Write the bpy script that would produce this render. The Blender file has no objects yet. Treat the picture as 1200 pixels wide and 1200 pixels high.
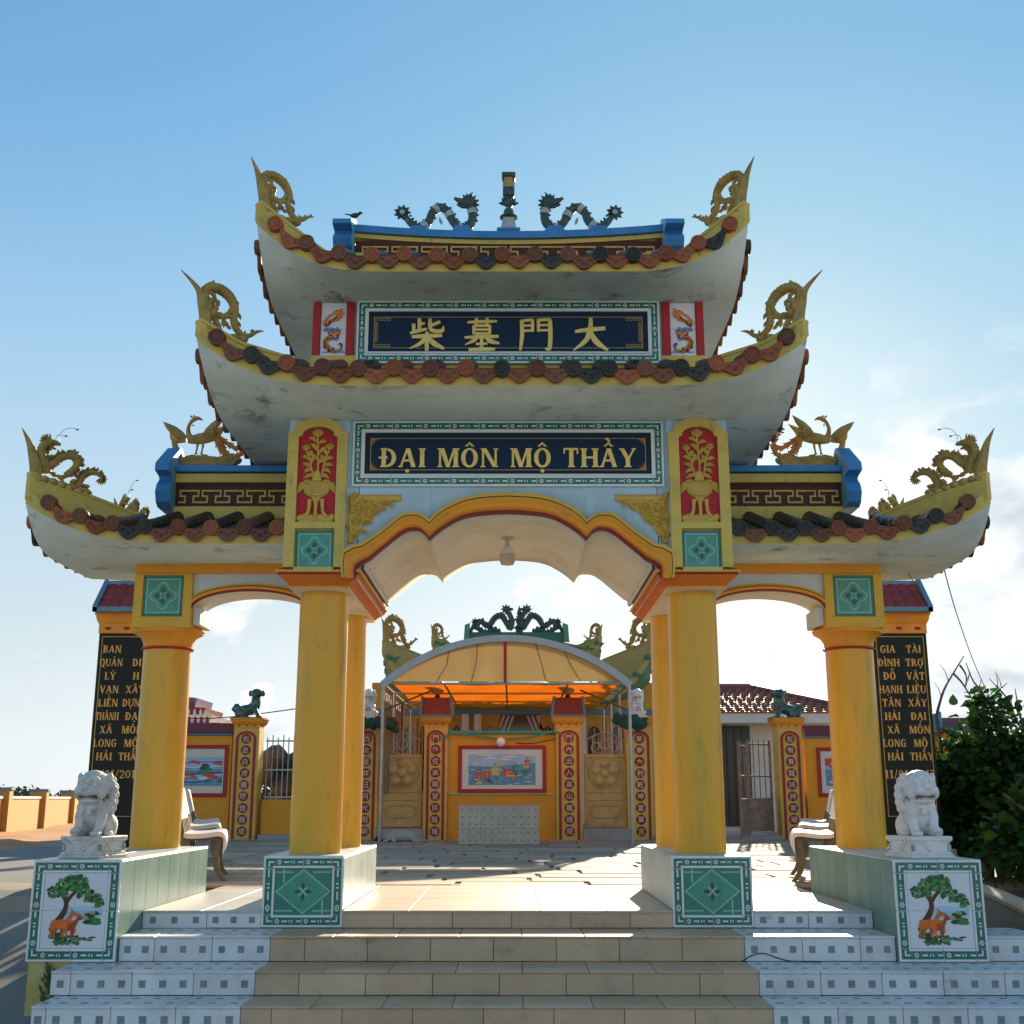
import bpy, bmesh, math, random
from mathutils import Vector, Matrix, noise
R = random.Random(7)
scn = bpy.context.scene
COL = scn.collection
rad = math.radians

# ------------------------------------------------------------------ camera
# metres; x right, y away from the camera, z up; z = 0 is the platform floor, y = 0 its front edge
CAM_F, CAM_PITCH, EYE, CAM_D, CAM_X = 1395.0, math.atan(336 / 1395.0), 0.80, 9.206, 0.032
cam = bpy.data.objects.new('camera', bpy.data.cameras.new('camera'))
COL.objects.link(cam)
cam.data.sensor_width = 36.0
cam.data.lens = 36.0 * CAM_F / 1200.0
cam.location = (CAM_X, -CAM_D, EYE)
cam.rotation_euler = (math.pi / 2 + CAM_PITCH, 0, 0)
cam.data.clip_start = 0.1
cam.data.clip_end = 6000
scn.camera = cam

# ------------------------------------------------------------------ sky, sun, exposure
SUN_AZ, SUN_EL = rad(11.5), rad(18.5)      # azimuth clockwise from +y (behind the gate, to the right)
world = bpy.data.worlds.new('World'); scn.world = world; world.use_nodes = True
wn, wl = world.node_tree.nodes, world.node_tree.links
wn.clear()
def wnode(t, **kw):
    n = wn.new(t)
    for k, v in kw.items():
        if k.startswith('i_'): n.inputs[k[2:]].default_value = v
        else: setattr(n, k, v)
    return n
w_out = wnode('ShaderNodeOutputWorld'); w_bg = wnode('ShaderNodeBackground'); w_bg.inputs['Strength'].default_value = 0.13
w_sky = wnode('ShaderNodeTexSky', sky_type='NISHITA', sun_disc=False)
w_sky.sun_elevation = SUN_EL; w_sky.sun_rotation = SUN_AZ
w_sky.altitude = 0; w_sky.air_density = 1.0; w_sky.dust_density = 0.25; w_sky.ozone_density = 2.2
# the camera of the photograph compressed the bright sky: soft shoulder on the sky's own radiance
SKY_K, SKY_TINT = 0.50, (0.37, 0.53, 0.525)
w_tint = wnode('ShaderNodeVectorMath', operation='MULTIPLY'); w_tint.inputs[1].default_value = SKY_TINT
wl.new(w_sky.outputs[0], w_tint.inputs[0])
w_dot = wnode('ShaderNodeVectorMath', operation='DOT_PRODUCT'); w_dot.inputs[1].default_value = (0.34, 0.46, 0.20); wl.new(w_tint.outputs[0], w_dot.inputs[0])
w_den = wnode('ShaderNodeMath', operation='MULTIPLY_ADD'); wl.new(w_dot.outputs['Value'], w_den.inputs[0]); w_den.inputs[1].default_value = SKY_K; w_den.inputs[2].default_value = 1.0
w_inv = wnode('ShaderNodeMath', operation='DIVIDE'); w_inv.inputs[0].default_value = 1.0; wl.new(w_den.outputs[0], w_inv.inputs[1])
w_f = wnode('ShaderNodeMapRange', interpolation_type='SMOOTHSTEP'); wl.new(w_inv.outputs[0], w_f.inputs['Value']); w_f.inputs['From Min'].default_value = 0.43; w_f.inputs['From Max'].default_value = 0.08
w_div = wnode('ShaderNodeVectorMath', operation='SCALE'); wl.new(w_tint.outputs[0], w_div.inputs[0]); wl.new(w_inv.outputs[0], w_div.inputs['Scale'])
# whitish haze towards the horizon, the same all the way round
w_tc = wnode('ShaderNodeTexCoord'); w_sep = wnode('ShaderNodeSeparateXYZ'); wl.new(w_tc.outputs['Generated'], w_sep.inputs[0])
w_hz = wnode('ShaderNodeMapRange', interpolation_type='SMOOTHSTEP'); wl.new(w_sep.outputs['Z'], w_hz.inputs['Value'])
w_hz.inputs['From Min'].default_value = 0.56; w_hz.inputs['From Max'].default_value = 0.0; w_hz.inputs['To Max'].default_value = 0.92
w_hm = wnode('ShaderNodeMix', data_type='RGBA'); wl.new(w_hz.outputs[0], w_hm.inputs[0]); wl.new(w_div.outputs[0], w_hm.inputs[6]); w_hm.inputs[7].default_value = (1.32, 1.45, 1.56, 1)
# towards the sun the sky whitens
w_wh = wnode('ShaderNodeMix', data_type='RGBA'); wl.new(w_f.outputs[0], w_wh.inputs[0]); wl.new(w_hm.outputs[2], w_wh.inputs[6]); w_wh.inputs[7].default_value = (2.5, 2.48, 2.40, 1)
# clouds: fair weather cumulus low in the sky, thin veil above
def wmath(op, a, b=None, c=None, clamp=False):
    n = wnode('ShaderNodeMath', operation=op); n.use_clamp = clamp
    for i, q in enumerate((a, b, c)):
        if q is None: continue
        if isinstance(q, (int, float)): n.inputs[i].default_value = q
        else: wl.new(q, n.inputs[i])
    return n.outputs[0]
w_map = wnode('ShaderNodeMapping'); w_map.inputs['Scale'].default_value = (1.0, 1.0, 1.9); w_map.inputs['Location'].default_value = (3.1, 0.4, 1.7)
wl.new(w_tc.outputs['Generated'], w_map.inputs[0])
w_n1 = wnode('ShaderNodeTexNoise'); w_n1.inputs['Scale'].default_value = 7.0; w_n1.inputs['Detail'].default_value = 9; w_n1.inputs['Roughness'].default_value = 0.55; w_n1.inputs['Distortion'].default_value = 0.35
wl.new(w_map.outputs[0], w_n1.inputs['Vector'])
w_el = w_sep.outputs['Z']
def wramp(v, a, b):
    n = wnode('ShaderNodeMapRange', interpolation_type='SMOOTHSTEP'); n.inputs['From Min'].default_value = a; n.inputs['From Max'].default_value = b; wl.new(v, n.inputs['Value']); return n.outputs[0]
w_band = wmath('MULTIPLY', wramp(w_el, 0.40, 0.16), wramp(w_el, -0.02, 0.05))
w_side = wmath('MULTIPLY_ADD', wramp(w_sep.outputs['X'], -0.05, 0.36), 0.17, 0.0)
w_cov = wmath('ADD', w_n1.outputs['Fac'], wmath('ADD', wmath('MULTIPLY', w_band, 0.14), w_side))
w_cl = wmath('MULTIPLY', wramp(w_cov, 0.70, 0.765), wmath('MULTIPLY', w_band, 1.0), clamp=True)
w_n2 = wnode('ShaderNodeTexNoise'); w_n2.inputs['Scale'].default_value = 11; w_n2.inputs['Detail'].default_value = 6; wl.new(w_map.outputs[0], w_n2.inputs['Vector'])
w_shade = wnode('ShaderNodeValToRGB'); w_shade.color_ramp.elements[0].position = 0.35; w_shade.color_ramp.elements[0].color = (1.22, 1.33, 1.46, 1); w_shade.color_ramp.elements[1].position = 0.62; w_shade.color_ramp.elements[1].color = (2.5, 2.48, 2.44, 1)
wl.new(w_n2.outputs['Fac'], w_shade.inputs['Fac'])
w_mix = wnode('ShaderNodeMix', data_type='RGBA'); wl.new(wmath('MULTIPLY', w_cl, 0.9), w_mix.inputs[0]); wl.new(w_wh.outputs[2], w_mix.inputs[6]); wl.new(w_shade.outputs[0], w_mix.inputs[7])
wl.new(w_mix.outputs[2], w_bg.inputs[0]); wl.new(w_bg.outputs[0], w_out.inputs[0])
sun = bpy.data.objects.new('sun', bpy.data.lights.new('sun', 'SUN')); COL.objects.link(sun)
sun.data.energy = 2.45; sun.data.angle = rad(0.7); sun.data.color = (1.0, 0.82, 0.60)
sdir = Vector((math.sin(SUN_AZ) * math.cos(SUN_EL), math.cos(SUN_AZ) * math.cos(SUN_EL), math.sin(SUN_EL)))
sun.rotation_euler = sdir.to_track_quat('Z', 'Y').to_euler()
sun.location = (6, 30, 14)
vs = scn.view_settings
vs.view_transform = 'Standard'; vs.look = 'None'; vs.gamma = 1.0; vs.use_curve_mapping = False; vs.exposure = 2.06
# ------------------------------------------------------------------ helpers
_c, _s = math.cos(CAM_PITCH), math.sin(CAM_PITCH)
def at(u, v, Y):
    """survey point (u, v) of the photograph (1200 px) on the vertical plane at depth Y"""
    a, b = (u - 600) / CAM_F, (600 - v) / CAM_F
    t = (Y + CAM_D) / (_c - _s * b)
    return Vector((CAM_X + a * t, Y, EYE + (_s + _c * b) * t))

def V(*a): return Vector(a)

# ---- materials
MATS = {}
def mat(name, col, rough=0.6, var=0.12, scale=5.0, bump=0.0, bscale=40.0, spec=0.4, metal=0.0, orand=0.0,
        stain=None, stain_amt=0.0, stain_scale=1.5, stretch=(1, 1, 1), coat=0.0, emit=None, trans=0.0, col2=None, grime=None):
    """procedural paint/stone: base colour with two noise octaves, optional second colour, stains, per-object variation"""
    if name in MATS: return MATS[name]
    m = bpy.data.materials.new(name); m.use_nodes = True
    n, l = m.node_tree.nodes, m.node_tree.links
    b = n['Principled BSDF']
    b.inputs['Roughness'].default_value = rough; b.inputs['Metallic'].default_value = metal
    b.inputs['Specular IOR Level'].default_value = spec
    if coat: b.inputs['Coat Weight'].default_value = coat; b.inputs['Coat Roughness'].default_value = 0.12
    if emit: b.inputs['Emission Color'].default_value = (*emit[:3], 1); b.inputs['Emission Strength'].default_value = emit[3]
    geo = n.new('ShaderNodeNewGeometry')
    mp = n.new('ShaderNodeMapping'); mp.inputs['Scale'].default_value = stretch
    l.new(geo.outputs['Position'], mp.inputs['Vector'])
    nz = n.new('ShaderNodeTexNoise'); nz.inputs['Scale'].default_value = scale; nz.inputs['Detail'].default_value = 6
    nz.inputs['Roughness'].default_value = 0.62
    l.new(mp.outputs[0], nz.inputs['Vector'])
    rp = n.new('ShaderNodeValToRGB')
    c2 = col2 if col2 else tuple(min(1, x * (1 + var)) for x in col)
    c1 = col if col2 else tuple(x * (1 - var) for x in col)
    rp.color_ramp.elements[0].position = 0.32; rp.color_ramp.elements[0].color = (*c1, 1)
    rp.color_ramp.elements[1].position = 0.68; rp.color_ramp.elements[1].color = (*c2, 1)
    l.new(nz.outputs['Fac'], rp.inputs['Fac'])
    last = rp.outputs['Color']
    if stain:
        n2 = n.new('ShaderNodeTexNoise'); n2.inputs['Scale'].default_value = stain_scale; n2.inputs['Detail'].default_value = 9
        n2.inputs['Roughness'].default_value = 0.7
        m2 = n.new('ShaderNodeMapping'); m2.inputs['Scale'].default_value = stretch; m2.inputs['Location'].default_value = (7.3, 2.1, 4.4)
        l.new(geo.outputs['Position'], m2.inputs['Vector']); l.new(m2.outputs[0], n2.inputs['Vector'])
        r2 = n.new('ShaderNodeValToRGB')
        r2.color_ramp.elements[0].position = 0.50; r2.color_ramp.elements[0].color = (0, 0, 0, 1)
        r2.color_ramp.elements[1].position = 0.72; r2.color_ramp.elements[1].color = (stain_amt,) * 3 + (1,)
        l.new(n2.outputs['Fac'], r2.inputs['Fac'])
        mx = n.new('ShaderNodeMix'); mx.data_type = 'RGBA'
        l.new(r2.outputs['Color'], mx.inputs[0]); l.new(last, mx.inputs[6]); mx.inputs[7].default_value = (*stain, 1)
        last = mx.outputs[2]
    if grime:                                    # second layer: (colour, amount, scale, stretch, threshold)
        gc, ga, gs, gst, gt = grime
        n3 = n.new('ShaderNodeTexNoise'); n3.inputs['Scale'].default_value = gs; n3.inputs['Detail'].default_value = 10; n3.inputs['Roughness'].default_value = 0.72; n3.inputs['Distortion'].default_value = 0.4
        m3 = n.new('ShaderNodeMapping'); m3.inputs['Scale'].default_value = gst; m3.inputs['Location'].default_value = (1.7, 9.2, 3.3)
        l.new(geo.outputs['Position'], m3.inputs['Vector']); l.new(m3.outputs[0], n3.inputs['Vector'])
        r3 = n.new('ShaderNodeValToRGB'); r3.color_ramp.elements[0].position = gt; r3.color_ramp.elements[0].color = (0, 0, 0, 1)
        r3.color_ramp.elements[1].position = gt + 0.13; r3.color_ramp.elements[1].color = (ga,) * 3 + (1,)
        l.new(n3.outputs['Fac'], r3.inputs['Fac'])
        mx3 = n.new('ShaderNodeMix'); mx3.data_type = 'RGBA'
        l.new(r3.outputs['Color'], mx3.inputs[0]); l.new(last, mx3.inputs[6]); mx3.inputs[7].default_value = (*gc, 1)
        last = mx3.outputs[2]
    if orand:
        oi = n.new('ShaderNodeObjectInfo')
        mr = n.new('ShaderNodeMapRange'); mr.inputs['To Min'].default_value = 1 - orand; mr.inputs['To Max'].default_value = 1 + orand
        l.new(oi.outputs['Random'], mr.inputs['Value'])
        mu = n.new('ShaderNodeVectorMath'); mu.operation = 'SCALE'
        l.new(last, mu.inputs[0]); l.new(mr.outputs[0], mu.inputs['Scale'])
        last = mu.outputs[0]
    l.new(last, b.inputs['Base Color'])
    if rough > 0.2:
        rr = n.new('ShaderNodeMapRange'); rr.inputs['To Min'].default_value = rough - 0.1; rr.inputs['To Max'].default_value = min(1, rough + 0.12)
        l.new(nz.outputs['Fac'], rr.inputs['Value']); l.new(rr.outputs[0], b.inputs['Roughness'])
    if bump:
        bn = n.new('ShaderNodeTexNoise'); bn.inputs['Scale'].default_value = bscale; bn.inputs['Detail'].default_value = 4
        l.new(mp.outputs[0], bn.inputs['Vector'])
        bp = n.new('ShaderNodeBump'); bp.inputs['Strength'].default_value = bump; bp.inputs['Distance'].default_value = 0.02
        l.new(bn.outputs['Fac'], bp.inputs['Height']); l.new(bp.outputs[0], b.inputs['Normal'])
    if trans:
        tr = n.new('ShaderNodeBsdfTranslucent'); ms = n.new('ShaderNodeMixShader'); ms.inputs[0].default_value = trans
        l.new(last, tr.inputs['Color']); l.new(b.outputs[0], ms.inputs[1]); l.new(tr.outputs[0], ms.inputs[2])
        l.new(ms.outputs[0], n['Material Output'].inputs['Surface'])
    MATS[name] = m
    return m

# ---- mesh builder
class MB:
    def __init__(s): s.v = []; s.f = []; s.m = []
    def add(s, vs, fs, m=0):
        o = len(s.v); s.v += [tuple(p) for p in vs]
        for f in fs: s.f.append(tuple(i + o for i in f)); s.m.append(m)
        return s
    def box(s, x0, x1, y0, y1, z0, z1, m=0, c=0.0):
        if x0 > x1: x0, x1 = x1, x0
        if y0 > y1: y0, y1 = y1, y0
        if z0 > z1: z0, z1 = z1, z0
        if c <= 0:
            return s.add([(x0,y0,z0),(x1,y0,z0),(x1,y1,z0),(x0,y1,z0),(x0,y0,z1),(x1,y0,z1),(x1,y1,z1),(x0,y1,z1)],
                         [(0,3,2,1),(4,5,6,7),(0,1,5,4),(1,2,6,5),(2,3,7,6),(3,0,4,7)], m)
        c = min(c, (x1-x0)*.45, (y1-y0)*.45, (z1-z0)*.45)
        vs = []; idx = {}
        X, Y, Z = (x0, x1), (y0, y1), (z0, z1)
        for i in (0,1):
            for j in (0,1):
                for k in (0,1):
                    sx, sy, sz = (1,-1)[i], (1,-1)[j], (1,-1)[k]
                    for ax in range(3):
                        p = [X[i] + sx*c, Y[j] + sy*c, Z[k] + sz*c]; p[ax] = (X[i], Y[j], Z[k])[ax]
                        idx[i,j,k,ax] = len(vs); vs.append(tuple(p))
        fs = []
        for i in (0,1):
            fs.append(tuple(idx[i,j,k,0] for j,k in ((0,0),(1,0),(1,1),(0,1))))
            fs.append(tuple(idx[j,i,k,1] for j,k in ((0,0),(1,0),(1,1),(0,1))))
            fs.append(tuple(idx[j,k,i,2] for j,k in ((0,0),(1,0),(1,1),(0,1))))
        for p in (0,1):
            for q in (0,1):
                fs.append((idx[p,q,0,0], idx[p,q,1,0], idx[p,q,1,1], idx[p,q,0,1]))
                fs.append((idx[p,0,q,0], idx[p,1,q,0], idx[p,1,q,2], idx[p,0,q,2]))
                fs.append((idx[0,p,q,1], idx[1,p,q,1], idx[1,p,q,2], idx[0,p,q,2]))
                for r in (0,1): fs.append((idx[p,q,r,0], idx[p,q,r,1], idx[p,q,r,2]))
        return s.add(vs, fs, m)
    def prism(s, pts, a, b, axis='y', m=0, mside=None):
        n = len(pts)
        def P(p, d):
            return (p[0], d, p[1]) if axis == 'y' else ((d, p[0], p[1]) if axis == 'x' else (p[0], p[1], d))
        vs = [P(p, a) for p in pts] + [P(p, b) for p in pts]
        s.add(vs, [tuple(range(n)), tuple(range(2*n-1, n-1, -1))], m)
        o = len(s.v) - 2*n
        for i in range(n):
            j = (i+1) % n
            s.f.append((o+i, o+j, o+n+j, o+n+i)); s.m.append(m if mside is None else mside)
        return s
    def rings(s, rings, m=0, cap=True, closed=True):
        n = len(rings[0]); o = len(s.v)
        for r in rings: s.v += [tuple(p) for p in r]
        for i in range(len(rings)-1):
            for j in range(n if closed else n-1):
                k = (j+1) % n
                s.f.append((o+i*n+j, o+i*n+k, o+(i+1)*n+k, o+(i+1)*n+j)); s.m.append(m)
        if cap and closed:
            s.f.append(tuple(o+j for j in range(n-1,-1,-1))); s.m.append(m)
            e = o+(len(rings)-1)*n; s.f.append(tuple(e+j for j in range(n))); s.m.append(m)
        return s
    def lathe(s, prof, cx=0, cy=0, n=28, m=0, z0=0, axis='z'):
        rs = []
        for r, z in prof:
            r = max(r, 1e-4)
            if axis == 'z': rs.append([(cx + r*math.cos(2*math.pi*i/n), cy + r*math.sin(2*math.pi*i/n), z0 + z) for i in range(n)])
            else: rs.append([(cx + r*math.cos(2*math.pi*i/n), z, cy + r*math.sin(2*math.pi*i/n)) for i in range(n)])
        return s.rings(rs, m)
    def tube(s, path, rad_, n=8, m=0, squash=1.0):
        path = [Vector(p) for p in path]
        rs = []; up = None
        for i, p in enumerate(path):
            t = (path[min(i+1, len(path)-1)] - path[max(i-1, 0)]).normalized()
            if up is None:
                up = Vector((0,1,0)) if abs(t.y) < .9 else Vector((1,0,0))
            a = t.cross(up)
            if a.length < 1e-5: a = t.cross(Vector((1,0,0)))
            a.normalize(); up = a.cross(t).normalized()
            r = rad_[i] if isinstance(rad_, (list, tuple)) else rad_
            rs.append([p + a*(r*math.cos(2*math.pi*j/n)) + up*(r*squash*math.sin(2*math.pi*j/n)) for j in range(n)])
        return s.rings(rs, m)
    def ell(s, c, r, n=12, k=8, m=0, rot=None):
        c = Vector(c); r = (r, r, r) if not isinstance(r, (tuple, list)) else r
        rs = []
        for i in range(k+1):
            th = math.pi * i / k; q = []
            for j in range(n):
                p = Vector((r[0]*math.sin(th)*math.cos(2*math.pi*j/n), r[1]*math.sin(th)*math.sin(2*math.pi*j/n), r[2]*math.cos(th)))
                if i in (0, k): p = Vector((0, 0, r[2]*math.cos(th))) + p*1e-3
                if rot: p = rot @ p
                q.append(c + p)
            rs.append(q)
        return s.rings(rs, m)
    def leaf(s, a, b, w, th=.008, m=0, bend=None, nrm=V(0,-1,0)):
        """pointed leaf / feather / flame from a to b, widest in the middle, with a raised rib"""
        a, b = Vector(a), Vector(b); d = b - a
        side = d.cross(nrm)
        if side.length < 1e-6: side = d.cross(V(1,0,0))
        side.normalize(); bend = Vector(bend) if bend else V(0,0,0)
        L = []; Rr = []; T = []
        for i, (t, k) in enumerate(((0,.25),(.3,.9),(.55,1),(.8,.6),(1,.03))):
            p = a + d*t + bend*(4*t*(1-t))
            L.append(p + side*w*k*.5); Rr.append(p - side*w*k*.5); T.append(p + nrm*th*(1.4*k+.2))
        vs = L + Rr + T; fs = []
        for i in range(4):
            fs += [(i, i+1, 10+i+1, 10+i), (10+i, 10+i+1, 5+i+1, 5+i), (i, 5+i, 5+i+1, i+1)]
        fs += [(0, 10, 5), (4, 9, 14)]
        return s.add(vs, fs, m)
    def build(s, name, mats, parent=None, smooth=True, ang=38, loc=None, recalc=True):
        me = bpy.data.meshes.new(name)
        me.from_pydata(s.v, [], s.f)
        if not isinstance(mats, (list, tuple)): mats = [mats]
        for q in mats: me.materials.append(MATS[q] if isinstance(q, str) else q)
        if len(mats) > 1: me.polygons.foreach_set('material_index', s.m)
        if recalc:
            bm = bmesh.new(); bm.from_mesh(me); bmesh.ops.recalc_face_normals(bm, faces=bm.faces[:]); bm.to_mesh(me); bm.free()
        if smooth:
            me.polygons.foreach_set('use_smooth', [True]*len(me.polygons)); me.set_sharp_from_angle(angle=rad(ang))
        me.update()
        return link(name, me, parent, loc)

WORLD_LOC = {}
def link(name, me, parent=None, loc=None, rot=None, scale=None):
    """a mesh whose coordinates are in world space (or in the space of its part); parents only move, never turn"""
    o = bpy.data.objects.new(name, me); COL.objects.link(o)
    l = Vector(loc) if loc is not None else V(0,0,0)
    if parent is not None:
        o.parent = parent
        l = l - WORLD_LOC.get(parent.name, V(0,0,0))
    o.location = l
    if rot is not None: o.rotation_euler = rot
    if scale is not None: o.scale = scale
    WORLD_LOC[o.name] = Vector(loc) if loc is not None else V(0,0,0)
    return o
def thing(name, label, cat, loc=(0,0,0), group=None):
    o = bpy.data.objects.new(name, None); COL.objects.link(o); o.location = loc
    o.empty_display_size = .2
    WORLD_LOC[o.name] = Vector(loc)
    o['label'] = label; o['category'] = cat
    if group: o['group'] = group
    return o
def tag(o, label, cat, group=None):
    o['label'] = label; o['category'] = cat
    if group: o['group'] = group
    return o
def structure(o): o['kind'] = 'structure'; return o
def stuff(o): o['kind'] = 'stuff'; return o
def copy_tree(o, loc, label=None, rotz=None, parent=None):
    c = o.copy(); COL.objects.link(c)
    if parent: c.parent = parent
    else:
        c.location = loc
        if rotz is not None: c.rotation_euler = (0, 0, rotz)
    if label: c['label'] = label
    for ch in o.children: copy_tree(ch, None, parent=c)
    return c

def smooth_path(pts, k=4):
    """Catmull-Rom through points (tuples of any length)"""
    out = []; n = len(pts)
    for i in range(n-1):
        p0, p1, p2, p3 = pts[max(i-1,0)], pts[i], pts[i+1], pts[min(i+2,n-1)]
        for j in range(k):
            t = j / k
            out.append(tuple(0.5*((2*b) + (c-a)*t + (2*a-5*b+4*c-d)*t*t + (3*b-a-3*c+d)*t**3) for a,b,c,d in zip(p0,p1,p2,p3)))
    out.append(tuple(pts[-1]))
    return out

def remeshed(mb, name, m, parent=None, voxel=.012, smooth_it=4, loc=None, disp=None, rot=None, scale=None):
    """fuse overlapping volumes into one continuous skin (voxel remesh + smoothing)"""
    tmp = mb.build(name + '_raw', m, None)
    md = tmp.modifiers.new('r', 'REMESH'); md.mode = 'VOXEL'; md.voxel_size = voxel; md.use_smooth_shade = True
    if smooth_it:
        ms = tmp.modifiers.new('s', 'SMOOTH'); ms.factor = .5; ms.iterations = smooth_it
    dg = bpy.context.evaluated_depsgraph_get()
    me = bpy.data.meshes.new_from_object(tmp.evaluated_get(dg))
    bpy.data.objects.remove(tmp)
    me.name = name
    if not me.materials: me.materials.append(MATS[m] if isinstance(m, str) else m)
    for p in me.polygons: p.use_smooth = True
    return link(name, me, parent, loc, rot, scale)

# ---- lettering: a slab-serif alphabet drawn from strokes
import unicodedata
SW, TW, SF = .205, .105, .085       # thick stroke, thin stroke, serif height
def _stem(x, w=SW, y0=0, y1=1, ser=True):
    q = [[(x,y0),(x+w,y0),(x+w,y1),(x,y1)]]
    if ser:
        e = .075
        if y0 == 0: q.append([(x-e,0),(x+w+e,0),(x+w+e*.4,SF),(x-e*.4,SF)])
        if y1 == 1: q.append([(x-e,1),(x+w+e,1),(x+w+e*.4,1-SF),(x-e*.4,1-SF)])
    return q
def _bar(x0, x1, y, h=TW): return [[(x0,y),(x1,y),(x1,y+h),(x0,y+h)]]
def _dia(x0, y0, x1, y1, w): return [[(x0,y0),(x0+w,y0),(x1+w,y1),(x1,y1)]]
def _arc(cx, cy, rx, ry, a0, a1, thick=SW, thin=TW, n=14):
    out = []
    for i in range(n):
        t0, t1 = rad(a0 + (a1-a0)*i/n), rad(a0 + (a1-a0)*(i+1)/n)
        out.append([(cx+rx*math.cos(t0), cy+ry*math.sin(t0)), (cx+rx*math.cos(t1), cy+ry*math.sin(t1)),
                    (cx+(rx-thick)*math.cos(t1), cy+(ry-thin)*math.sin(t1)), (cx+(rx-thick)*math.cos(t0), cy+(ry-thin)*math.sin(t0))])
    return out
def _foot(x): return [[(x-.12,0),(x+.12,0),(x+.07,SF),(x-.07,SF)]]
def _head(x): return [[(x-.12,1),(x+.12,1),(x+.07,1-SF),(x-.07,1-SF)]]
GLYPH = {
 'A': (.86, lambda: _dia(.06,0,.36,1,TW)+_dia(.62,0,.34,1,SW)+_bar(.2,.66,.3)+_foot(.1)+_foot(.71)),
 'B': (.74, lambda: _stem(.08)+_arc(.3,.745,.34,.255,-90,90)+_arc(.3,.27,.38,.27,-90,90)+_bar(.2,.32,0)+_bar(.2,.32,.915)+_bar(.2,.32,.47)),
 'D': (.82, lambda: _stem(.08)+_arc(.3,.5,.47,.5,-90,90)+_bar(.2,.31,0)+_bar(.2,.31,.915)),
 'E': (.68, lambda: _stem(.08)+_bar(.2,.62,0)+_bar(.2,.6,.915)+_bar(.2,.48,.46)+_bar(.55,.62,0,.26)+_bar(.53,.6,.76,.24)),
 'G': (.84, lambda: _arc(.46,.5,.42,.52,40,320)+_stem(.6,.16,.08,.42,False)+_bar(.5,.82,.42)),
 'H': (.86, lambda: _stem(.08)+_stem(.62)+_bar(.22,.64,.46)),
 'I': (.36, lambda: _stem(.1)),
 'L': (.68, lambda: _stem(.08)+_bar(.2,.62,0)+_bar(.55,.62,0,.3)),
 'M': (1.06, lambda: _stem(.1,TW)+_stem(.8)+_dia(.44,0,.14,1,SW)+_dia(.48,0,.78,1,TW)+_head(.13)),
 'N': (.88, lambda: _stem(.1,TW)+_stem(.7,TW)+_dia(.62,0,.1,1,SW)),
 'O': (.86, lambda: _arc(.43,.5,.4,.52,0,360,n=26)),
 'P': (.7, lambda: _stem(.08)+_arc(.3,.72,.36,.28,-90,90)+_bar(.2,.32,.915)+_bar(.2,.32,.44)),
 'Q': (.86, lambda: _arc(.43,.5,.4,.52,0,360,n=26)+_dia(.66,-.2,.44,.12,SW)),
 'R': (.8, lambda: _stem(.08)+_arc(.3,.735,.36,.265,-90,90)+_bar(.2,.32,.915)+_bar(.2,.32,.47)+_dia(.58,0,.34,.5,SW)+_foot(.68)),
 'T': (.76, lambda: _stem(.3)+_bar(.03,.73,.91)+_bar(.03,.1,.7,.25)+_bar(.66,.73,.7,.25)),
 'U': (.84, lambda: _stem(.08,SW,.35)+_stem(.68,TW,.35)+_arc(.42,.36,.34,.37,180,360,thick=.14)),
 'V': (.84, lambda: _dia(.34,0,.06,1,SW)+_dia(.4,0,.68,1,TW)+_head(.14)+_head(.72)),
 'X': (.84, lambda: _dia(.58,0,.08,1,SW)+_dia(.08,0,.66,1,TW)+_foot(.12)+_foot(.67)+_head(.16)+_head(.7)),
 'Y': (.82, lambda: _stem(.32,SW,0,.5)+_dia(.32,.44,.04,1,SW)+_dia(.42,.46,.68,1,TW)+_head(.12)+_head(.72)),
 '0': (.66, lambda: _arc(.33,.5,.3,.5,0,360,n=22,thick=.14)),
 '1': (.5, lambda: _stem(.18)+_dia(.04,.76,.2,.96,.1)),
 '2': (.66, lambda: _arc(.32,.72,.28,.28,-40,180,thick=.14)+_dia(.04,.06,.4,.56,.16)+_bar(.05,.62,0,.12)),
 '/': (.5, lambda: _dia(.02,-.06,.38,1.06,.09)),
 ' ': (.42, lambda: []),
}
def letters(text, gap=.06):
    """-> (list of polygons, width) at cap height 1"""
    out = []; x = 0
    for ch in text:
        bar = ch in 'Đ'
        d = unicodedata.normalize('NFD', 'D' if bar else ch)
        w, fn = GLYPH[d[0]]
        q = fn()
        if bar: q += _bar(-.06, .36, .46)
        c = w * .5; top = 1.1
        for k in d[1:]:
            if k == '\u0323': q.append([(c+.1*math.cos(a*.785), -.2+.1*math.sin(a*.785)) for a in range(8)])
            elif k == '\u0302': q += [[(c-.24,top),(c-.1,top),(c+.02,top+.17),(c,top+.24)], [(c+.24,top),(c+.1,top),(c-.02,top+.17),(c,top+.24)]]; top += .26
            elif k == '\u0300': q.append([(c+.12,top),(c+.02,top),(c-.18,top+.18),(c-.04,top+.22)])
            elif k == '\u0301': q.append([(c-.12,top),(c-.02,top),(c+.18,top+.18),(c+.04,top+.22)])
            elif k == '\u0303': q += [[(c-.26,top+.02),(c-.18,top),(c-.05,top+.12),(c-.1,top+.18)], [(c-.1,top+.18),(c-.05,top+.1),(c+.14,top+.02),(c+.1,top+.12)], [(c+.1,top+.1),(c+.16,top+.02),(c+.27,top+.16),(c+.21,top+.18)]]
            elif k == '\u0309': q += [[(c-.02,top),(c+.07,top),(c+.16,top+.14),(c+.06,top+.14)], [(c-.1,top+.14),(c+.16,top+.14),(c+.1,top+.23),(c-.06,top+.23)]]
            elif k == '\u031b': q.append([(c+.28,.9),(c+.4,.98),(c+.5,1.2),(c+.38,1.16)])
        out.append((ch, [[(px_+x, py_) for px_, py_ in pl] for pl in q]))
        x += w + gap
    return out, x - gap
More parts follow.
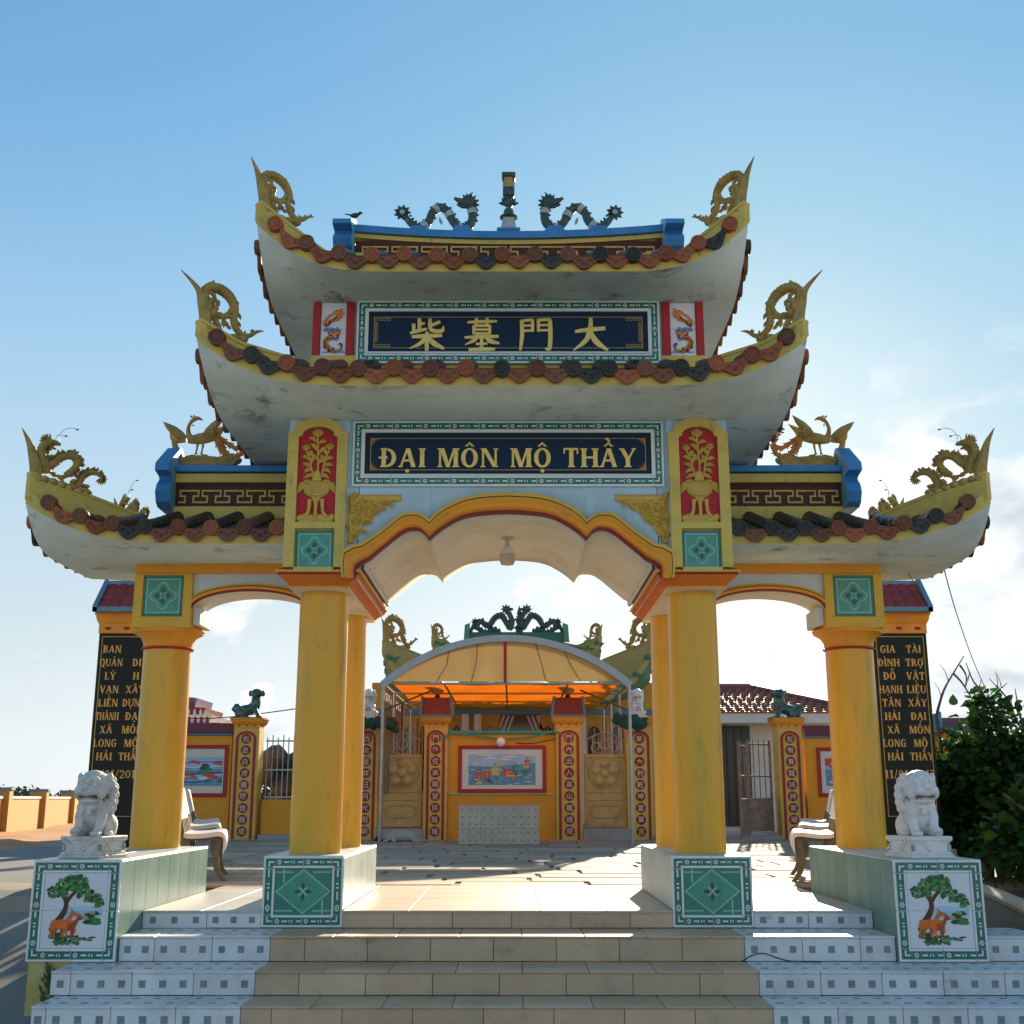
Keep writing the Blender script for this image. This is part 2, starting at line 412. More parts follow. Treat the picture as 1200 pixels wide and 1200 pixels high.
def inscribe(text, cx, z, h, Y, m, parent, wmax=None, depth=.008, name='letter', joined=None, narrow=1.0):
    """gold letters standing proud of a board facing -y; each letter its own object unless joined"""
    gl, w = letters(text)
    sx = h * narrow if wmax is None else wmax / w
    x0 = cx - w*sx/2
    mb = joined
    for ch, polys in gl:
        if not polys: continue
        if joined is None: mb = MB()
        for i, pl in enumerate(polys):
            mb.prism([(x0 + a*sx, z + b*h) for a, b in pl], Y - depth - (i % 7)*.0004, Y + .002, 'y')
        if joined is None: mb.build(name, m, parent, smooth=False)
    return mb
def brush(strokes, cx, z, w, h, Y, m, parent, name='character', depth=.012):
    mb = MB()
    for i, st in enumerate(strokes):
        pts = smooth_path([(cx + (a-.5)*w, z + b*h, k*h*1.4) for a, b, k in st], 5)
        L = []; Q = []
        for j, (a, b, k) in enumerate(pts):
            p, q = pts[max(j-1,0)], pts[min(j+1,len(pts)-1)]
            dx, dz = q[0]-p[0], q[1]-p[1]; n = math.hypot(dx, dz) or 1
            L.append((a - dz/n*k/2, b + dx/n*k/2)); Q.append((a + dz/n*k/2, b - dx/n*k/2))
        for j in range(len(pts)-1):
            mb.prism([L[j], L[j+1], Q[j+1], Q[j]], Y - depth - i*.0005, Y + .002, 'y')
    return mb.build(name, m, parent, smooth=False)
_font_cache = {}
def han(ch):
    """outline of a printed character as flat polygons (built-in font), about 1 unit tall"""
    if ch in _font_cache: return _font_cache[ch]
    cu = bpy.data.curves.new('glyph', 'FONT'); cu.body = ch; cu.size = 1; cu.offset = .012; cu.align_x = 'CENTER'; cu.resolution_u = 1
    o = bpy.data.objects.new('glyph', cu); COL.objects.link(o)
    me = bpy.data.meshes.new_from_object(o.evaluated_get(bpy.context.evaluated_depsgraph_get()))
    vs = [tuple(v.co) for v in me.vertices]; fs = [tuple(p.vertices) for p in me.polygons]
    bpy.data.objects.remove(o); bpy.data.curves.remove(cu); bpy.data.meshes.remove(me)
    if vs:
        zx = [v[0] for v in vs]; zy = [v[1] for v in vs]
        mx, my = (min(zx)+max(zx))/2, (min(zy)+max(zy))/2; k = 1/max(max(zx)-min(zx), max(zy)-min(zy), 1e-3)
        vs = [((v[0]-mx)*k, (v[1]-my)*k) for v in vs]
    _font_cache[ch] = (vs, fs)
    return vs, fs
# ------------------------------------------------------------------ materials
mat('yellow_paint', (.70,.45,.05), .5, col2=(.76,.43,.035), scale=2.5, stain=(.36,.34,.14), stain_amt=.55, stain_scale=2.2, bump=.04, bscale=30)
mat('olive_yellow', (.62,.48,.12), .55, col2=(.68,.50,.10), scale=3, stain=(.26,.25,.11), stain_amt=.6, stain_scale=2.6, bump=.06, bscale=30, grime=((.12,.10,.05), .75, 4.5, (1.6,1.6,.7), .58))
mat('column_paint', (.84,.375,.012), .36, col2=(.72,.42,.030), scale=1.5, stretch=(2.8,2.8,.40), stain=(.42,.31,.05), stain_amt=.7, stain_scale=2.0, bump=.05, bscale=18, spec=.5, grime=((.30,.20,.045), .6, 3.4, (1.8,1.8,.5), .565))  # orange and yellow streaks put warm bounce light into the paint colour
mat('orange_paint', (.84,.31,.016), .45, col2=(.84,.37,.03), scale=4, stain=(.45,.20,.05), stain_amt=.5, bump=.03, grime=((.20,.09,.03), .6, 6, (1,1,1), .60))
mat('orange_deep', (.70,.17,.012), .45, var=.12, stain=(.35,.12,.05), stain_amt=.3)
mat('red_paint', (.42,.018,.018), .5, var=.12, stain=(.22,.03,.03), stain_amt=.4)
mat('red_panel', (.46,.012,.022), .55, var=.1, stain=(.25,.02,.03), stain_amt=.3)
mat('dark_red_line', (.22,.022,.012), .55, var=.1)
mat('maroon', (.085,.014,.012), .6, var=.15)
mat('sky_wall', (.48,.70,.88), .6, var=.05, stain=(.50,.60,.64), stain_amt=.45, stain_scale=1.8, bump=.03, grime=((.24,.30,.32), .5, 5, (2,2,.6), .60))
mat('pale_wall', (.64,.70,.71), .65, var=.05, stain=(.42,.46,.46), stain_amt=.35, bump=.03)
mat('soffit', (.70,.80,.76), .75, var=.10, scale=1.3, stain=(.36,.44,.39), stain_amt=.7, stain_scale=.9, bump=.08, bscale=18, grime=((.10,.11,.10), .8, 2.6, (1,1,1), .555))
mat('arch_soffit', (.76,.72,.62), .7, var=.07, scale=1.1, stain=(.42,.38,.30), stain_amt=.5, stain_scale=1.4, bump=.06, bscale=14, grime=((.25,.22,.18), .6, 3.0, (1,1,1), .62))
mat('blue_paint', (.045,.23,.50), .45, var=.15, stain=(.03,.12,.33), stain_amt=.5, stain_scale=3)
mat('pale_blue', (.22,.47,.66), .5, var=.08, stain=(.30,.45,.52), stain_amt=.4)
mat('gold', (.58,.36,.055), .38, col2=(.66,.43,.08), scale=12, stain=(.30,.20,.05), stain_amt=.5, stain_scale=9, metal=.15, bump=.05, bscale=90)
mat('gold_leaf', (.82,.60,.18), .32, var=.12, scale=14, metal=.25, stain=(.45,.30,.07), stain_amt=.3, stain_scale=12)
mat('relief_gold', (.56,.40,.07), .5, col2=(.62,.44,.10), scale=16, stain=(.33,.22,.05), stain_amt=.6, stain_scale=10, bump=.06, bscale=70)
mat('statue_ochre', (.34,.225,.055), .6, col2=(.44,.31,.09), scale=14, stain=(.15,.09,.035), stain_amt=.8, stain_scale=9, bump=.3, bscale=70, grime=((.09,.06,.03), .7, 16, (1,1,1), .56))  # stains also put the ornaments' dark brown shading into the colour
mat('statue_orange', (.52,.23,.05), .6, var=.15, scale=9, stain=(.28,.15,.05), stain_amt=.5, stain_scale=6, bump=.12, bscale=60)
mat('horn_tip', (.30,.14,.07), .6, var=.2, scale=9)
mat('tile_terracotta', (.28,.085,.033), .55, var=.2, scale=24, stain=(.20,.06,.03), stain_amt=.5, stain_scale=14, bump=.25, bscale=90, orand=.28, grime=((.11,.10,.07), .7, 22, (1,1,1), .58))
mat('tile_brown', (.19,.075,.036), .55, var=.2, scale=24, stain=(.09,.05,.035), stain_amt=.6, stain_scale=14, bump=.25, bscale=90, orand=.3, grime=((.06,.055,.045), .7, 22, (1,1,1), .57))
mat('tile_maroon', (.16,.05,.035), .4, var=.2, scale=24, bump=.2, bscale=90, orand=.3)
mat('tile_black', (.035,.032,.028), .35, var=.25, scale=18, stain=(.10,.085,.07), stain_amt=.5, stain_scale=12, bump=.2, bscale=90, orand=.25)
mat('granite_blue', (.005,.020,.050), .42, col2=(.013,.040,.088), scale=160, spec=.16)
mat('granite_black', (.008,.012,.011), .35, col2=(.020,.028,.024), scale=150, spec=.16)
mat('board_edge', (.008,.014,.016), .4, var=.2)
mat('tile_white', (.78,.80,.79), .22, var=.04, spec=.5, orand=.05)
mat('tile_green', (.015,.17,.125), .25, var=.15, scale=12, spec=.5)
mat('green_mid', (.055,.30,.22), .28, var=.1, scale=10, spec=.5)
mat('green_deep', (.030,.22,.155), .28, var=.1, scale=10, spec=.5)
mat('green_pale', (.26,.52,.44), .3, var=.06, spec=.5)
mat('green_dark', (.012,.085,.062), .3, var=.15, spec=.5)
mat('plinth_tile', (.42,.50,.50), .42, col2=(.58,.66,.64), scale=1.4, stretch=(1,1,2.5), stain=(.30,.42,.41), stain_amt=.6, stain_scale=1.3, spec=.5, orand=.05)
mat('plinth_tile_green', (.14,.26,.235), .45, col2=(.21,.335,.30), scale=2.4, stretch=(1.2,1.2,.5), stain=(.34,.42,.37), stain_amt=.6, stain_scale=2.0, spec=.12, orand=.06)
mat('step_tile', (.66,.69,.69), .30, col2=(.73,.75,.74), scale=5, stain=(.34,.38,.39), stain_amt=.55, stain_scale=2.2, spec=.45, orand=.07, bump=.03, bscale=30, grime=((.17,.18,.17), .6, 3.6, (.8,1,1.5), .605))
mat('step_inlay', (.21,.26,.25), .35, var=.2)
mat('tan_tile', (.53,.385,.25), .45, col2=(.61,.455,.30), scale=4, stain=(.26,.22,.16), stain_amt=.6, stain_scale=2.6, orand=.10, bump=.05, bscale=26, grime=((.10,.085,.065), .6, 3.2, (.7,1,1.6), .60))
mat('floor_tile', (.50,.40,.27), .45, spec=.2, col2=(.58,.475,.335), scale=2.2, stretch=(.6,3,1), stain=(.46,.36,.22), stain_amt=.5, stain_scale=3, orand=.04)
mat('floor_tile_white', (.50,.49,.455), .45, col2=(.56,.55,.51), scale=3, spec=.2, stain=(.50,.48,.44), stain_amt=.4, stain_scale=3, orand=.04)
mat('paver', (.33,.265,.185), .8, col2=(.43,.345,.245), scale=2.5, stain=(.20,.18,.15), stain_amt=.6, stain_scale=1.2, orand=.22, bump=.15, bscale=22, grime=((.10,.085,.07), .75, 1.3, (.35,1.8,1), .56))  # second layer: darker bands drawn out along x
mat('grout', (.11,.10,.085), .9, var=.2, scale=20)
mat('grout_light', (.45,.45,.43), .9, var=.1, scale=20)
mat('marble', (.60,.58,.54), .6, col2=(.72,.70,.66), scale=9, stain=(.30,.28,.25), stain_amt=.7, stain_scale=6, bump=.25, bscale=70, grime=((.16,.145,.125), .7, 14, (1,1,1), .56))
mat('marble_white', (.76,.74,.71), .45, col2=(.82,.81,.79), scale=7, stain=(.50,.48,.45), stain_amt=.5, stain_scale=6, bump=.2, bscale=70, grime=((.26,.245,.225), .6, 14, (1,1,1), .58))
mat('bench_top', (.70,.66,.61), .35, var=.05, scale=60, stain=(.55,.50,.45), stain_amt=.4, stain_scale=4)
mat('bench_leg', (.16,.13,.085), .6, var=.2, scale=30, bump=.06)
mat('bench_back', (.20,.11,.06), .5, var=.2, scale=20)
mat('lamp_white', (.78,.78,.76), .3, var=.03)
mat('lamp_globe', (.62,.52,.42), .35, var=.08)
mat('lamp_pale', (.88,.90,.92), .25, var=.02)
mat('metal_dark', (.06,.06,.06), .5, var=.2, metal=.4)
mat('metal_rust', (.23,.13,.075), .65, col2=(.34,.29,.24), scale=8, metal=.2, stain=(.25,.08,.03), stain_amt=.6, stain_scale=5)
mat('metal_grey', (.38,.38,.37), .45, var=.15, metal=.5, stain=(.2,.13,.09), stain_amt=.5, stain_scale=6)
mat('mosaic_green', (.015,.055,.045), .28, col2=(.06,.10,.09), scale=60, stain=(.20,.24,.22), stain_amt=.6, stain_scale=22, bump=.4, bscale=130)
mat('mosaic_white', (.42,.46,.43), .35, var=.2, scale=40, stain=(.15,.2,.18), stain_amt=.6, stain_scale=18, bump=.2, bscale=110)
mat('mosaic_red', (.26,.07,.05), .4, var=.2)
mat('mosaic_gold', (.45,.30,.09), .4, var=.2, scale=30)
mat('black_soft', (.012,.012,.012), .6, var=.1)
mat('white_paint', (.72,.72,.69), .55, var=.05, stain=(.5,.5,.48), stain_amt=.35)
mat('print_white', (.76,.77,.79), .25, col2=(.70,.74,.79), scale=3, spec=.5)
# ------------------------------------------------------------------ the gate
gate = thing('memorial_gate', 'tall yellow ceremonial gate with three tiers of upswept tiled roofs over the steps', 'gate', (0, 1.1, 0))
ZT = .387                      # plinth tops
IN0, IN1 = 1.228, 1.80         # inner plinths in |x|
OUT0, OUT1 = 2.70, 3.29        # outer plinths in |x|

# -- shared little tiles for the borders
def border_mesh():
    mb = MB(); L, W = .235, .085
    mb.box(0, L-.003, -.012, 0, -W/2, W/2, 0, .002)
    mb.box(.002, L-.005, -.0135, -.002, -W/2+.016, W/2-.016, 1)
    z = .0055
    mb.box(.075, .117, -.0148, -.004, -z, z, 2); mb.box(.190, .228, -.0148, -.004, -z, z, 2)
    for q in (.136, .156): mb.box(q-.004, q+.004, -.0148, -.004, -.009, .009, 2)
    k = 10; cx = .035
    for i in range(k):
        a, b = 2*math.pi*i/k, 2*math.pi*(i+1)/k
        mb.prism([(cx+.017*math.cos(a), .017*math.sin(a)), (cx+.017*math.cos(b), .017*math.sin(b)), (cx+.011*math.cos(b), .011*math.sin(b)), (cx+.011*math.cos(a), .011*math.sin(a))], -.0148, -.004, 'y', 2)
    mb.prism([(cx-.006,0),(cx,.006),(cx+.006,0),(cx,-.006)], -.0148, -.004, 'y', 2)
    o = mb.build('border_tile', ['tile_white','tile_green','tile_white'], None, smooth=False)
    me = o.data; bpy.data.objects.remove(o); return me
def corner_mesh():
    mb = MB(); W = .085; h = W/2
    mb.box(-h, h, -.012, 0, -h, h, 0, .002)
    e = .016
    mb.prism([(-h+e,-h+.001),(h-e,-h+.001),(h-e,-h+e),(h-.001,-h+e),(h-.001,h-e),(-h+e,h-e)], -.0135, -.002, 'y', 1)
    mb.prism([(-.005,-h+.008),(.005,-h+.008),(.005,-.005),(h-.008,-.005),(h-.008,.005),(-.005,.005)], -.0148, -.004, 'y', 2)
    o = mb.build('corner_tile', ['tile_white','tile_green','tile_white'], None, smooth=False)
    me = o.data; bpy.data.objects.remove(o); return me
BORDER, CORNER = border_mesh(), corner_mesh()
def tiled_border(x0, x1, z0, z1, Y, parent, W=.085):
    """frame of printed tiles, outer rectangle x0..x1, z0..z1, on a face at Y looking to -y"""
    k = W/.085
    def run(L, place):
        n = max(1, round(L/(.235*k)))
        for i in range(n): place(i*L/n, L/n/.235)
    run(x1-x0-2*W, lambda d, s: (link('border_tile', BORDER, parent, (x0+W+d, Y, z1-W/2), scale=(s, k, k)),
                                 link('border_tile', BORDER, parent, (x0+W+d, Y, z0+W/2), scale=(s, k, k))))
    run(z1-z0-2*W, lambda d, s: (link('border_tile', BORDER, parent, (x0+W/2, Y, z0+W+d), rot=(0, -math.pi/2, 0), scale=(s, k, k)),
                                 link('border_tile', BORDER, parent, (x1-W/2, Y, z0+W+d), rot=(0, -math.pi/2, 0), scale=(s, k, k))))
    for (x, z, r) in ((x0+W/2, z1-W/2, 0), (x1-W/2, z1-W/2, math.pi/2), (x1-W/2, z0+W/2, math.pi), (x0+W/2, z0+W/2, -math.pi/2)):
        link('corner_tile', CORNER, parent, (x, Y, z), rot=(0, r, 0), scale=(k, k, k))

def star_print(mb, cx, cz, r, Y, m_dark, m_pale):
    for i in range(8):
        a = math.pi/4*i; rr = r if i % 2 == 0 else r*.72; w = .36
        mb.prism([(cx, cz), (cx+rr*.55*math.cos(a-w), cz+rr*.55*math.sin(a-w)), (cx+rr*math.cos(a), cz+rr*math.sin(a)), (cx+rr*.55*math.cos(a+w), cz+rr*.55*math.sin(a+w))],
                 Y-.0022-.0002*i, Y, 'y', m_dark if i % 2 == 0 else m_pale)
    mb.prism([(cx+r*.2*math.cos(q*.785), cz+r*.2*math.sin(q*.785)) for q in range(8)], Y-.0045, Y, 'y', m_pale)

# -- plinths
def side_tiles(part, x, ya, yb, z0, z1, sgn, n, material, th=.012):
    for i in range(n):
        a = ya + (yb-ya)*i/n; b = ya + (yb-ya)*(i+1)/n
        MB().box(x, x + sgn*th, a+.0015, b-.0015, z0, z1, 0, .003).build('tile', material, part, smooth=False)
for s in (-1, 1):
    pl = MB().box(s*IN0, s*IN1, .014, 2.18, -.125, ZT-.012, 0, .004).build('plinth', 'grout_light', gate, smooth=False)
    side_tiles(pl, s*IN0, .02, 2.18, .001, ZT-.013, -s, 6, 'plinth_tile')
    side_tiles(pl, s*IN1, .02, 2.18, .001, ZT-.013, s, 6, 'plinth_tile')
    for i in range(2):
        for j in range(7):
            xa = s*(IN0-.010 + (IN1-IN0+.02)*i/2); xb = s*(IN0-.010 + (IN1-IN0+.02)*(i+1)/2)
            ya = .004 + 2.186*j/7; yb = .004 + 2.186*(j+1)/7
            MB().box(min(xa,xb)+.0012, max(xa,xb)-.0012, ya+.0012, yb-.0012, ZT-.0125, ZT, 0, .003).build('top_tile', 'plinth_tile', pl, smooth=False)
    x0, x1 = sorted((s*(IN0-.012), s*(IN1+.012))); z0, z1 = -.118, ZT-.002
    tiled_border(x0, x1, z0, z1, .014, pl)
    mb = MB(); W = .087; Y = .012
    a0, a1, b0, b1 = x0+W, x1-W, z0+W, z1-W; cx, cz = (a0+a1)/2, (b0+b1)/2; hw, hh = (a1-a0)/2, (b1-b0)/2
    mb.box(a0, a1, Y, .016, b0, b1, 0)                                   # four printed tiles read as one field
    for (da, db, m) in ((hw*.98, hh*.98, 2), (hw*.90, hh*.90, 1)):
        mb.prism([(cx-da,cz),(cx,cz+db),(cx+da,cz),(cx,cz-db)], Y-.0012-(.0008 if m == 1 else 0), Y+.001, 'y', m)
    for (qx, qz, vert) in ((-1,1,1),(-1,1,0),(1,-1,1),(1,-1,0),(1,1,0),(-1,-1,0)):
        if vert: mb.box(cx+qx*hw*.66, cx+qx*hw*.72, Y-.001, Y+.001, cz+qz*hh*.98, cz+qz*hh*.36, 2)
        else: mb.box(cx+qx*hw*.98, cx+qx*hw*.34, Y-.0008, Y+.001, cz+qz*hh*.80, cz+qz*hh*.86, 2)
    star_print(mb, cx, cz, hw*.34, Y-.002, 3, 2)
    mb.build('flower_print', ['green_deep','green_mid','green_pale','green_dark'], pl, smooth=False)

def deer_print(x0, x1, z0, z1, Y, parent):
    """printed tile picture: bent tree over two deer beside a lake"""
    W, H = x1-x0, z1-z0; mb = MB(); rr = random.Random(3); lay = [0]
    def P(u, w): return (x0+u*W, z0+w*H)
    def poly(pts, m):
        lay[0] += 1; mb.prism([P(*p) for p in pts], Y-.0006-lay[0]*.00001, Y+.001, 'y', m)
    def strip(pts, m):
        q = smooth_path(pts, 4)
        for i in range(len(q)-1):
            (a,b,w),(c,d,w2) = q[i], q[i+1]; n = math.hypot(c-a, d-b) or 1; nx, ny = -(d-b)/n, (c-a)/n
            poly([(a+nx*w,b+ny*w),(c+nx*w2,d+ny*w2),(c-nx*w2,d-ny*w2),(a-nx*w,b-ny*w)], m)
    def blob(u, w, r, m, k=7, sy=.8):
        a0 = rr.random()*6; poly([(u+r*(.7+.5*rr.random())*math.cos(a0+2*math.pi*i/k), w+sy*r*(.7+.5*rr.random())*math.sin(a0+2*math.pi*i/k)) for i in range(k)], m)
    for k in range(5): poly([(.30,.40+.03*k),(.96,.41+.03*k),(.94,.435+.03*k),(.40,.43+.03*k)], 4)
    poly([(.36,.53),(.62,.56),(.9,.54),(.9,.50),(.4,.49)], 5)
    for (u,w,r,m) in ((.74,.43,.10,2),(.66,.40,.07,6),(.84,.46,.07,2),(.82,.36,.11,1),(.72,.35,.08,2),(.88,.33,.07,1),(.78,.47,.06,6)): blob(u, w, r, m, sy=.45)
    for i in range(70): blob(.22+.38*rr.random()**1.2, .05+.11*rr.random(), .035, (1,2,1)[i%3], sy=.55)
    for i in range(16): blob(.50+.36*rr.random(), .10+.05*rr.random(), .045, (2,6,1)[i%3], sy=.3)
    for i in range(14): blob(.16+.12*rr.random(), .12+.26*rr.random(), .055, (1,2)[i%2])
    strip([(.22,.32,.05),(.30,.42,.045),(.36,.52,.04),(.36,.62,.035),(.30,.70,.03),(.22,.74,.018)], 3)
    strip([(.36,.60,.03),(.44,.70,.026),(.52,.76,.02),(.62,.80,.01)], 3)
    for (u,w,a,b,n) in ((.22,.74,.17,.07,26),(.36,.84,.20,.08,34),(.54,.86,.17,.07,26),(.66,.74,.13,.06,16),(.78,.66,.13,.05,16),(.88,.60,.07,.05,8),(.48,.92,.14,.04,12)):
        for i in range(n*3): blob(u+a*(rr.random()*2-1)*.9, w+b*(rr.random()*2-1)*1.05, .014+.022*rr.random(), (1,2,8,1,2)[i%5], 6)
    def deer(u, w, k, m=7):
        poly([(u-.13*k,w+.15*k),(u-.11*k,w+.20*k),(u-.02*k,w+.205*k),(u+.06*k,w+.215*k),(u+.11*k,w+.19*k),(u+.10*k,w+.12*k),(u,w+.105*k),(u-.11*k,w+.11*k)], m)
        poly([(u+.06*k,w+.20*k),(u+.12*k,w+.25*k),(u+.145*k,w+.30*k),(u+.175*k,w+.31*k),(u+.235*k,w+.275*k),(u+.23*k,w+.26*k),(u+.17*k,w+.25*k),(u+.13*k,w+.17*k),(u+.09*k,w+.14*k)], m)
        poly([(u+.15*k,w+.30*k),(u+.13*k,w+.345*k),(u+.165*k,w+.315*k)], m); poly([(u-.13*k,w+.17*k),(u-.16*k,w+.14*k),(u-.12*k,w+.15*k)], 0)
        for d, b2 in ((-.105,-.01),(-.075,.01),(.065,-.008),(.09,.012)): poly([(u+d*k-.014*k,w+.13*k),(u+d*k+.018*k,w+.13*k),(u+(d+b2)*k+.007*k,w+.0*k),(u+(d+b2)*k-.006*k,w+.0*k)], m)
    deer(.46,.20,.80); deer(.42,.13,.95, 9); deer(.29,.14,1.15)
    return mb.build('tree_picture', ['print_white','leaf_print','leaf_print_dark','bark_print','lake_print','sky_print','sand_print','deer_print','leaf_print_pale','deer_shade'], parent, smooth=False, recalc=False)
mat('leaf_print', (.035,.20,.05), .3, var=.3, scale=40); mat('leaf_print_dark', (.012,.075,.03), .3, var=.3, scale=40)
mat('leaf_print_pale', (.11,.30,.08), .3, var=.3, scale=40); mat('deer_shade', (.42,.07,.015), .3, var=.2); mat('bark_print', (.10,.028,.014), .3, var=.3, scale=30); mat('lake_print', (.30,.60,.72), .25, var=.15, scale=14)
mat('sky_print', (.45,.66,.80), .25, var=.05); mat('sand_print', (.42,.36,.18), .3, var=.3, scale=30); mat('deer_print', (.78,.16,.02), .3, var=.2, scale=20)
for s in (-1, 1):
    pl = MB().box(s*OUT0, s*OUT1, -.55, 1.86, -.29, ZT-.012, 0, .004).build('outer_plinth', 'grout_light', gate, smooth=False)
    side_tiles(pl, s*OUT0, -.55, 1.86, -.29, ZT-.013, -s, 8, 'plinth_tile_green')
    side_tiles(pl, s*OUT1, -.55, 1.86, -.29, ZT-.013, s, 8, 'plinth_tile_green')
    for j in range(8):
        for i in range(2):
            xa = s*(OUT0-.012 + (OUT1-OUT0+.024)*i/2); xb = s*(OUT0-.012 + (OUT1-OUT0+.024)*(i+1)/2)
            ya = -.562 + 2.424*j/8; yb = -.562 + 2.424*(j+1)/8
            MB().box(min(xa,xb)+.0012, max(xa,xb)-.0012, ya+.0012, yb-.0012, ZT-.0125, ZT, 0, .003).build('top_tile', 'plinth_tile', pl, smooth=False)
    x0, x1 = sorted((s*(OUT0-.012), s*(OUT1+.012))); z0, z1 = -.286, ZT-.003
    tiled_border(x0, x1, z0, z1, -.55, pl)
    W = .087; a0, a1, b0, b1 = x0+W, x1-W, z0+W, z1-W
    for i in range(2):
        for j in range(2):
            MB().box(a0+(a1-a0)*i/2+.001, a0+(a1-a0)*(i+1)/2-.001, -.557, -.549, b0+(b1-b0)*j/2+.001, b0+(b1-b0)*(j+1)/2-.001, 0).build('picture_tile', 'print_white', pl, smooth=False)
    deer_print(a0, a1, b0, b1, -.557, pl)

# -- columns
CXI, CXO = 1.507, 3.065
CT = at(363, 697, .47).z       # underside of the inner capitals
for s in (-1, 1):
    for y in (.47, 1.72):
        MB().lathe([(.200, ZT-.002), (.200, 1.2), (.197, CT)], s*CXI, y, 36).build('column', 'column_paint', gate)
# -- inner capitals: long moulded beams running front to back over each pair of columns
ABT = at(363, 678, .0).z + .0
for s in (-1, 1):
    mb = MB(); bx0, bx1, by0, by1 = CXI-.235, CXI+.235, .17, 2.08
    prof = [(0, CT), (.0, CT+.02), (.02, CT+.045), (.06, CT+.075), (.085, CT+.10), (.085, CT+.115), (.105, CT+.118), (.105, CT+.135), (.075, CT+.137), (.075, CT+.15)]
    pm = [1, 0, 0, 0, 2, 3, 3, 3, 2]
    rings = []
    for e, z in prof:
        xa, xb = sorted((s*(bx0-e), s*(bx1+e)))
        rings.append([(xa, by0-e, z), (xb, by0-e, z), (xb, by1+e, z), (xa, by1+e, z)])
    for i in range(len(rings)-1): mb.rings([rings[i], rings[i+1]], pm[i], cap=False)
    mb.add(rings[0], [(0,1,2,3)], 4); mb.add(rings[-1], [(0,1,2,3)], 3)
    mb.build('capital_beam', ['orange_deep','orange_paint','dark_red_line','orange_paint','arch_soffit'], gate, smooth=False)
CB = CT + .15                  # top of capital beams
# -- pillar blocks over the capitals
R2Z = at(595, 490, .12).z      # underside of the middle roof
PX0, PX1 = 1.290, 1.785
def arch_pts(x0, x1, zs, zt, n=12, sh=.18):
    """panel top: small shoulders and a round head"""
    w = x1-x0; a, b = x0+w*sh*.5, x1-w*sh*.5
    return [(x1, zs), (b, zs + (zt-zs)*.12)] + [((a+b)/2 + (b-a)/2*math.cos(math.pi*i/n), zs+(zt-zs)*.2 + (zt-zs)*.8*math.sin(math.pi*i/n)) for i in range(n+1)] + [(a, zs+(zt-zs)*.12), (x0, zs)]
def relief_plant(cx, z0, w, h, Y, part):
    """gilded relief: flowering plant in a three legged bowl on a rock"""
    mb = MB(); rr = random.Random(11)
    def P(u, v, d=0): return V(cx+u*w, Y-d, z0+v*h)
    for i in range(14):
        u = -.42+.84*i/13; mb.ell(P(u, .03+.03*rr.random(), .004), (w*.09, .016, h*.035), 8, 6)
    mb.prism([(cx-w*.46, z0), (cx+w*.46, z0), (cx+w*.34, z0+h*.07), (cx-w*.34, z0+h*.07)], Y-.012, Y+.002)
    for u, k in ((-.2,-.06),(0,0),(.2,.06)):
        mb.tube([P(u+k, .05, .012), P(u*.9, .12, .016), P(u*.8, .24, .016)], [w*.055, w*.045, w*.06], 8)
        mb.ell(P(u+k, .065, .012), (w*.07, .014, h*.018), 8, 6)
    mb.prism([(cx-w*.16, z0+h*.30), (cx+w*.16, z0+h*.30), (cx+.0, z0+h*.14)], Y-.016, Y+.002)
    mb.ell(P(0, .35, .006), (w*.34, .032, h*.095), 16, 10)
    for k, r in enumerate((.23, .14, .06)):
        mb.tube([P(r*math.cos(a*.5236), .35+r*.30*math.sin(a*.5236), .030+.004*k) for a in range(13)], w*.022, 6)
    for sgn in (-1, 1):
        mb.leaf(P(sgn*.26, .40, .012), P(sgn*.50, .30, .010), w*.20, .014, bend=(0, 0, h*.04))
        mb.leaf(P(sgn*.10, .42, .012), P(sgn*.42, .40, .010), w*.14, .012, bend=(0, 0, h*.02))
    mb.prism([(cx-w*.13, z0+h*.44), (cx+w*.13, z0+h*.44), (cx+w*.06, z0+h*.54), (cx-w*.06, z0+h*.54)], Y-.022, Y+.002)
    stems = [[(0,.46),(.02,.60),(.0,.78),(-.02,.92)], [(-.08,.48),(-.16,.58),(-.2,.68),(-.3,.76)], [(.1,.48),(.16,.58),(.2,.68),(.3,.77)]]
    for st in stems:
        q = smooth_path(st, 5); mb.tube([P(u, v, .010) for u, v in q], w*.028, 6)
    L = [(0,.62,.20,.66,1),(0,.66,-.20,.72,1),(.01,.72,.22,.80,1),(0,.76,-.20,.84,1),(0,.84,.24,.86,1),(-.02,.86,-.26,.90,1),
         (-.14,.56,-.36,.52,1),(-.16,.58,-.40,.62,1),(-.18,.62,-.06,.70,1),(-.2,.66,-.42,.70,1),(-.24,.70,-.12,.76,1),
         (.14,.56,.36,.52,1),(.16,.60,.42,.60,1),(.18,.63,.08,.72,1),(.2,.66,.44,.68,1),(.25,.71,.14,.78,1),(.05,.5,.34,.46,1),(-.05,.5,-.36,.46,1)]
    for u,v,a,b,k in L:
        mb.leaf(P(u,v,.008), P(a,b,.014), w*.11, .010, bend=(0, -.006, h*.018))
    for (u, v, k) in ((-.02,.92,1.25),(-.31,.77,.95),(.31,.78,1.0)):
        for a in (-50,-22,0,22,50): mb.leaf(P(u,v,.010), P(u+.16*k*math.sin(rad(a)), v+.075*k*math.cos(rad(a)), .014), w*.085*k, .012)
        mb.ell(P(u, v+.01, .014), (w*.05, .014, h*.02), 8, 6)
    return mb.build('plant_relief', 'relief_gold', part, smooth=True, ang=50)
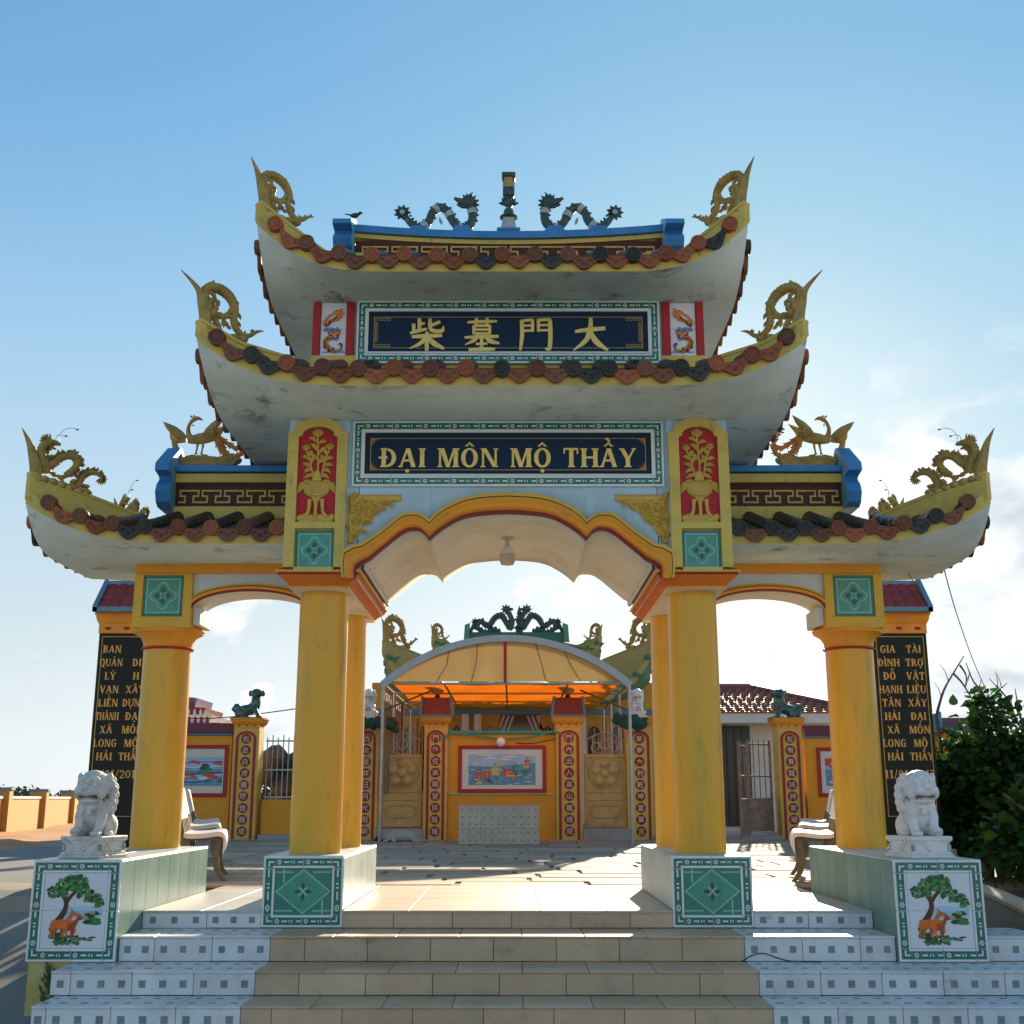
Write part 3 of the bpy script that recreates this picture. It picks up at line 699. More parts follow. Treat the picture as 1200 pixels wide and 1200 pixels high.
def green_tile(x0, x1, z0, z1, Y, part):
    mb = MB(); cx, cz = (x0+x1)/2, (z0+z1)/2; w, h = (x1-x0)/2, (z1-z0)/2
    mb.box(x0, x1, Y-.006, Y+.004, z0, z1, 0, .003)
    for k, (a, b, m) in enumerate(((.86,.84,2),(.80,.78,1))):
        mb.box(cx-w*a, cx+w*a, Y-.0068-.0006*k, Y, cz-h*a, cz+h*a, m)
    for a in (-1, 1):
        mb.box(cx+a*w*.93, cx+a*w*.91, Y-.0072, Y, cz-h, cz+h, 3); mb.box(cx-w, cx+w, Y-.0072, Y, cz+a*h*.93, cz+a*h*.91, 3)
    def quat(r, Yf, m):
        pts = []
        for i in range(32):
            a = 2*math.pi*i/32; q = r*(.62+.38*abs(math.cos(2*a))**1.5) if i % 4 else r*(1.0 if i % 8 == 0 else .64)
            pts.append((cx+w*q*math.cos(a), cz+h*q*math.sin(a)))
        mb.prism(pts, Yf, Y, 'y', m)
    quat(.70, Y-.0084, 2); quat(.63, Y-.0090, 1)
    for i in range(4):
        a = math.pi/2*i
        for d, r0, r1, wd in ((0,.12,.48,.20),(.42,.14,.36,.10),(-.42,.14,.36,.10)):
            c0, s0 = math.cos(a+d), math.sin(a+d); p, q = (cx+w*r0*c0, cz+h*r0*s0), (cx+w*r1*c0, cz+h*r1*s0)
            mx, mz = (p[0]*.4+q[0]*.6), (p[1]*.4+q[1]*.6)
            mb.prism([p, (mx-s0*w*wd*.5, mz+c0*h*wd*.5), q, (mx+s0*w*wd*.5, mz-c0*h*wd*.5)], Y-.0098-.0001*i, Y, 'y', 3)
        c0, s0 = math.cos(a+math.pi/4), math.sin(a+math.pi/4)
        mb.prism([(cx+w*.16*c0+w*.05*math.cos(t*.785), cz+h*.16*s0+h*.05*math.sin(t*.785)) for t in range(8)], Y-.0104, Y, 'y', 2)
    return mb.build('green_tile', ['green_deep','green_mid','green_pale','green_dark'], part, smooth=False)
for s in (-1, 1):
    blk = MB().box(s*PX0, s*PX1, .10, 2.06, CB, R2Z+.01, 0, .004).build('pillar_block', 'sky_wall', gate, smooth=False)
    # yellow face frame with arched red panel and green tile
    x0, x1 = sorted((s*(PX0+.01), s*(PX1-.0))); zf0 = CB+.003
    zsh, ztop = at(367, 507, .06).z, at(367, 489.5, .06).z
    rz0, rzs, rz1 = at(367, 612, .06).z, at(367, 512, .06).z, at(367, 500, .06).z
    gz0, gz1 = at(367, 668, .06).z, at(367, 621, .06).z
    pw = .085; a0, a1 = x0+pw, x1-pw
    MB().prism([(x0, zf0), (x1, zf0)] + arch_pts(x0, x1, zsh, ztop), .092, .102).build('panel_ground', 'olive_yellow', blk, smooth=False)
    mb = MB()
    out = arch_pts(x0, x1, zsh, ztop); inn = arch_pts(a0, a1, rzs, rz1)
    ring = [[(o[0], .052, o[1]), (i[0], .052, i[1]), (i[0], .098, i[1]), (o[0], .098, o[1])] for o, i in zip(out, inn)]
    ring = [[(x1, .052, zf0), (a1, .052, zf0), (a1, .098, zf0), (x1, .098, zf0)]] + ring + [[(x0, .052, zf0), (a0, .052, zf0), (a0, .098, zf0), (x0, .098, zf0)]]
    mb.rings(ring, 0)
    for (za, zb) in ((zf0, gz0-.012), (gz1+.012, rz0)): mb.box(a0, a1, .0522, .096, za, zb, 0)
    mb.build('yellow_frame', 'olive_yellow', blk, smooth=False)
    MB().prism([(a0+.001, rz0), (a1-.001, rz0)] + arch_pts(a0+.001, a1-.001, rzs, rz1-.002), .083, .093).build('red_panel', 'red_panel', blk, smooth=False)
    relief_plant((a0+a1)/2, rz0+.005, (a1-a0)*.98, (rz1-rz0)*.97, .083, blk)
    green_tile(a0+.006, a1-.006, gz0, gz1, .088, blk)

# -- the trefoil main arch
AO = [(400,678),(400,645),(423,637),(447,621),(470,603),(482,600.5),(493,602.5),(503,609),(517,596),(540,585),(563,579.5),(595,577.5)]
AI = [(417,678),(417.5,665),(433,656),(451,641),(470,626),(482,621),(494,623),(503,633),(517,621),(540,608),(563,603),(595,601)]
def arch_line(pts, Y):
    q = [((lambda p: (p.x, p.z))(at(a, b, Y))) for a, b in pts]
    c = q[-1][0]
    q = [(x - c, z) for x, z in q]
    q = smooth_path(q[:3], 2)[:-1] + smooth_path(q[2:8], 4)[:-1] + smooth_path(q[7:], 4)
    return q + [(-x, z) for x, z in reversed(q[:-1])]
ao, ai = arch_line(AO, .08), arch_line(AI, .08)
WALLF = .12
mb = MB()
st = [(-PX0-.02, CB)] + ai + [(PX0+.02, CB)]
for i in range(len(st)-1):
    (xa, za), (xb, zb) = st[i], st[i+1]
    if xb - xa < 1e-4: xb = xa + 1e-4
    T = R2Z + .005
    mb.add([(xa,WALLF,za),(xb,WALLF,zb),(xb,WALLF,T),(xa,WALLF,T)], [(0,1,2,3)], 0)
    mb.add([(xa,2.04,za),(xb,2.04,zb),(xb,2.04,T),(xa,2.04,T)], [(0,1,2,3)], 0)
    n = 6
    for j in range(n):
        ya, yb = WALLF+(2.04-WALLF)*j/n, WALLF+(2.04-WALLF)*(j+1)/n
        mb.add([(xa,ya,za),(xb,ya,zb),(xb,yb,zb),(xa,yb,za)], [(0,1,2,3)], 1)
bmw = mb.build('arch_wall', ['sky_wall','arch_soffit'], gate, smooth=True, ang=30, recalc=False)
bm = bmesh.new(); bm.from_mesh(bmw.data); bmesh.ops.remove_doubles(bm, verts=bm.verts[:], dist=2e-4); bmesh.ops.recalc_face_normals(bm, faces=bm.faces[:]); bm.to_mesh(bmw.data); bm.free()
prof = [(-.02,.118,2),(0,.050,2),(.10,.046,2),(.105,.040,0),(.2,.036,0),(.32,.052,1),(.48,.058,1),(.66,.044,1),(.74,.036,3),(.80,.034,2),(.86,.036,3),(.97,.042,3),(1.0,.118,3)]
mb = MB()
rings = [[(i[0]+(o[0]-i[0])*f, y, i[1]+(o[1]-i[1])*f) for f, y, m in prof] for o, i in zip(ao, ai)]
for k in range(len(prof)-1):
    mb.rings([[r[k], r[k+1]] for r in rings], prof[k+1][2], cap=False, closed=False)
mb.build('arch_moulding', ['orange_deep','orange_paint','dark_red_line','yellow_paint'], gate, smooth=True, ang=35)
# lattice strips along the arch springing, black backing painting the openings' shade
for s in (-1, 1):
    xi = s*(bx0-.118 + .010); z0, z1 = CB+.010, CB+.125
    mb = MB(); n = 13; mb.box(xi, xi - s*.012, .14, 2.04, z0-.008, z1+.008, 1)
    mb.box(xi-s*.010, xi-s*.03, .14, 2.04, z0-.008, z0+.006, 0); mb.box(xi-s*.010, xi-s*.03, .14, 2.04, z1-.006, z1+.008, 0)
    for i in range(n+1):
        y = .15 + 1.87*i/n; mb.box(xi-s*.010, xi-s*.028, y, y+.045, z0+.006, z1-.006, 0)
    mb.build('lattice_strip', ['white_paint','black_soft'], gate, smooth=False)
# carved gilt brackets in the spandrels
def spandrel(sgn):
    mb = MB(); p0 = at(408, 580, .115); k = .0069     # metres per pixel there
    x0, zt = -sgn*0 + abs(p0.x), p0.z; rr = random.Random(5)
    X = lambda u: sgn*(x0 - u)
    mb.box(X(0), X(.43), .098, .122, zt-.055, zt, 0, .006); mb.box(X(0), X(.055), .0985, .122, zt-.40, zt-.002, 0, .006)
    mb.prism([(X(.02), zt-.03), (X(.36), zt-.03), (X(.30), zt-.12), (X(.22), zt-.15), (X(.20), zt-.22), (X(.13), zt-.26), (X(.09), zt-.34), (X(.02), zt-.36)], .100, .122)
    for i in range(46):
        u, v = rr.random()*.34, rr.random()*.34
        if u + v > .36: continue
        a = rr.random()*6.28; L = .05+.04*rr.random()
        mb.leaf(V(X(.03+u), .098, zt-.04-v), V(X(.03+u)+L*math.cos(a), .090, zt-.04-v+L*math.sin(a)), .035, .012, bend=(0, -.006, .012))
    for (u, v, r) in ((.09,.09,.05),(.19,.08,.045),(.09,.19,.045),(.17,.15,.04),(.28,.06,.03),(.06,.28,.03)):
        for q, f in ((1.0,.010),(.55,.007)):
            mb.tube([V(X(u)+r*q*math.cos(t*.628), .094-.006*(1-q), zt-.02-v+r*q*math.sin(t*.628)) for t in range(9)], f, 6)
        mb.ell(V(X(u), .094, zt-.02-v), (r*.4, .016, r*.4), 8, 6)
    mb.build('spandrel_carving', 'gold', gate, ang=50)
spandrel(-1); spandrel(1)

# -- name boards
def name_board(name, u0, u1, v0, v1, Y, lettering):
    p0, p1 = at(u0, v1, Y), at(u1, v0, Y)
    hw = (p1.x - p0.x)/2; x0, x1, z0, z1 = -hw, hw, p0.z, p1.z
    part = MB().box(x0, x1, Y, Y+.05, z0, z1, 0, .003).build(name, 'tile_white', gate, smooth=False)
    tiled_border(x0, x1, z0, z1, Y+.001, part)
    W = .086; a0, a1, b0, b1 = x0+W, x1-W, z0+W, z1-W
    mb = MB(); k = .022                                     # white inner lip, dark bevel, granite slab
    mb.box(a0, a1, Y-.020, Y+.002, b0, b0+k*.6, 0); mb.box(a0, a1, Y-.020, Y+.002, b1-k*.6, b1, 0)
    mb.box(a0, a0+k*.6, Y-.0196, Y+.002, b0+k*.6, b1-k*.6, 0); mb.box(a1-k*.6, a1, Y-.0196, Y+.002, b0+k*.6, b1-k*.6, 0)
    mb.build('inner_lip', 'tile_white', part, smooth=False)
    MB().box(a0+k*.6, a1-k*.6, Y-.004, Y+.001, b0+k*.6, b1-k*.6, 0).build('granite_slab', 'granite_blue', part, smooth=False)
    e = k*.6+.045; f = .004
    mb = MB(); c0, c1, d0, d1 = a0+e, a1-e, b0+e*.85, b1-e
    mb.box(c0, c1, Y-.0058, Y-.003, d0, d0+f); mb.box(c0, c1, Y-.0058, Y-.003, d1-f, d1); mb.box(c0, c0+f, Y-.0056, Y-.003, d0, d1); mb.box(c1-f, c1, Y-.0056, Y-.003, d0, d1)
    mb.build('gold_line', 'gold', part, smooth=False)
    return part, (a0, a1, b0, b1), (c0, c1, d0, d1)
nb, ib, ln = name_board('vietnamese_name_board', 413, 777, 494, 570, .10, None)
nb['label'] = 'blue granite board with gold Vietnamese lettering under the middle roof'
zb, zc = at(595, 548, .10).z, at(595, 526, .10).z
tw = at(743, 540, .10).x - at(443, 540, .10).x
inscribe('ĐẠI MÔN MỘ THẦY', 0, zb, zc-zb, .0965, 'gold_leaf', nb, wmax=tw, depth=.012)
mb = MB(); rr = random.Random(2)
for sx in (-1, 1):
    for sz in (-1, 1):
        cx_, cz_ = (ln[0] if sx < 0 else ln[1]), (ln[2] if sz < 0 else ln[3])
        for t in range(6): mb.leaf(V(cx_-sx*.005, .0955, cz_-sz*.005), V(cx_-sx*(.012+.012*t), .0935, cz_-sz*(.072-.012*t)), .006, .003)
mb.build('corner_flourish', 'gold', nb, smooth=False)
nb2, ib2, ln2 = name_board('chinese_name_board', 414, 769, 353, 426, .18, None)
nb2['label'] = 'dark blue granite board with four gold brush characters between the upper roofs'
CHARS = {
 'chai': [[(.28,.98,.07),(.29,.8,.08),(.28,.63,.07)], [(.29,.80,.06),(.44,.83,.05)], [(.12,.82,.07),(.13,.7,.07),(.12,.58,.05)], [(.03,.53,.05),(.25,.60,.08),(.50,.66,.05)],
          [(.58,.97,.07),(.58,.76,.08),(.62,.63,.08),(.76,.59,.08),(.92,.61,.08),(.95,.74,.03)], [(.60,.76,.05),(.74,.82,.07),(.86,.88,.06)],
          [(.08,.42,.06),(.4,.44,.09),(.92,.46,.07)], [(.50,.57,.07),(.50,.3,.09),(.50,.0,.07)], [(.48,.42,.08),(.32,.22,.08),(.02,.07,.02)], [(.52,.42,.05),(.70,.22,.11),(.98,.06,.05)]],
 'mu': [[(.10,.86,.05),(.5,.88,.07),(.92,.89,.05)], [(.35,.99,.06),(.35,.79,.06)], [(.65,.99,.06),(.65,.79,.06)], [(.28,.76,.06),(.28,.50,.06)], [(.28,.75,.06),(.72,.76,.06)],
        [(.72,.77,.07),(.72,.50,.06)], [(.30,.635,.05),(.70,.635,.05)], [(.29,.52,.05),(.71,.52,.05)], [(.03,.40,.05),(.5,.42,.08),(.97,.43,.06)], [(.40,.48,.07),(.30,.32,.08),(.04,.18,.02)],
        [(.60,.42,.05),(.74,.29,.10),(.99,.22,.04)], [(.50,.36,.07),(.50,.04,.07)], [(.34,.20,.05),(.66,.215,.05)], [(.14,.03,.06),(.5,.045,.08),(.87,.05,.06)]],
 'men': [[(.12,.93,.08),(.13,.5,.085),(.08,.02,.05)], [(.12,.90,.06),(.28,.92,.06),(.42,.93,.06)], [(.42,.95,.07),(.42,.57,.06)], [(.14,.755,.05),(.41,.765,.05)], [(.14,.60,.05),(.41,.61,.05)],
         [(.58,.95,.07),(.58,.57,.06)], [(.58,.92,.06),(.9,.94,.07)], [(.90,.95,.08),(.91,.5,.09),(.88,.07,.08),(.76,.08,.03)], [(.59,.765,.05),(.88,.775,.05)], [(.59,.61,.05),(.88,.62,.05)]],
 'da': [[(.08,.58,.06),(.4,.63,.09),(.92,.68,.08)], [(.52,1.0,.07),(.50,.66,.10),(.38,.32,.10),(.03,.02,.03)], [(.50,.60,.07),(.66,.28,.12),(.98,.02,.05)]],
}
za, zb = at(595, 412, .18).z, at(595, 373, .18).z
ch_dx = at(591, 392, .18).x
for key, u in (('chai', 496), ('mu', 560), ('men', 623), ('da', 687)):
    brush(CHARS[key], at(u, 392, .18).x - ch_dx, za, (zb-za)*1.02, zb-za, .1765, 'gold_leaf', nb2)
mb = MB()
for sx in (-1, 1):                                     # key fret in the corners of the line
    cx_ = ln2[0] if sx < 0 else ln2[1]
    def q(u0, u1, z0, z1): mb.box(cx_-sx*u0, cx_-sx*u1, .1742, .178, z0, z1)
    for sz in (-1, 1):
        zc_ = ln2[2] if sz < 0 else ln2[3]
        for i in range(4):
            o = .004+.036*i; q(o, o+.030, zc_-sz*.010, zc_-sz*.014); q(o, o+.004, zc_-sz*.010, zc_-sz*.036); q(o+.010, o+.026, zc_-sz*.032, zc_-sz*.036); q(o+.022, o+.026, zc_-sz*.020, zc_-sz*.036)
    n = 7
    for i in range(n):
        z = ln2[2] + .05 + (ln2[3]-ln2[2]-.1)*i/n; h = (ln2[3]-ln2[2]-.1)/n
        q(.010, .014, z, z+h*.8); q(.010, .034, z+h*.8, z+h*.8+.004); q(.030, .034, z+h*.3, z+h*.8); q(.018, .034, z+h*.3, z+h*.3+.004)
mb.build('key_fret', 'gold', nb2, smooth=False)
# ------------------------------------------------------------------ roofs of the gate
TILE_MATS = ['tile_terracotta', 'tile_brown', 'tile_maroon', 'tile_black']
def cap_mesh(m):
    mb = MB(); r = .064
    prof = [(.0,-.020),(.010,-.022),(.014,-.017),(.022,-.017),(.026,-.022),(.032,-.022),(.036,-.017),(.046,-.017),(.050,-.024),(r-.003,-.024),(r,-.019),(r,.05),(.0,.05)]
    mb.lathe(prof, 0, 0, 22, axis='y')
    for i in range(8):
        a = i*math.pi/4; mb.ell((.041*math.cos(a), -.018, .041*math.sin(a)), (.006,.005,.006), 6, 4)
    o = mb.build('tile_cap', m, None); me = o.data; bpy.data.objects.remove(o); return me
def drip_mesh(m):
    mb = MB()
    o_ = [(-.125,.05),(-.110,-.005),(-.075,-.03),(-.052,-.056),(-.028,-.075),(0,-.082),(.028,-.075),(.052,-.056),(.075,-.03),(.110,-.005),(.125,.05),(.07,.035),(0,.025),(-.07,.035)]
    i_ = [(x*.86, z*.84+.001) for x, z in o_]
    n = len(o_)
    f1 = [(x, -.020, z) for x, z in o_]; f2 = [(x, -.020, z) for x, z in i_]; f3 = [(x*.97, -.014, z) for x, z in i_]; bk = [(x, .012, z) for x, z in o_]
    mb.rings([bk, f1, f2, f3], cap=False); mb.add(f3, [tuple(range(n))]); mb.add(bk, [tuple(range(n))])
    for (x, z, r) in ((0,-.028,.020),(-.045,-.002,.014),(.045,-.002,.014)):
        mb.tube([(x+r*math.cos(t*.7), -.016, z+r*.8*math.sin(t*.7)) for t in range(9)], .0045, 5)
        mb.ell((x, -.016, z), (r*.4,.006,r*.4), 6, 4)
    o = mb.build('drip_tile', m, None); me = o.data; bpy.data.objects.remove(o); return me
CAPS = [cap_mesh(m) for m in TILE_MATS]; DRIPS = [drip_mesh(m) for m in TILE_MATS]
def pick(): return R.choices(range(4), (34, 32, 13, 21))[0]

class Roof:
    def __init__(s, cx, cy, a, b, z0, h, t0x, t0y, pw, slope, th=.115, inner=None):
        s.__dict__.update(cx=cx, cy=cy, a=a, b=b, z0=z0, h=h, t0x=t0x, t0y=t0y, pw=pw, slope=slope, th=th, inner=inner)
    def g(s, t, t0): t = min(1, abs(t)); return 0 if t < t0 else ((t-t0)/(1-t0))**s.pw
    def lift(s, x, y):
        return s.h * s.g((x-s.cx)/s.a, s.t0x) * s.g((y-s.cy)/s.b, s.t0y)
    def d(s, x, y): return max(0, min(s.b-abs(y-s.cy), s.a-abs(x-s.cx)))
    def bot(s, x, y): return s.z0 + s.lift(x, y)
    def top(s, x, y):
        d = s.d(x, y); return s.z0 + s.th + s.lift(x, y)*1.0 + s.slope*d
def build_roof(rf, name, label, xr, ends, fx0, fx1, dfront, dside, spacing, rnd):
    """xr = x range of the slab; ends = lifted ends (-1, 1); fx = x range of the front tiles; d* = run of the tile rows"""
    N, K = 56, 30
    xs = [xr[0] + (xr[1]-xr[0])*i/N for i in range(N+1)]; ys = [rf.cy - rf.b + 2*rf.b*j/K for j in range(K+1)]
    mb = MB(); W = K+1
    mb.add([(x, y, rf.bot(x, y)) for x in xs for y in ys], [(i*W+j, (i+1)*W+j, (i+1)*W+j+1, i*W+j+1) for i in range(N) for j in range(K)], 0)
    mb.add([(x, y, rf.top(x, y)) for x in xs for y in ys], [(i*W+j, (i+1)*W+j, (i+1)*W+j+1, i*W+j+1) for i in range(N) for j in range(K)], 1)
    loop = [(x, ys[0]) for x in xs] + [(xs[-1], y) for y in ys[1:]] + [(x, ys[-1]) for x in xs[-2::-1]] + [(xs[0], y) for y in ys[-2::-1]]
    mb.rings([[(x, y, rf.bot(x, y)) for x, y in loop], [(x, y, rf.top(x, y)) for x, y in loop]], 2, cap=False, closed=False)
    part = mb.build(name, ['soffit','tile_black','olive_yellow'], gate, smooth=True, ang=40)
    part['label'] = label
    # soffit drip edge
    def run(path, k):
        pts = []; rs = []
        for i, p in enumerate(path):
            pts.append(p); rs.append(.056 + (.009 if i % 3 == 0 else (.004 if i % 3 == 1 else 0)))
        MB().tube(pts, rs, 12).build('barrel_tile', TILE_MATS[3] if rnd.random() < .7 else TILE_MATS[k], part)
    def row(n, pos, inward, rotz, dmax_of):
        for i in range(n):
            for half in (0, 1):
                q = pos(i + (.5 if half else 0))
                if q is None: continue
                x, y, ang = q; k = pick()
                ox, oy = -inward[0], -inward[1]
                z = rf.top(x, y)
                rot = Matrix.Rotation(rotz, 3, 'Z') @ Matrix.Rotation(ang + rnd.uniform(-.05,.05), 3, 'Y')
                jit = rnd.uniform(-.006, .006)
                if half == 0:
                    link('tile_cap', CAPS[k], part, (x+ox*.035, y+oy*.035, z+.012+jit), rot=rot.to_euler())
                    dm = dmax_of(x, y)
                    if dm > .12:
                        m_ = max(4, int(dm/.055)); path = []
                        for j in range(m_+1):
                            d_ = -.02 + (dm+.02)*j/m_; xx, yy = x+inward[0]*d_, y+inward[1]*d_
                            path.append((xx, yy, rf.top(min(max(xx, rf.cx-rf.a), rf.cx+rf.a), max(yy, rf.cy-rf.b)) + .012))
                        run(path, k)
                else:
                    link('drip_tile', DRIPS[k], part, (x+ox*.028, y+oy*.028, z-.028+jit), rot=rot.to_euler())
    n = round((fx1-fx0)/spacing); sp = (fx1-fx0)/n; yf = rf.cy-rf.b
    def posf(i):
        x = fx0 + sp*i
        if x > fx1+.001 : return None
        e = .05; return x, yf, -math.atan2(rf.top(x+e, yf)-rf.top(x-e, yf), 2*e)
    row(n+1, posf, (0, 1), 0, lambda x, y: min(dfront, (rf.a-abs(x-rf.cx))-.05 if (ends == (-1,1) or (x-rf.cx)*ends[0] > 0) else 9))
    for e_ in ends:
        xs_ = rf.cx + e_*rf.a; L = 2*rf.b-.5; n2 = round(L/spacing); s2 = L/n2
        def poss(i):
            y = rf.cy - L/2 + s2*i
            if y > rf.cy + L/2 + .001: return None
            e = .05; return xs_, y, e_*-math.atan2(rf.top(xs_, y+e)-rf.top(xs_, y-e), 2*e)
        row(n2+1, poss, (-e_, 0), e_*math.pi/2, lambda x, y: min(dside, rf.b-abs(y-rf.cy)-.05))
    return part
def hip_fin(rf, part, ex, ey, length, up, drop, spike, th=.075, body='olive_yellow', lean=.10, hr=1.0):
    """raised ridge running down the hip to the corner, ending in a slim horn leaning outwards; returns a level frame (u along the fin, w above the tip)"""
    n = 16; C = V(rf.cx+ex*rf.a, rf.cy+ey*rf.b, 0); D = V(-ex, -ey, 0).normalized(); S = V(-D.y, D.x, 0)*th/2
    zc = rf.top(C.x, C.y) + up
    def topz(u):
        p = C + D*u; return max(zc - drop(u), rf.top(p.x, p.y) + .05)
    rings = []
    for i in range(n+1):
        u = .004 + length*i/n; p = C + D*u; zt = topz(u)
        zb = min(rf.bot(p.x, p.y) + .05, zt - .06)
        rings.append([p+S+V(0,0,zb), p+S+V(0,0,zt-.03), p+S*1.22+V(0,0,zt-.026), p+S*1.22+V(0,0,zt), p-S*1.22+V(0,0,zt), p-S*1.22+V(0,0,zt-.026), p-S+V(0,0,zt-.03), p-S+V(0,0,zb)])
    mb = MB()
    for k in range(8): mb.rings([[r[k], r[(k+1) % 8]] for r in rings], 1 if k == 3 else 0, cap=False, closed=False)
    mb.add(rings[0], [tuple(range(8))], 0); mb.add(rings[-1], [tuple(range(8))], 0)
    mb.build('hip_ridge', [body, 'pale_blue'], part, smooth=False)
    sn = S.normalized()
    def fr(u, w, s=0): q = C + D*u; return V(q.x, q.y, zc + w) + sn*s
    sp = smooth_path([(.07,-.07,.050),(.055,.05,.046),(.025,spike*.38,.036),(-.02,spike*.70,.022),(-lean,spike,.003)], 5)
    MB().tube([fr(u, w) for u, w, r in sp], [r*hr for u, w, r in sp], 9, squash=.8).build('horn', ['statue_ochre'], part)
    return fr
def dragon_tube(mb, fr, pts, spikes=1, m=0, mspike=0, sw=.035):
    q = smooth_path(pts, 5)
    P = [fr(u, w, s) for u, w, s, r in q]; rs = [r for *_, r in q]
    mb.tube(P, rs, 9, m)
    for i in range(2, len(P)-2):
        if i % 2: continue
        t = (P[i+1]-P[i-1]).normalized(); side = (fr(0,0,1)-fr(0,0,0)).normalized(); up = side.cross(t).normalized()
        if spikes < 0: up = -up
        mb.leaf(P[i]+up*rs[i]*.7, P[i]+up*(rs[i]+sw)+t*sw*.35*(-1 if spikes > 0 else 1), sw*.8, .006, mspike, nrm=side)
    return P
def serpent(mb, fr, pts, out, sw, rr, k=1.0, n=9, skip=.2):
    side = (fr(0,0,1)-fr(0,0,0)).normalized()
    q = smooth_path([(u*k, w*k, r*k) for u, w, r in pts], 5); P = [fr(u, w) for u, w, r in q]; mb.tube(P, [r for *_, r in q], n)
    for i in range(1, len(P)-2):
        if rr.random() < skip: continue
        t = (P[i+1]-P[i-1]).normalized(); up = side.cross(t).normalized()*out; L = sw*k*rr.choice((.55,.75,1.0,1.25))
        mb.leaf(P[i]+up*q[i][2]*.6, P[i]+up*(q[i][2]+L)+t*L*rr.uniform(.2,.9), .030*k*rr.uniform(.8,1.3), .010, nrm=side)
    for i in range(1, len(P)-1, 2):                     # rows of scales as low ridges round the body
        t = (P[i+1]-P[i-1]).normalized(); r = q[i][2]
        mb.tube([P[i]-t*.004*k, P[i]+t*.004*k], [r*1.10, r*1.02], n)
def corner_dragon_ring(fr, part, k=1.0):
    """dragon of the upper corners: long body arching behind the horn, clawed legs, tail flicked inwards"""
    mb = MB(); rr = random.Random(int(k*100)); H = lambda u, w, s=0: fr(u*k, w*k, s); side = (fr(0,0,1)-fr(0,0,0)).normalized()
    serpent(mb, fr, [(.04,.20,.026),(.05,.275,.034),(.11,.315,.040),(.19,.318,.044),(.265,.290,.044),(.315,.235,.040),(.335,.17,.034),(.325,.10,.029),(.35,.03,.030),(.415,-.02,.026),(.49,-.005,.020),(.56,.05,.014),(.625,.075,.004)], -1, .022, rr, k, skip=.72)
    for pts in ([(.05,.10),(.09,.17),(.14,.155),(.15,.11),(.11,.09)], [(.05,.24),(.10,.265),(.135,.24),(.12,.20),(.08,.205)], [(.14,.03),(.17,.09),(.22,.10),(.24,.06)], [(.24,.10),(.28,.14),(.30,.18)]):
        mb.tube([H(u, w) for u, w in smooth_path(pts, 4)], .019*k, 7)
    mb.ell(H(.07,.13), (.052*k,.045*k,.055*k), 9, 7); mb.ell(H(.12,.09), (.05*k,.04*k,.045*k), 9, 7); mb.ell(H(.10,.18), (.04*k,.04*k,.035*k), 9, 7)
    mb.tube([H(.06,-.04), H(.05,.08), H(.05,.20), H(.055,.27)], [.040*k,.030*k,.026*k,.026*k], 8)
    mb.tube([H(.10,.18), H(.15,.21), H(.19,.205)], [.030*k,.022*k,.010*k], 7); mb.tube([H(.12,.09), H(.19,.075), H(.25,.095), H(.30,.11)], [.03*k,.024*k,.02*k,.02*k], 7); mb.tube([H(.15,.05), H(.19,.0), H(.21,-.04)], [.026*k,.022*k,.018*k], 7)
    for (u,w,a,L,wd) in ((.36,.17,-55,.07,.04),(.36,.09,-45,.06,.038),(.30,.27,-50,.06,.035),(.16,.16,60,.06,.04),(.14,.12,40,.06,.04),(.09,.21,140,.05,.035),(.05,.27,150,.045,.03),(.08,.31,110,.04,.03),(.22,.06,-70,.07,.035),(.24,.06,-40,.06,.03),(.28,.04,200,.06,.04),(.31,.0,150,.06,.04),(.10,.03,30,.09,.05),(.12,-.01,15,.10,.05)):
        mb.leaf(H(u,w), H(u+L*math.cos(rad(a)), w+L*math.sin(rad(a))), wd*k, .014, nrm=side); mb.leaf(H(u,w), H(u+L*math.cos(rad(a)), w+L*math.sin(rad(a))), wd*k, .014, nrm=-side)
    for (u,w) in ((.08,-.03),(.16,-.06),(.25,-.08),(.34,-.07),(.42,-.06)): mb.ell(H(u,w), (.055*k,.045*k,.035*k), 8, 6)
    mb.build('corner_dragon', 'statue_ochre', part)
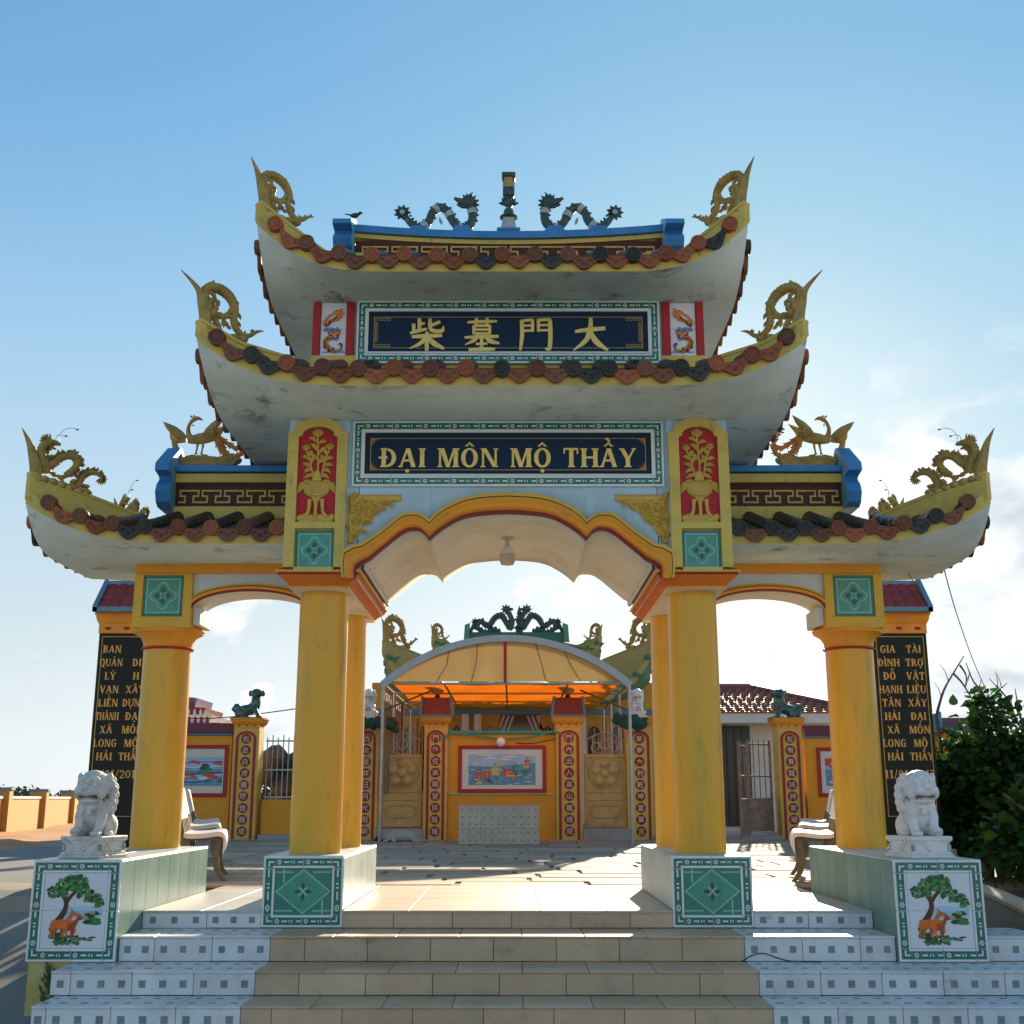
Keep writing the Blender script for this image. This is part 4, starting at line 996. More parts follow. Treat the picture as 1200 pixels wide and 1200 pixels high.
def corner_dragon_serpent(fr, part):
    """dragon of the side roofs: head raised by the horn, looped spiny body, curled tail, wire whiskers"""
    mb = MB(); rr = random.Random(77); h = fr; side = (fr(0,0,1)-fr(0,0,0)).normalized()
    serpent(mb, fr, [(.15,.02,.045),(.115,.12,.042),(.09,.18,.038),(.10,.245,.034),(.14,.275,.034)], 1, .030, rr)
    serpent(mb, fr, [(.12,.04,.045),(.17,.085,.040),(.22,.125,.036),(.275,.18,.033),(.34,.208,.032),(.395,.185,.031),(.405,.13,.030),(.37,.08,.029),(.32,.03,.028)], -1, .034, rr)
    serpent(mb, fr, [(.43,-.06,.030),(.455,.0,.028),(.485,.055,.026),(.535,.092,.023),(.595,.098,.020),(.635,.072,.014),(.64,.04,.007)], -1, .028, rr)
    for a in range(-140, 40, 24): mb.leaf(h(.635,.06), h(.635+.062*math.cos(rad(a)), .06+.062*math.sin(rad(a))), .022, .008, nrm=side)
    mb.ell(h(.155,.285), (.042,.036,.036), 10, 8); mb.tube([h(.16,.288), h(.205,.292), h(.25,.288)], [.034,.026,.012], 8); mb.tube([h(.155,.265), h(.19,.245), h(.215,.24)], [.024,.016,.006], 7)
    for a in (95,118,140,162,185,208): mb.leaf(h(.13,.29), h(.13+.070*math.cos(rad(a)), .29+.070*math.sin(rad(a))), .026, .010, nrm=side)
    mb.tube([h(.14,.31), h(.13,.345), h(.115,.355)], [.012,.008,.003], 6); mb.tube([h(.155,.315), h(.155,.345), h(.145,.365)], [.010,.008,.003], 6)
    for (u,w,a,L) in ((.14,.06,-30,.09),(.18,.03,-20,.08),(.25,-.01,20,.09),(.31,-.02,150,.08),(.36,-.03,30,.08),(.42,-.04,160,.07),(.47,-.05,20,.08),(.52,-.05,150,.06)):
        mb.leaf(h(u,w), h(u+L*math.cos(rad(a)), w+L*math.sin(rad(a))), .045, .014, nrm=side); mb.leaf(h(u,w), h(u+L*math.cos(rad(a)), w+L*math.sin(rad(a))), .045, .014, nrm=-side)
    for u in (.12,.20,.28,.36,.44,.50): mb.ell(h(u, -.035-.12*u), (.065,.05,.042), 8, 6)
    mb.build('corner_dragon', 'statue_ochre', part)
    wires = MB()
    for pts in ([(.24,.295),(.235,.37),(.28,.43),(.34,.455),(.385,.452)], [(.20,.31),(.21,.355),(.245,.372),(.29,.372)]):
        q = smooth_path(pts, 5); wires.tube([h(u,w) for u,w in q], .0022, 5); wires.ell(h(*q[-1]), (.014,.010,.007), 8, 6)
    wires.build('whisker_wire', 'metal_dark', part)

# -- top roof
r1f = -.40; r1z = at(595, 318, r1f).z
RC = -.045
roof1 = Roof(RC, 1.10, 1.985, 1.50, r1z, .417, .50, .30, 2.6, (at(597, 306, 1.05).z - r1z - .115)/1.45)
p1 = build_roof(roof1, 'top_roof', 'uppermost tiled roof with upswept corners and two dragons on its blue ridge', (RC-1.985, RC+1.985), (-1, 1), RC-1.83, RC+1.83, 1.3, .9, .262, random.Random(21))
for ex in (-1, 1):
    for ey in (-1, 1):
        fr = hip_fin(roof1, p1, ex, ey, 1.05, .080, lambda u: .34*u, .37, lean=.09)
        corner_dragon_ring(fr, p1, .88)
# -- middle roof
r2f = -.75; r2z = at(595, 452, r2f).z
roof2 = Roof(RC, 1.10, 2.31, 1.85, r2z, .37, .48, .32, 2.7, .40)
p2 = build_roof(roof2, 'middle_roof', 'wide middle tiled roof with upswept corners above the blue Vietnamese name board', (RC-2.31, RC+2.31), (-1, 1), RC-2.15, RC+2.15, .98, .72, .272, random.Random(22))
for ex in (-1, 1):
    for ey in (-1, 1):
        fr = hip_fin(roof2, p2, ex, ey, 1.0, .050, lambda u: .09*min(1, u/.35), .35, lean=.17)
        corner_dragon_ring(fr, p2, .93)
# -- upper storey between the two roofs
UZ0, UZ1 = r2z + .115 + .40*.85, r1z + .004
uw = at(366, 380, .20); UX = 1.645
up = MB().box(-UX, UX, .24, 1.96, UZ0-.12, UZ1, 0).build('upper_wall', 'pale_wall', gate, smooth=False)
zb0 = at(595, 440, .20).z-.10; zb1 = at(380, 416, .20).z
MB().box(-UX-.012, UX+.012, .205, .242, zb0, zb1, 0, .004).build('base_band', 'olive_yellow', up, smooth=False)
bx0 = 1.29
def dragon_tile_print(x0, x1, z0, z1, Y, parent, flip):
    W, H = x1-x0, z1-z0; mb = MB(); lay = [0]; rr = random.Random(4)
    def P(u, w): u = 1-u if flip else u; return (x0+u*W, z0+w*H)
    def poly(pts, m): lay[0] += 1; mb.prism([P(*p) for p in pts], Y-.0006-lay[0]*.00002, Y+.001, 'y', m)
    def strip(pts, m):
        q = smooth_path(pts, 5)
        for i in range(len(q)-1):
            (a,b,w),(c,d,w2) = q[i], q[i+1]; n = math.hypot((c-a)*W, (d-b)*H) or 1; nx, ny = -(d-b)*H/n, (c-a)*W/n
            poly([(a+nx*w,b+ny*w*W/H),(c+nx*w2,d+ny*w2*W/H),(c-nx*w2,d-ny*w2*W/H),(a-nx*w,b-ny*w*W/H)], m)
    for i in range(12): a = rr.random(); strip([(a-.12,.06+.02*rr.random(),.02),(a,.04+.04*rr.random(),.035),(a+.12,.05,.02)], 2)
    for i in range(9): strip([(.12+.5*rr.random(),.50+.08*rr.random(),.02),(.35+.4*rr.random(),.52+.07*rr.random(),.03)], 2)
    strip([(.86,.12,.05),(.60,.06,.08),(.36,.12,.12),(.20,.22,.13),(.24,.32,.13),(.46,.36,.12),(.66,.34,.10)], 3)
    strip([(.84,.12,.02),(.60,.07,.03),(.38,.13,.05),(.26,.22,.05),(.30,.30,.05)], 4)
    strip([(.30,.40,.10),(.54,.43,.13),(.68,.37,.09),(.60,.30,.06)], 1)
    strip([(.52,.36,.05),(.66,.34,.06),(.72,.30,.03)], 2)
    strip([(.12,.58,.06),(.26,.64,.09),(.36,.70,.08),(.56,.74,.06)], 3)
    for a, b, c, d in ((.14,.70,.30,.80),(.22,.76,.46,.84),(.34,.80,.62,.88),(.44,.84,.78,.93),(.56,.84,.92,.96),(.60,.80,.96,.90),(.56,.76,.98,.84),(.48,.72,.90,.78),(.40,.70,.76,.72),(.08,.62,.14,.74)):
        strip([(a,b,.05),((a+c)/2,(b+d)/2+.015,.055),(c,d,.005)], 1); strip([(a,b,.03),((a+c)/2,(b+d)/2+.01,.025),(c-.04,d-.01,.005)], 4)
    strip([(.84,.12,.03),(.90,.20,.03),(.82,.24,.01)], 5)
    body = smooth_path([(.86,.12),(.60,.06),(.36,.12),(.20,.22),(.24,.32),(.46,.36)], 9)
    for i, (a, b) in enumerate(body):                       # scales, belly bands and outline dashes
        o = .05*math.sin(i*2.1); strip([(a-.03+o,b,.012),(a+o,b+.012,.016),(a+.03+o,b,.008)], (4,1,5,4)[i % 4])
    for k in range(9): a = .34+.05*k; strip([(a,.40,.02),(a+.03,.45+.02*math.sin(k*2),.022),(a+.05,.49,.004)], (1,4)[k % 2])
    for (a, b, w, m) in ((.55,.385,.05,0),(.62,.36,.035,0),(.50,.36,.03,2),(.57,.39,.014,5),(.66,.345,.012,5),(.70,.365,.02,1),(.46,.40,.03,2)): strip([(a-.03,b,w*.6),(a,b+.004,w),(a+.04,b-.004,w*.5)], m)
    for k in range(10): a = .10+.07*k; strip([(a,.49+.03*math.sin(k*1.7),.018),(a+.05,.515+.03*math.sin(k*1.7+.8),.022),(a+.09,.50,.006)], 2)
    for (a, b) in ((.30,.06),(.50,.10),(.12,.14),(.78,.20)): strip([(a,b,.02),(a+.05,b+.03,.014),(a+.10,b+.02,.004)], 5)
    for k in range(7): a = .16+.06*k; strip([(a,.60+.02*k,.018),(a+.06,.63+.022*k,.014),(a+.12,.66+.02*k,.004)], (5,4,1)[k % 3])
    mb.build('dragon_print', ['print_white','flame_print','cloud_print','body_print','gold_print','claw_print'], parent, smooth=False, recalc=False)
mat('flame_print', (.62,.045,.012), .3, var=.2, scale=30); mat('cloud_print', (.16,.33,.62), .3, var=.3, scale=40); mat('body_print', (.52,.17,.025), .3, var=.35, scale=40)
mat('gold_print', (.70,.42,.05), .3, var=.2, scale=30); mat('claw_print', (.05,.02,.10), .3, var=.2)
for s in (-1, 1):
    X = lambda u: abs(at(u, 385, .20).x)
    for (a, b) in ((366, 375), (405.5, 415)):
        MB().box(s*X(a), s*X(b), .205, .243, zb1-.0, UZ1-.002, 0, .004).build('red_pilaster', 'red_paint', up, smooth=False)
    x0, x1 = sorted((s*(X(375)-.002), s*(X(405.5)+.002)))
    for (za, zb_) in ((zb1+.002, (zb1+UZ1)/2-.001), ((zb1+UZ1)/2+.001, UZ1-.003)):
        MB().box(x0, x1, .226, .2415, za, zb_, 0, .002).build('dragon_tile', 'print_white', up, smooth=False)
    dragon_tile_print(x0+.01, x1-.01, zb1+.01, UZ1-.04, .226, up, s > 0)

# -- ridge of the top roof: fretted frieze, yellow band and sagging blue cap
def fret(mb, x0, x1, z0, z1, Y, period, m=0, th=.012, depth=.010):
    """running key pattern made of T shaped meanders"""
    n = max(1, round((x1-x0)/period)); p = (x1-x0)/n; h = z1-z0; w = max(.012, h*.13)
    def bar(xa, xb, za, zb, o=0): mb.box(xa, xb, Y-depth-o, Y+.002, za, zb, m)
    for i in range(n):
        x = x0+p*i
        bar(x+p*.04, x+p*.94, z1-w, z1)                       # top rail with two drops
        bar(x+p*.04, x+p*.04+w, z0+h*.46, z1-w, .0004); bar(x+p*.94-w, x+p*.94, z0+h*.46, z1-w, .0004)
        bar(x+p*.04+w, x+p*.34, z0+h*.46, z0+h*.46+w, .0002); bar(x+p*.64, x+p*.94-w, z0+h*.46, z0+h*.46+w, .0002)
        bar(x+p*.34-w, x+p*.34, z0, z0+h*.46, .0006); bar(x+p*.64, x+p*.64+w, z0, z0+h*.46, .0006)
        bar(x-p*.36+w, x+p*.34-w, z0, z0+w) if i else bar(x, x+p*.34-w, z0, z0+w)
        if i == n-1: bar(x+p*.64+w, x+p, z0, z0+w)
def end_slab(x0, x1, cy, z0, z1, reach, parent, back=True):
    """scrolled slab closing a ridge: blue edge, pale blue cheeks"""
    h = z1-z0
    f = [(-.02,1.0),(-.34*reach/.34,.62),(-.34*reach/.34-.01,.50),(-.22*reach/.34,.46),(-.20*reach/.34,.42),(-.27*reach/.34,.32),(-.30*reach/.34,.20),(-.26*reach/.34,.06),(-.20*reach/.34,0)]
    pts = [(cy+a, z0+b*h) for a, b in f] + [(cy-a, z0+b*h) for a, b in reversed(f)]
    o = MB().prism(pts, x0, x1, 'x', 0, 1).build('ridge_end', ['pale_blue','blue_paint'], parent, smooth=False)
    return o
rY = 1.02; RX = at(597+181, 285, rY).x - at(597, 285, rY).x
def zz(v): return at(597, v, rY).z
def sag(x): return .070*(abs(x)/RX)**2
def curved(z0, z1, y0, y1, name, m, part, x=RX):
    n = 20; mb = MB()
    mb.rings([[(-x+2*x*i/n, y0, z0+sag(-x+2*x*i/n)), (-x+2*x*i/n, y0, z1+sag(-x+2*x*i/n)), (-x+2*x*i/n, y1, z1+sag(-x+2*x*i/n)), (-x+2*x*i/n, y1, z0+sag(-x+2*x*i/n))] for i in range(n+1)], 0)
    return mb.build(name, m, part, smooth=False)
zt1 = zz(271.5)
MB().box(-RX+.01, RX-.01, rY+.03, rY+.17, roof1.top(0, 1.0)-.5, zz(281), 0).build('ridge_wall', 'maroon', p1, smooth=False)
curved(zz(279.5), zt1, rY-.015, rY+.215, 'ridge_cap', 'blue_paint', p1)
curved(zz(285), zz(280), rY+.018, rY+.185, 'ridge_band', 'olive_yellow', p1)
mb = MB(); fret(mb, -RX+.06, RX-.06, zz(301), zz(287.3), rY+.030, .27); mb.build('key_frieze', 'relief_gold', p1, smooth=False)
for s in (-1, 1):
    end_slab(*sorted((s*RX, s*(RX+.17))), rY+.1, zz(300), zz(252), .34, p1)
# -- side wings
WZ = 2.862; wf = .38
wings = []
WY0, WY1 = 1.25, 1.75
for s in (-1, 1):
    rf = Roof(0, 1.50, 4.005, 1.12, at(240, 637, wf).z, .345, .62, .25, 3.2, (at(270, 607, 1.39).z - at(240, 637, wf).z - .115)/1.01)
    xr = sorted((s*1.787, s*4.005))
    # the lift only acts at the outer end, the inner end dies into the pillar block
    part = build_roof(rf, 'wing_roof', ('left' if s < 0 else 'right') + ' lower side roof with phoenix on its ridge and dragon at its tip', tuple(xr), (s,), *( (-3.80, -1.90) if s < 0 else (1.90, 3.80)), .86, .66, .262, random.Random(30+s))
    for ey in (-1, 1):
        fr = hip_fin(rf, part, s, ey, 1.0, .155, lambda u: .20*u, .36, lean=.09, hr=1.15)
        corner_dragon_serpent(fr, part)
    wings.append((rf, part))
    Y = 1.36
    wz = lambda v: at(270, v, Y).z
    xa, xb = sorted((s*1.787, s*(abs(at(206, 560, Y).x))))
    MB().box(xa, xb, Y+.03, Y+.24, wz(612), wz(550), 0).build('ridge_wall', 'maroon', part, smooth=False)
    MB().box(xa, xb, Y-.045, Y+.32, wz(554), wz(546.5), 0, .006).build('ridge_cap', 'blue_paint', part, smooth=False)
    MB().box(xa, xb, Y-.012, Y+.28, wz(565.5), wz(555), 0, .004).build('ridge_band', 'olive_yellow', part, smooth=False)
    MB().box(xa, xb, Y-.012, Y+.28, wz(611), wz(593.5), 0, .004).build('ridge_base', 'olive_yellow', part, smooth=False)
    mb = MB(); fret(mb, xa+.03, xb-.02, wz(589), wz(573.5), Y+.030, .19); mb.build('key_frieze', 'relief_gold', part, smooth=False)
    xe = abs(at(206, 560, Y).x)
    end_slab(*sorted((s*xe, s*(xe+.125))), Y+.13, wz(597), wz(521), .36, part)
    # beam, outer block, small arch
    zb0, zb1 = at(240, 672, WY0).z, WZ+.0
    x_out = CXO+.257; x_in = CXO-.257
    MB().box(*sorted((s*1.787, s*x_out)), WY0-.012, WY1+.012, zb0, rf.z0+.004, 0, .004).build('wing_beam', 'orange_paint', gate, smooth=False)
    zk0 = at(182, 735.5, WY0).z
    blk = MB().box(*sorted((s*x_in, s*x_out)), WY0, WY1, zk0, zb0, 0, .004).build('outer_block', 'yellow_paint', gate, smooth=False)
    gx0, gx1 = sorted((s*(CXO-.165), s*(CXO+.185))) if False else sorted((s*(CXO-.175), s*(CXO+.175)))
    gz0, gz1 = at(182, 722, WY0).z, at(182, 675, WY0).z
    mb = MB(); e = .0
    mb.box(s*x_in, s*x_out, WY0-.022, WY0+.002, gz1+.006, zb0-.003, 0, .003); mb.box(s*x_in, s*x_out, WY0-.022, WY0+.002, zk0, gz0-.006, 0, .003)
    mb.box(s*x_in, s*(CXO-.18), WY0-.0215, WY0+.002, gz0-.006, gz1+.006, 0); mb.box(s*x_out, s*(CXO+.18), WY0-.0215, WY0+.002, gz0-.006, gz1+.006, 0)
    mb.build('yellow_frame', 'yellow_paint', blk, smooth=False)
    green_tile(gx0, gx1, gz0, gz1, WY0-.004, blk)
    # arch between block and pillar
    za, zp = at(219, 713, WY0).z, at(276, 692, WY0).z; xc = (x_in+1.787)/2; hw = (x_in-1.787)/2
    n = 20; mb = MB()
    A = [(xc - hw*math.cos(math.pi*i/n), za + (zp-za)*math.sin(math.pi*i/n)) for i in range(n+1)]
    for i in range(n):
        (x0, z0), (x1, z1) = A[i], A[i+1]
        mb.add([(s*x0,WY0+.02,z0),(s*x1,WY0+.02,z1),(s*x1,WY0+.02,zb0),(s*x0,WY0+.02,zb0)], [(0,1,2,3)], 0)
        mb.add([(s*x0,WY1-.02,z0),(s*x1,WY1-.02,z1),(s*x1,WY1-.02,zb0),(s*x0,WY1-.02,zb0)], [(0,1,2,3)], 0)
        mb.add([(s*x0,WY0+.02,z0),(s*x1,WY0+.02,z1),(s*x1,WY1-.02,z1),(s*x0,WY1-.02,z0)], [(0,1,2,3)], 1)
    mb.build('wing_arch_wall', ['pale_wall','arch_soffit'], gate, smooth=True, ang=30)
    pr = [(-.004,WY0+.022,2),(0,WY0-.012,2),(.012,WY0-.014,2),(.016,WY0-.020,1),(.036,WY0-.020,1),(.040,WY0-.012,2),(.045,WY0-.012,2),(.050,WY0-.016,0),(.062,WY0-.010,0),(.064,WY0+.022,0)]
    rings = []
    for i in range(n+1):
        a = math.pi*i/n; nx, nz = -math.cos(a)*(zp-za), math.sin(a)*hw; l_ = math.hypot(nx, nz) or 1
        rings.append([(s*(A[i][0]+nx/l_*f), y, A[i][1]+nz/l_*f) for f, y, m in pr])
    rings = [[(p[0], p[1], p[2]-(rings[0][0][2]-zk0)) for p in rings[0]]] + rings
    mb = MB()
    for k in range(len(pr)-1): mb.rings([[r[k], r[k+1]] for r in rings], pr[k+1][2], cap=False, closed=False)
    mb.build('wing_arch_moulding', ['yellow_paint','orange_paint','dark_red_line'], gate, smooth=True, ang=30)
    MB().box(s*(x_in+.0), s*(x_in-.065), WY0+.05, WY1-.05, zk0+.03, za+.02, 0, .01).build('corbel', 'pale_wall', gate, smooth=False)
    # outer column with flared capital
    zc = zk0; r0 = .212
    MB().lathe([(r0, ZT-.002), (r0, 1.2), (r0*.985, zc-.165)], s*CXO, 1.50, 36).build('outer_column', 'column_paint', gate)
    MB().lathe([(r0+.0, zc-.178), (r0+.016, zc-.172), (r0+.018, zc-.160), (r0+.004, zc-.154)], s*CXO, 1.50, 36).build('column_ring', 'red_paint', gate)
    MB().lathe([(r0, zc-.153), (r0+.006, zc-.11), (r0+.030, zc-.065), (r0+.075, zc-.035), (r0+.092, zc-.028), (r0+.094, zc-.010), (r0+.105, zc-.008), (r0+.105, zc+.001), (.1, zc+.001)], s*CXO, 1.50, 40).build('column_capital', 'orange_paint', gate)
# ------------------------------------------------------------------ figures on the gate
def ridge_dragon(sgn):
    cyd = rY + .1; c0 = at(597, 250, cyd).x
    def fr(u, v, s=0):                     # survey coordinates of the left dragon, mirrored for the right one
        p = at(u, v, cyd); return V(-sgn*(p.x-c0)*1.0, cyd + s, p.z)
    mb = MB()
    q = smooth_path([(476,254,.026),(482,261,.036),(492,267,.040),(503,260,.041),(508,249,.041),(517,243,.041),(526.5,249,.041),(532,260,.040),(541,267.5,.041),(552,263,.043),(555,251,.041),(552,242,.040)], 4)
    P = [fr(u, v) for u, v, r in q]; n = len(P)
    for i in range(n-1): pass
    mb.tube(P, [r for *_, r in q], 10, 0)
    for i in range(1, n-1, 2):
        t = (P[i+1]-P[i-1]).normalized(); up = V(0,1,0).cross(t).normalized()
        if up.z < 0 and abs(t.x) > .5: up = -up
        if abs(t.x) <= .5: up = V(1 if (P[i].x > 0) == (sgn > 0) else -1, 0, .2)*(1 if i > n/2 else 1)
        mb.leaf(P[i]+up*.035, P[i]+up*.058+t*.012, .028, .008, 0, nrm=V(0,-1,0))
    for k in (9, 17, 24, 31, 40):
        if k+2 < n: mb.tube(P[k:k+3], [.047]*3, 10, 1)
    t0 = fr(472.5, 249)
    for a in range(0, 360, 40): mb.leaf(t0, t0 + V(.085*math.cos(rad(a)), 0, .085*math.sin(rad(a))), .045, .016, 0)
    mb.ell(t0, (.035,.03,.035), 8, 6, 1)
    h = fr(550, 238.5); d = V(-1 if sgn < 0 else 1, 0, 0)*1.0
    d = V(-1, 0, 0) if sgn > 0 else V(1, 0, 0)
    d = (fr(538, 238)-fr(550, 238)).normalized()
    mb.ell(h, (.065,.055,.055), 10, 8, 0)
    mb.tube([h+V(0,0,.01), h+d*.07+V(0,0,.02), h+d*.12+V(0,0,.045)], [.045,.034,.018], 8, 0); mb.ell(h+d*.125+V(0,0,.05), .018, 7, 5, 2)
    mb.tube([h-V(0,0,.02), h+d*.06-V(0,0,.03), h+d*.10-V(0,0,.015)], [.032,.022,.012], 8, 0); mb.ell(h+d*.10-V(0,0,.012), .014, 7, 5, 2)
    for a in (60,80,105,130,160,190,215): mb.leaf(h, h + d*(.11*math.cos(rad(a))) + V(0,0,.11*math.sin(rad(a))), .045, .016, 0)
    mb.tube([h+V(0,0,.04), h-d*.01+V(0,0,.09), h-d*.04+V(0,0,.12)], [.014,.010,.004], 6, 0)
    for (u, v) in ((516,258),(535,264),(500,266),(549,268)): mb.leaf(fr(u,v-3), fr(u+3,v+6), .03, .012, 1)
    mb.build('ridge_dragon', ['mosaic_green','mosaic_white','mosaic_red'], p1)
    mb = MB()
    for u in (492, 543):
        p = fr(u, 272); mb.prism([(p.x-.10,p.z-.02),(p.x+.10,p.z-.02),(p.x+.06,p.z+.035),(p.x-.06,p.z+.035)], cyd-.07, cyd+.07)
    mb.build('dragon_base', 'blue_paint', p1, smooth=False)
ridge_dragon(-1); ridge_dragon(1)
cyd = rY+.1; zT = lambda v: at(597, v, cyd).z
mb = MB()
mb.box(-.11, .11, cyd-.08, cyd+.08, zT(274), zT(270.5), 2, .006)
mb.rings([[(-.075,cyd-.06,zT(271)),(.075,cyd-.06,zT(271)),(.075,cyd+.06,zT(271)),(-.075,cyd+.06,zT(271))], [(-.05,cyd-.05,zT(257)),(.05,cyd-.05,zT(257)),(.05,cyd+.05,zT(257)),(-.05,cyd+.05,zT(257))]], 1)
mb.lathe([(.04,0),(.085,.012),(.085,.022),(.045,.04),(.05,.075),(.04,.1)], 0, cyd, 14, 0, z0=zT(257))
for a in range(0, 360, 45):
    c = V(.0, cyd, zT(240)); mb.leaf(c, c+V(.10*math.cos(rad(a)), .04*math.sin(rad(a)), .02+.05*abs(math.sin(rad(a*1.0)))), .04, .014, 0)
mb.ell((0, cyd, zT(238)), (.055,.05,.045), 10, 8, 0)
mb.box(-.055, .055, cyd-.05, cyd+.05, zT(231), zT(222), 0, .01); mb.box(-.03, .03, cyd-.03, cyd+.03, zT(234), zT(219), 0)
mb.box(-.045, .045, cyd-.04, cyd+.04, zT(221), zT(209), 3, .005); mb.box(-.065, .065, cyd-.06, cyd+.06, zT(209.5), zT(204.5), 0, .008)
for sx in (-1, 1): mb.box(sx*.048, sx*.056, cyd-.05, cyd+.05, zT(222), zT(206), 0)
mb.build('ridge_finial', ['mosaic_green','mosaic_white','blue_paint','mosaic_gold'], p1)

def phoenix(sgn, part):
    Yp = 1.48; c0 = 0
    def fr(a, b, d=0):
        p = at(180 + a/7.5, 470 + b/7.5, Yp); x = p.x
        return V(x if sgn < 0 else -x, Yp + d, p.z)
    mb = MB()
    def tb(pts, m=0, n=8): q = smooth_path(pts, 4); mb.tube([fr(a, b, d) for a, b, d, r in q], [r for *_, r in q], n, m)
    tb([(300,345,0,.03),(380,335,0,.052),(450,325,0,.056),(520,318,0,.045),(590,330,0,.02)])                      # body
    tb([(330,330,0,.034),(308,290,0,.024),(306,235,0,.018),(330,185,0,.018),(362,160,0,.022),(395,152,0,.018),(432,168,0,.004)])  # neck, head, beak
    mb.leaf(fr(345,150), fr(322,125), .02, .01); mb.leaf(fr(365,145), fr(352,122), .02, .01); mb.leaf(fr(350,205), fr(345,222), .02, .01)
    def wing(root, tip, w, dd, nf):
        a, b = root; c, e = tip
        for k in range(nf):
            f = k/(nf-1); mb.leaf(fr(a+(c-a)*f*.35+10*k, b+6*k, dd), fr(c-(c-a)*.16*k, e+(b-e)*.16*k+4*k, dd*2.2), w*(1-.1*k), .014, 0, bend=(0,0,-.015))
    wing((300,330), (100,200), .085, -.03, 4); wing((440,315), (652,155), .085, -.05, 4); wing((430,310), (640,170), .07, .05, 3)
    tb([(180,330,0,.024),(190,400,0,.028),(225,480,0,.03),(250,545,0,.03)])                                       # cloud scroll below the raised wing
    tb([(150,270,0,.010),(165,320,0,.022),(200,350,0,.024),(290,345,0,.02)])
    for (a, b) in ((388,380),(436,380)): tb([(a,b,0,.013),(a-8,b+45,0,.009),(a-16,b+80,0,.009)]); 
    for (a, b) in ((370,462),(420,462)):
        for dx in (-16,4,18): mb.leaf(fr(a,b-4), fr(a+dx,b+10), .012, .008)
    tails = [[(560,330,0,.034),(600,390,0,.026),(630,450,0,.022),(690,485,0,.020),(760,470,0,.018),(795,400,0,.016),(770,320,0,.014),(705,235,0,.005)],
             [(580,325,.02,.028),(650,370,.02,.020),(720,410,.02,.016),(770,400,.02,.01)], [(560,345,-.02,.028),(590,430,-.02,.018),(640,490,-.02,.008)]]
    for tl in tails:
        q = smooth_path(tl, 4); P = [fr(a,b,d) for a,b,d,r in q]; mb.tube(P, [r for *_, r in q], 7, 1)
        for i in range(1, len(P)-1):
            t = (P[i+1]-P[i-1]).normalized(); n = V(0,1,0).cross(t).normalized()
            for sd in (-1, 1): mb.leaf(P[i]+n*sd*.006, P[i]+n*sd*(.018+.018*((i*7)%3)/2)+t*.024, .020, .008, 1)
    for k in range(6): mb.leaf(fr(520+10*k,300+8*k,-.04), fr(590+8*k,290+22*k,-.05), .035, .012, 1)
    rr = random.Random(8)
    for i in range(18):
        a = 260+460*i/17; mb.ell(fr(a, 545-18*rr.random()-(28 if 330 < a < 450 else 8), .03*(rr.random()-.5)), (.06,.05,.03+.02*rr.random()), 8, 6)
    z0 = fr(300,572).z; xs = sorted((fr(240,560).x, fr(740,560).x))
    mb.prism([(xs[0]+.02, z0), (xs[1]-.03, z0), (xs[1], fr(0,530).z), (xs[0], fr(0,520).z)], Yp-.05, Yp+.05)
    mb.build('phoenix', ['statue_ochre','statue_orange'], part)
for (rf, part), s in zip(wings, (-1, 1)): phoenix(s, part)
# small broken clay flower left on the left wing hip
# -- pendant lamp under the arch
Yl = 1.0; lp = at(594.5, 650, Yl); k = 1/ (CAM_F/ (10.3))
lamp = thing('pendant_lamp', 'white jar shaped lamp hanging under the middle of the main arch', 'lamp', (lp.x, Yl, at(594, 628, Yl).z))
zl = lambda v: at(594.5, v, Yl).z
asof = at(595, 601, .08).z
MB().lathe([(.05, asof-.002), (.05, asof-.015), (.018, asof-.02), (.018, zl(641)), (.032, zl(641)), (.032, zl(644)), (.01, zl(644))], lp.x, Yl, 16).build('holder', 'lamp_globe', lamp)
MB().lathe([(.032, zl(642)), (.062, zl(646)), (.066, zl(650))], lp.x, Yl, 20).build('shade_collar', 'lamp_white', lamp)
MB().lathe([(.066, zl(649.5)), (.067, zl(658)), (.055, zl(661.5)), (.02, zl(662.5)), (.001, zl(662.6))], lp.x, Yl, 20).build('glass_shade', 'lamp_globe', lamp)
# -- bird on the top ridge
bp = at(416, 256, rY-.1); mb = MB()
mb.tube([bp+V(-.05,0,.030), bp+V(-.02,0,.028), bp+V(.015,0,.032), bp+V(.04,0,.045)], [.006,.022,.024,.014], 9)
mb.ell(bp+V(.048,0,.055), (.017,.015,.016), 9, 7); mb.tube([bp+V(.058,0,.054), bp+V(.078,0,.050)], [.006,.001], 6)
mb.leaf(bp+V(-.03,0,.032), bp+V(-.105,0,.045), .022, .006, nrm=V(0,0,1))
for d in (-.008,.008): mb.tube([bp+V(.0,d,.012), bp+V(.004,d,-.012)], .003, 5)
tag(mb.build('bird', 'metal_dark', None), 'tiny dark bird perched on the left end of the top ridge', 'bird')
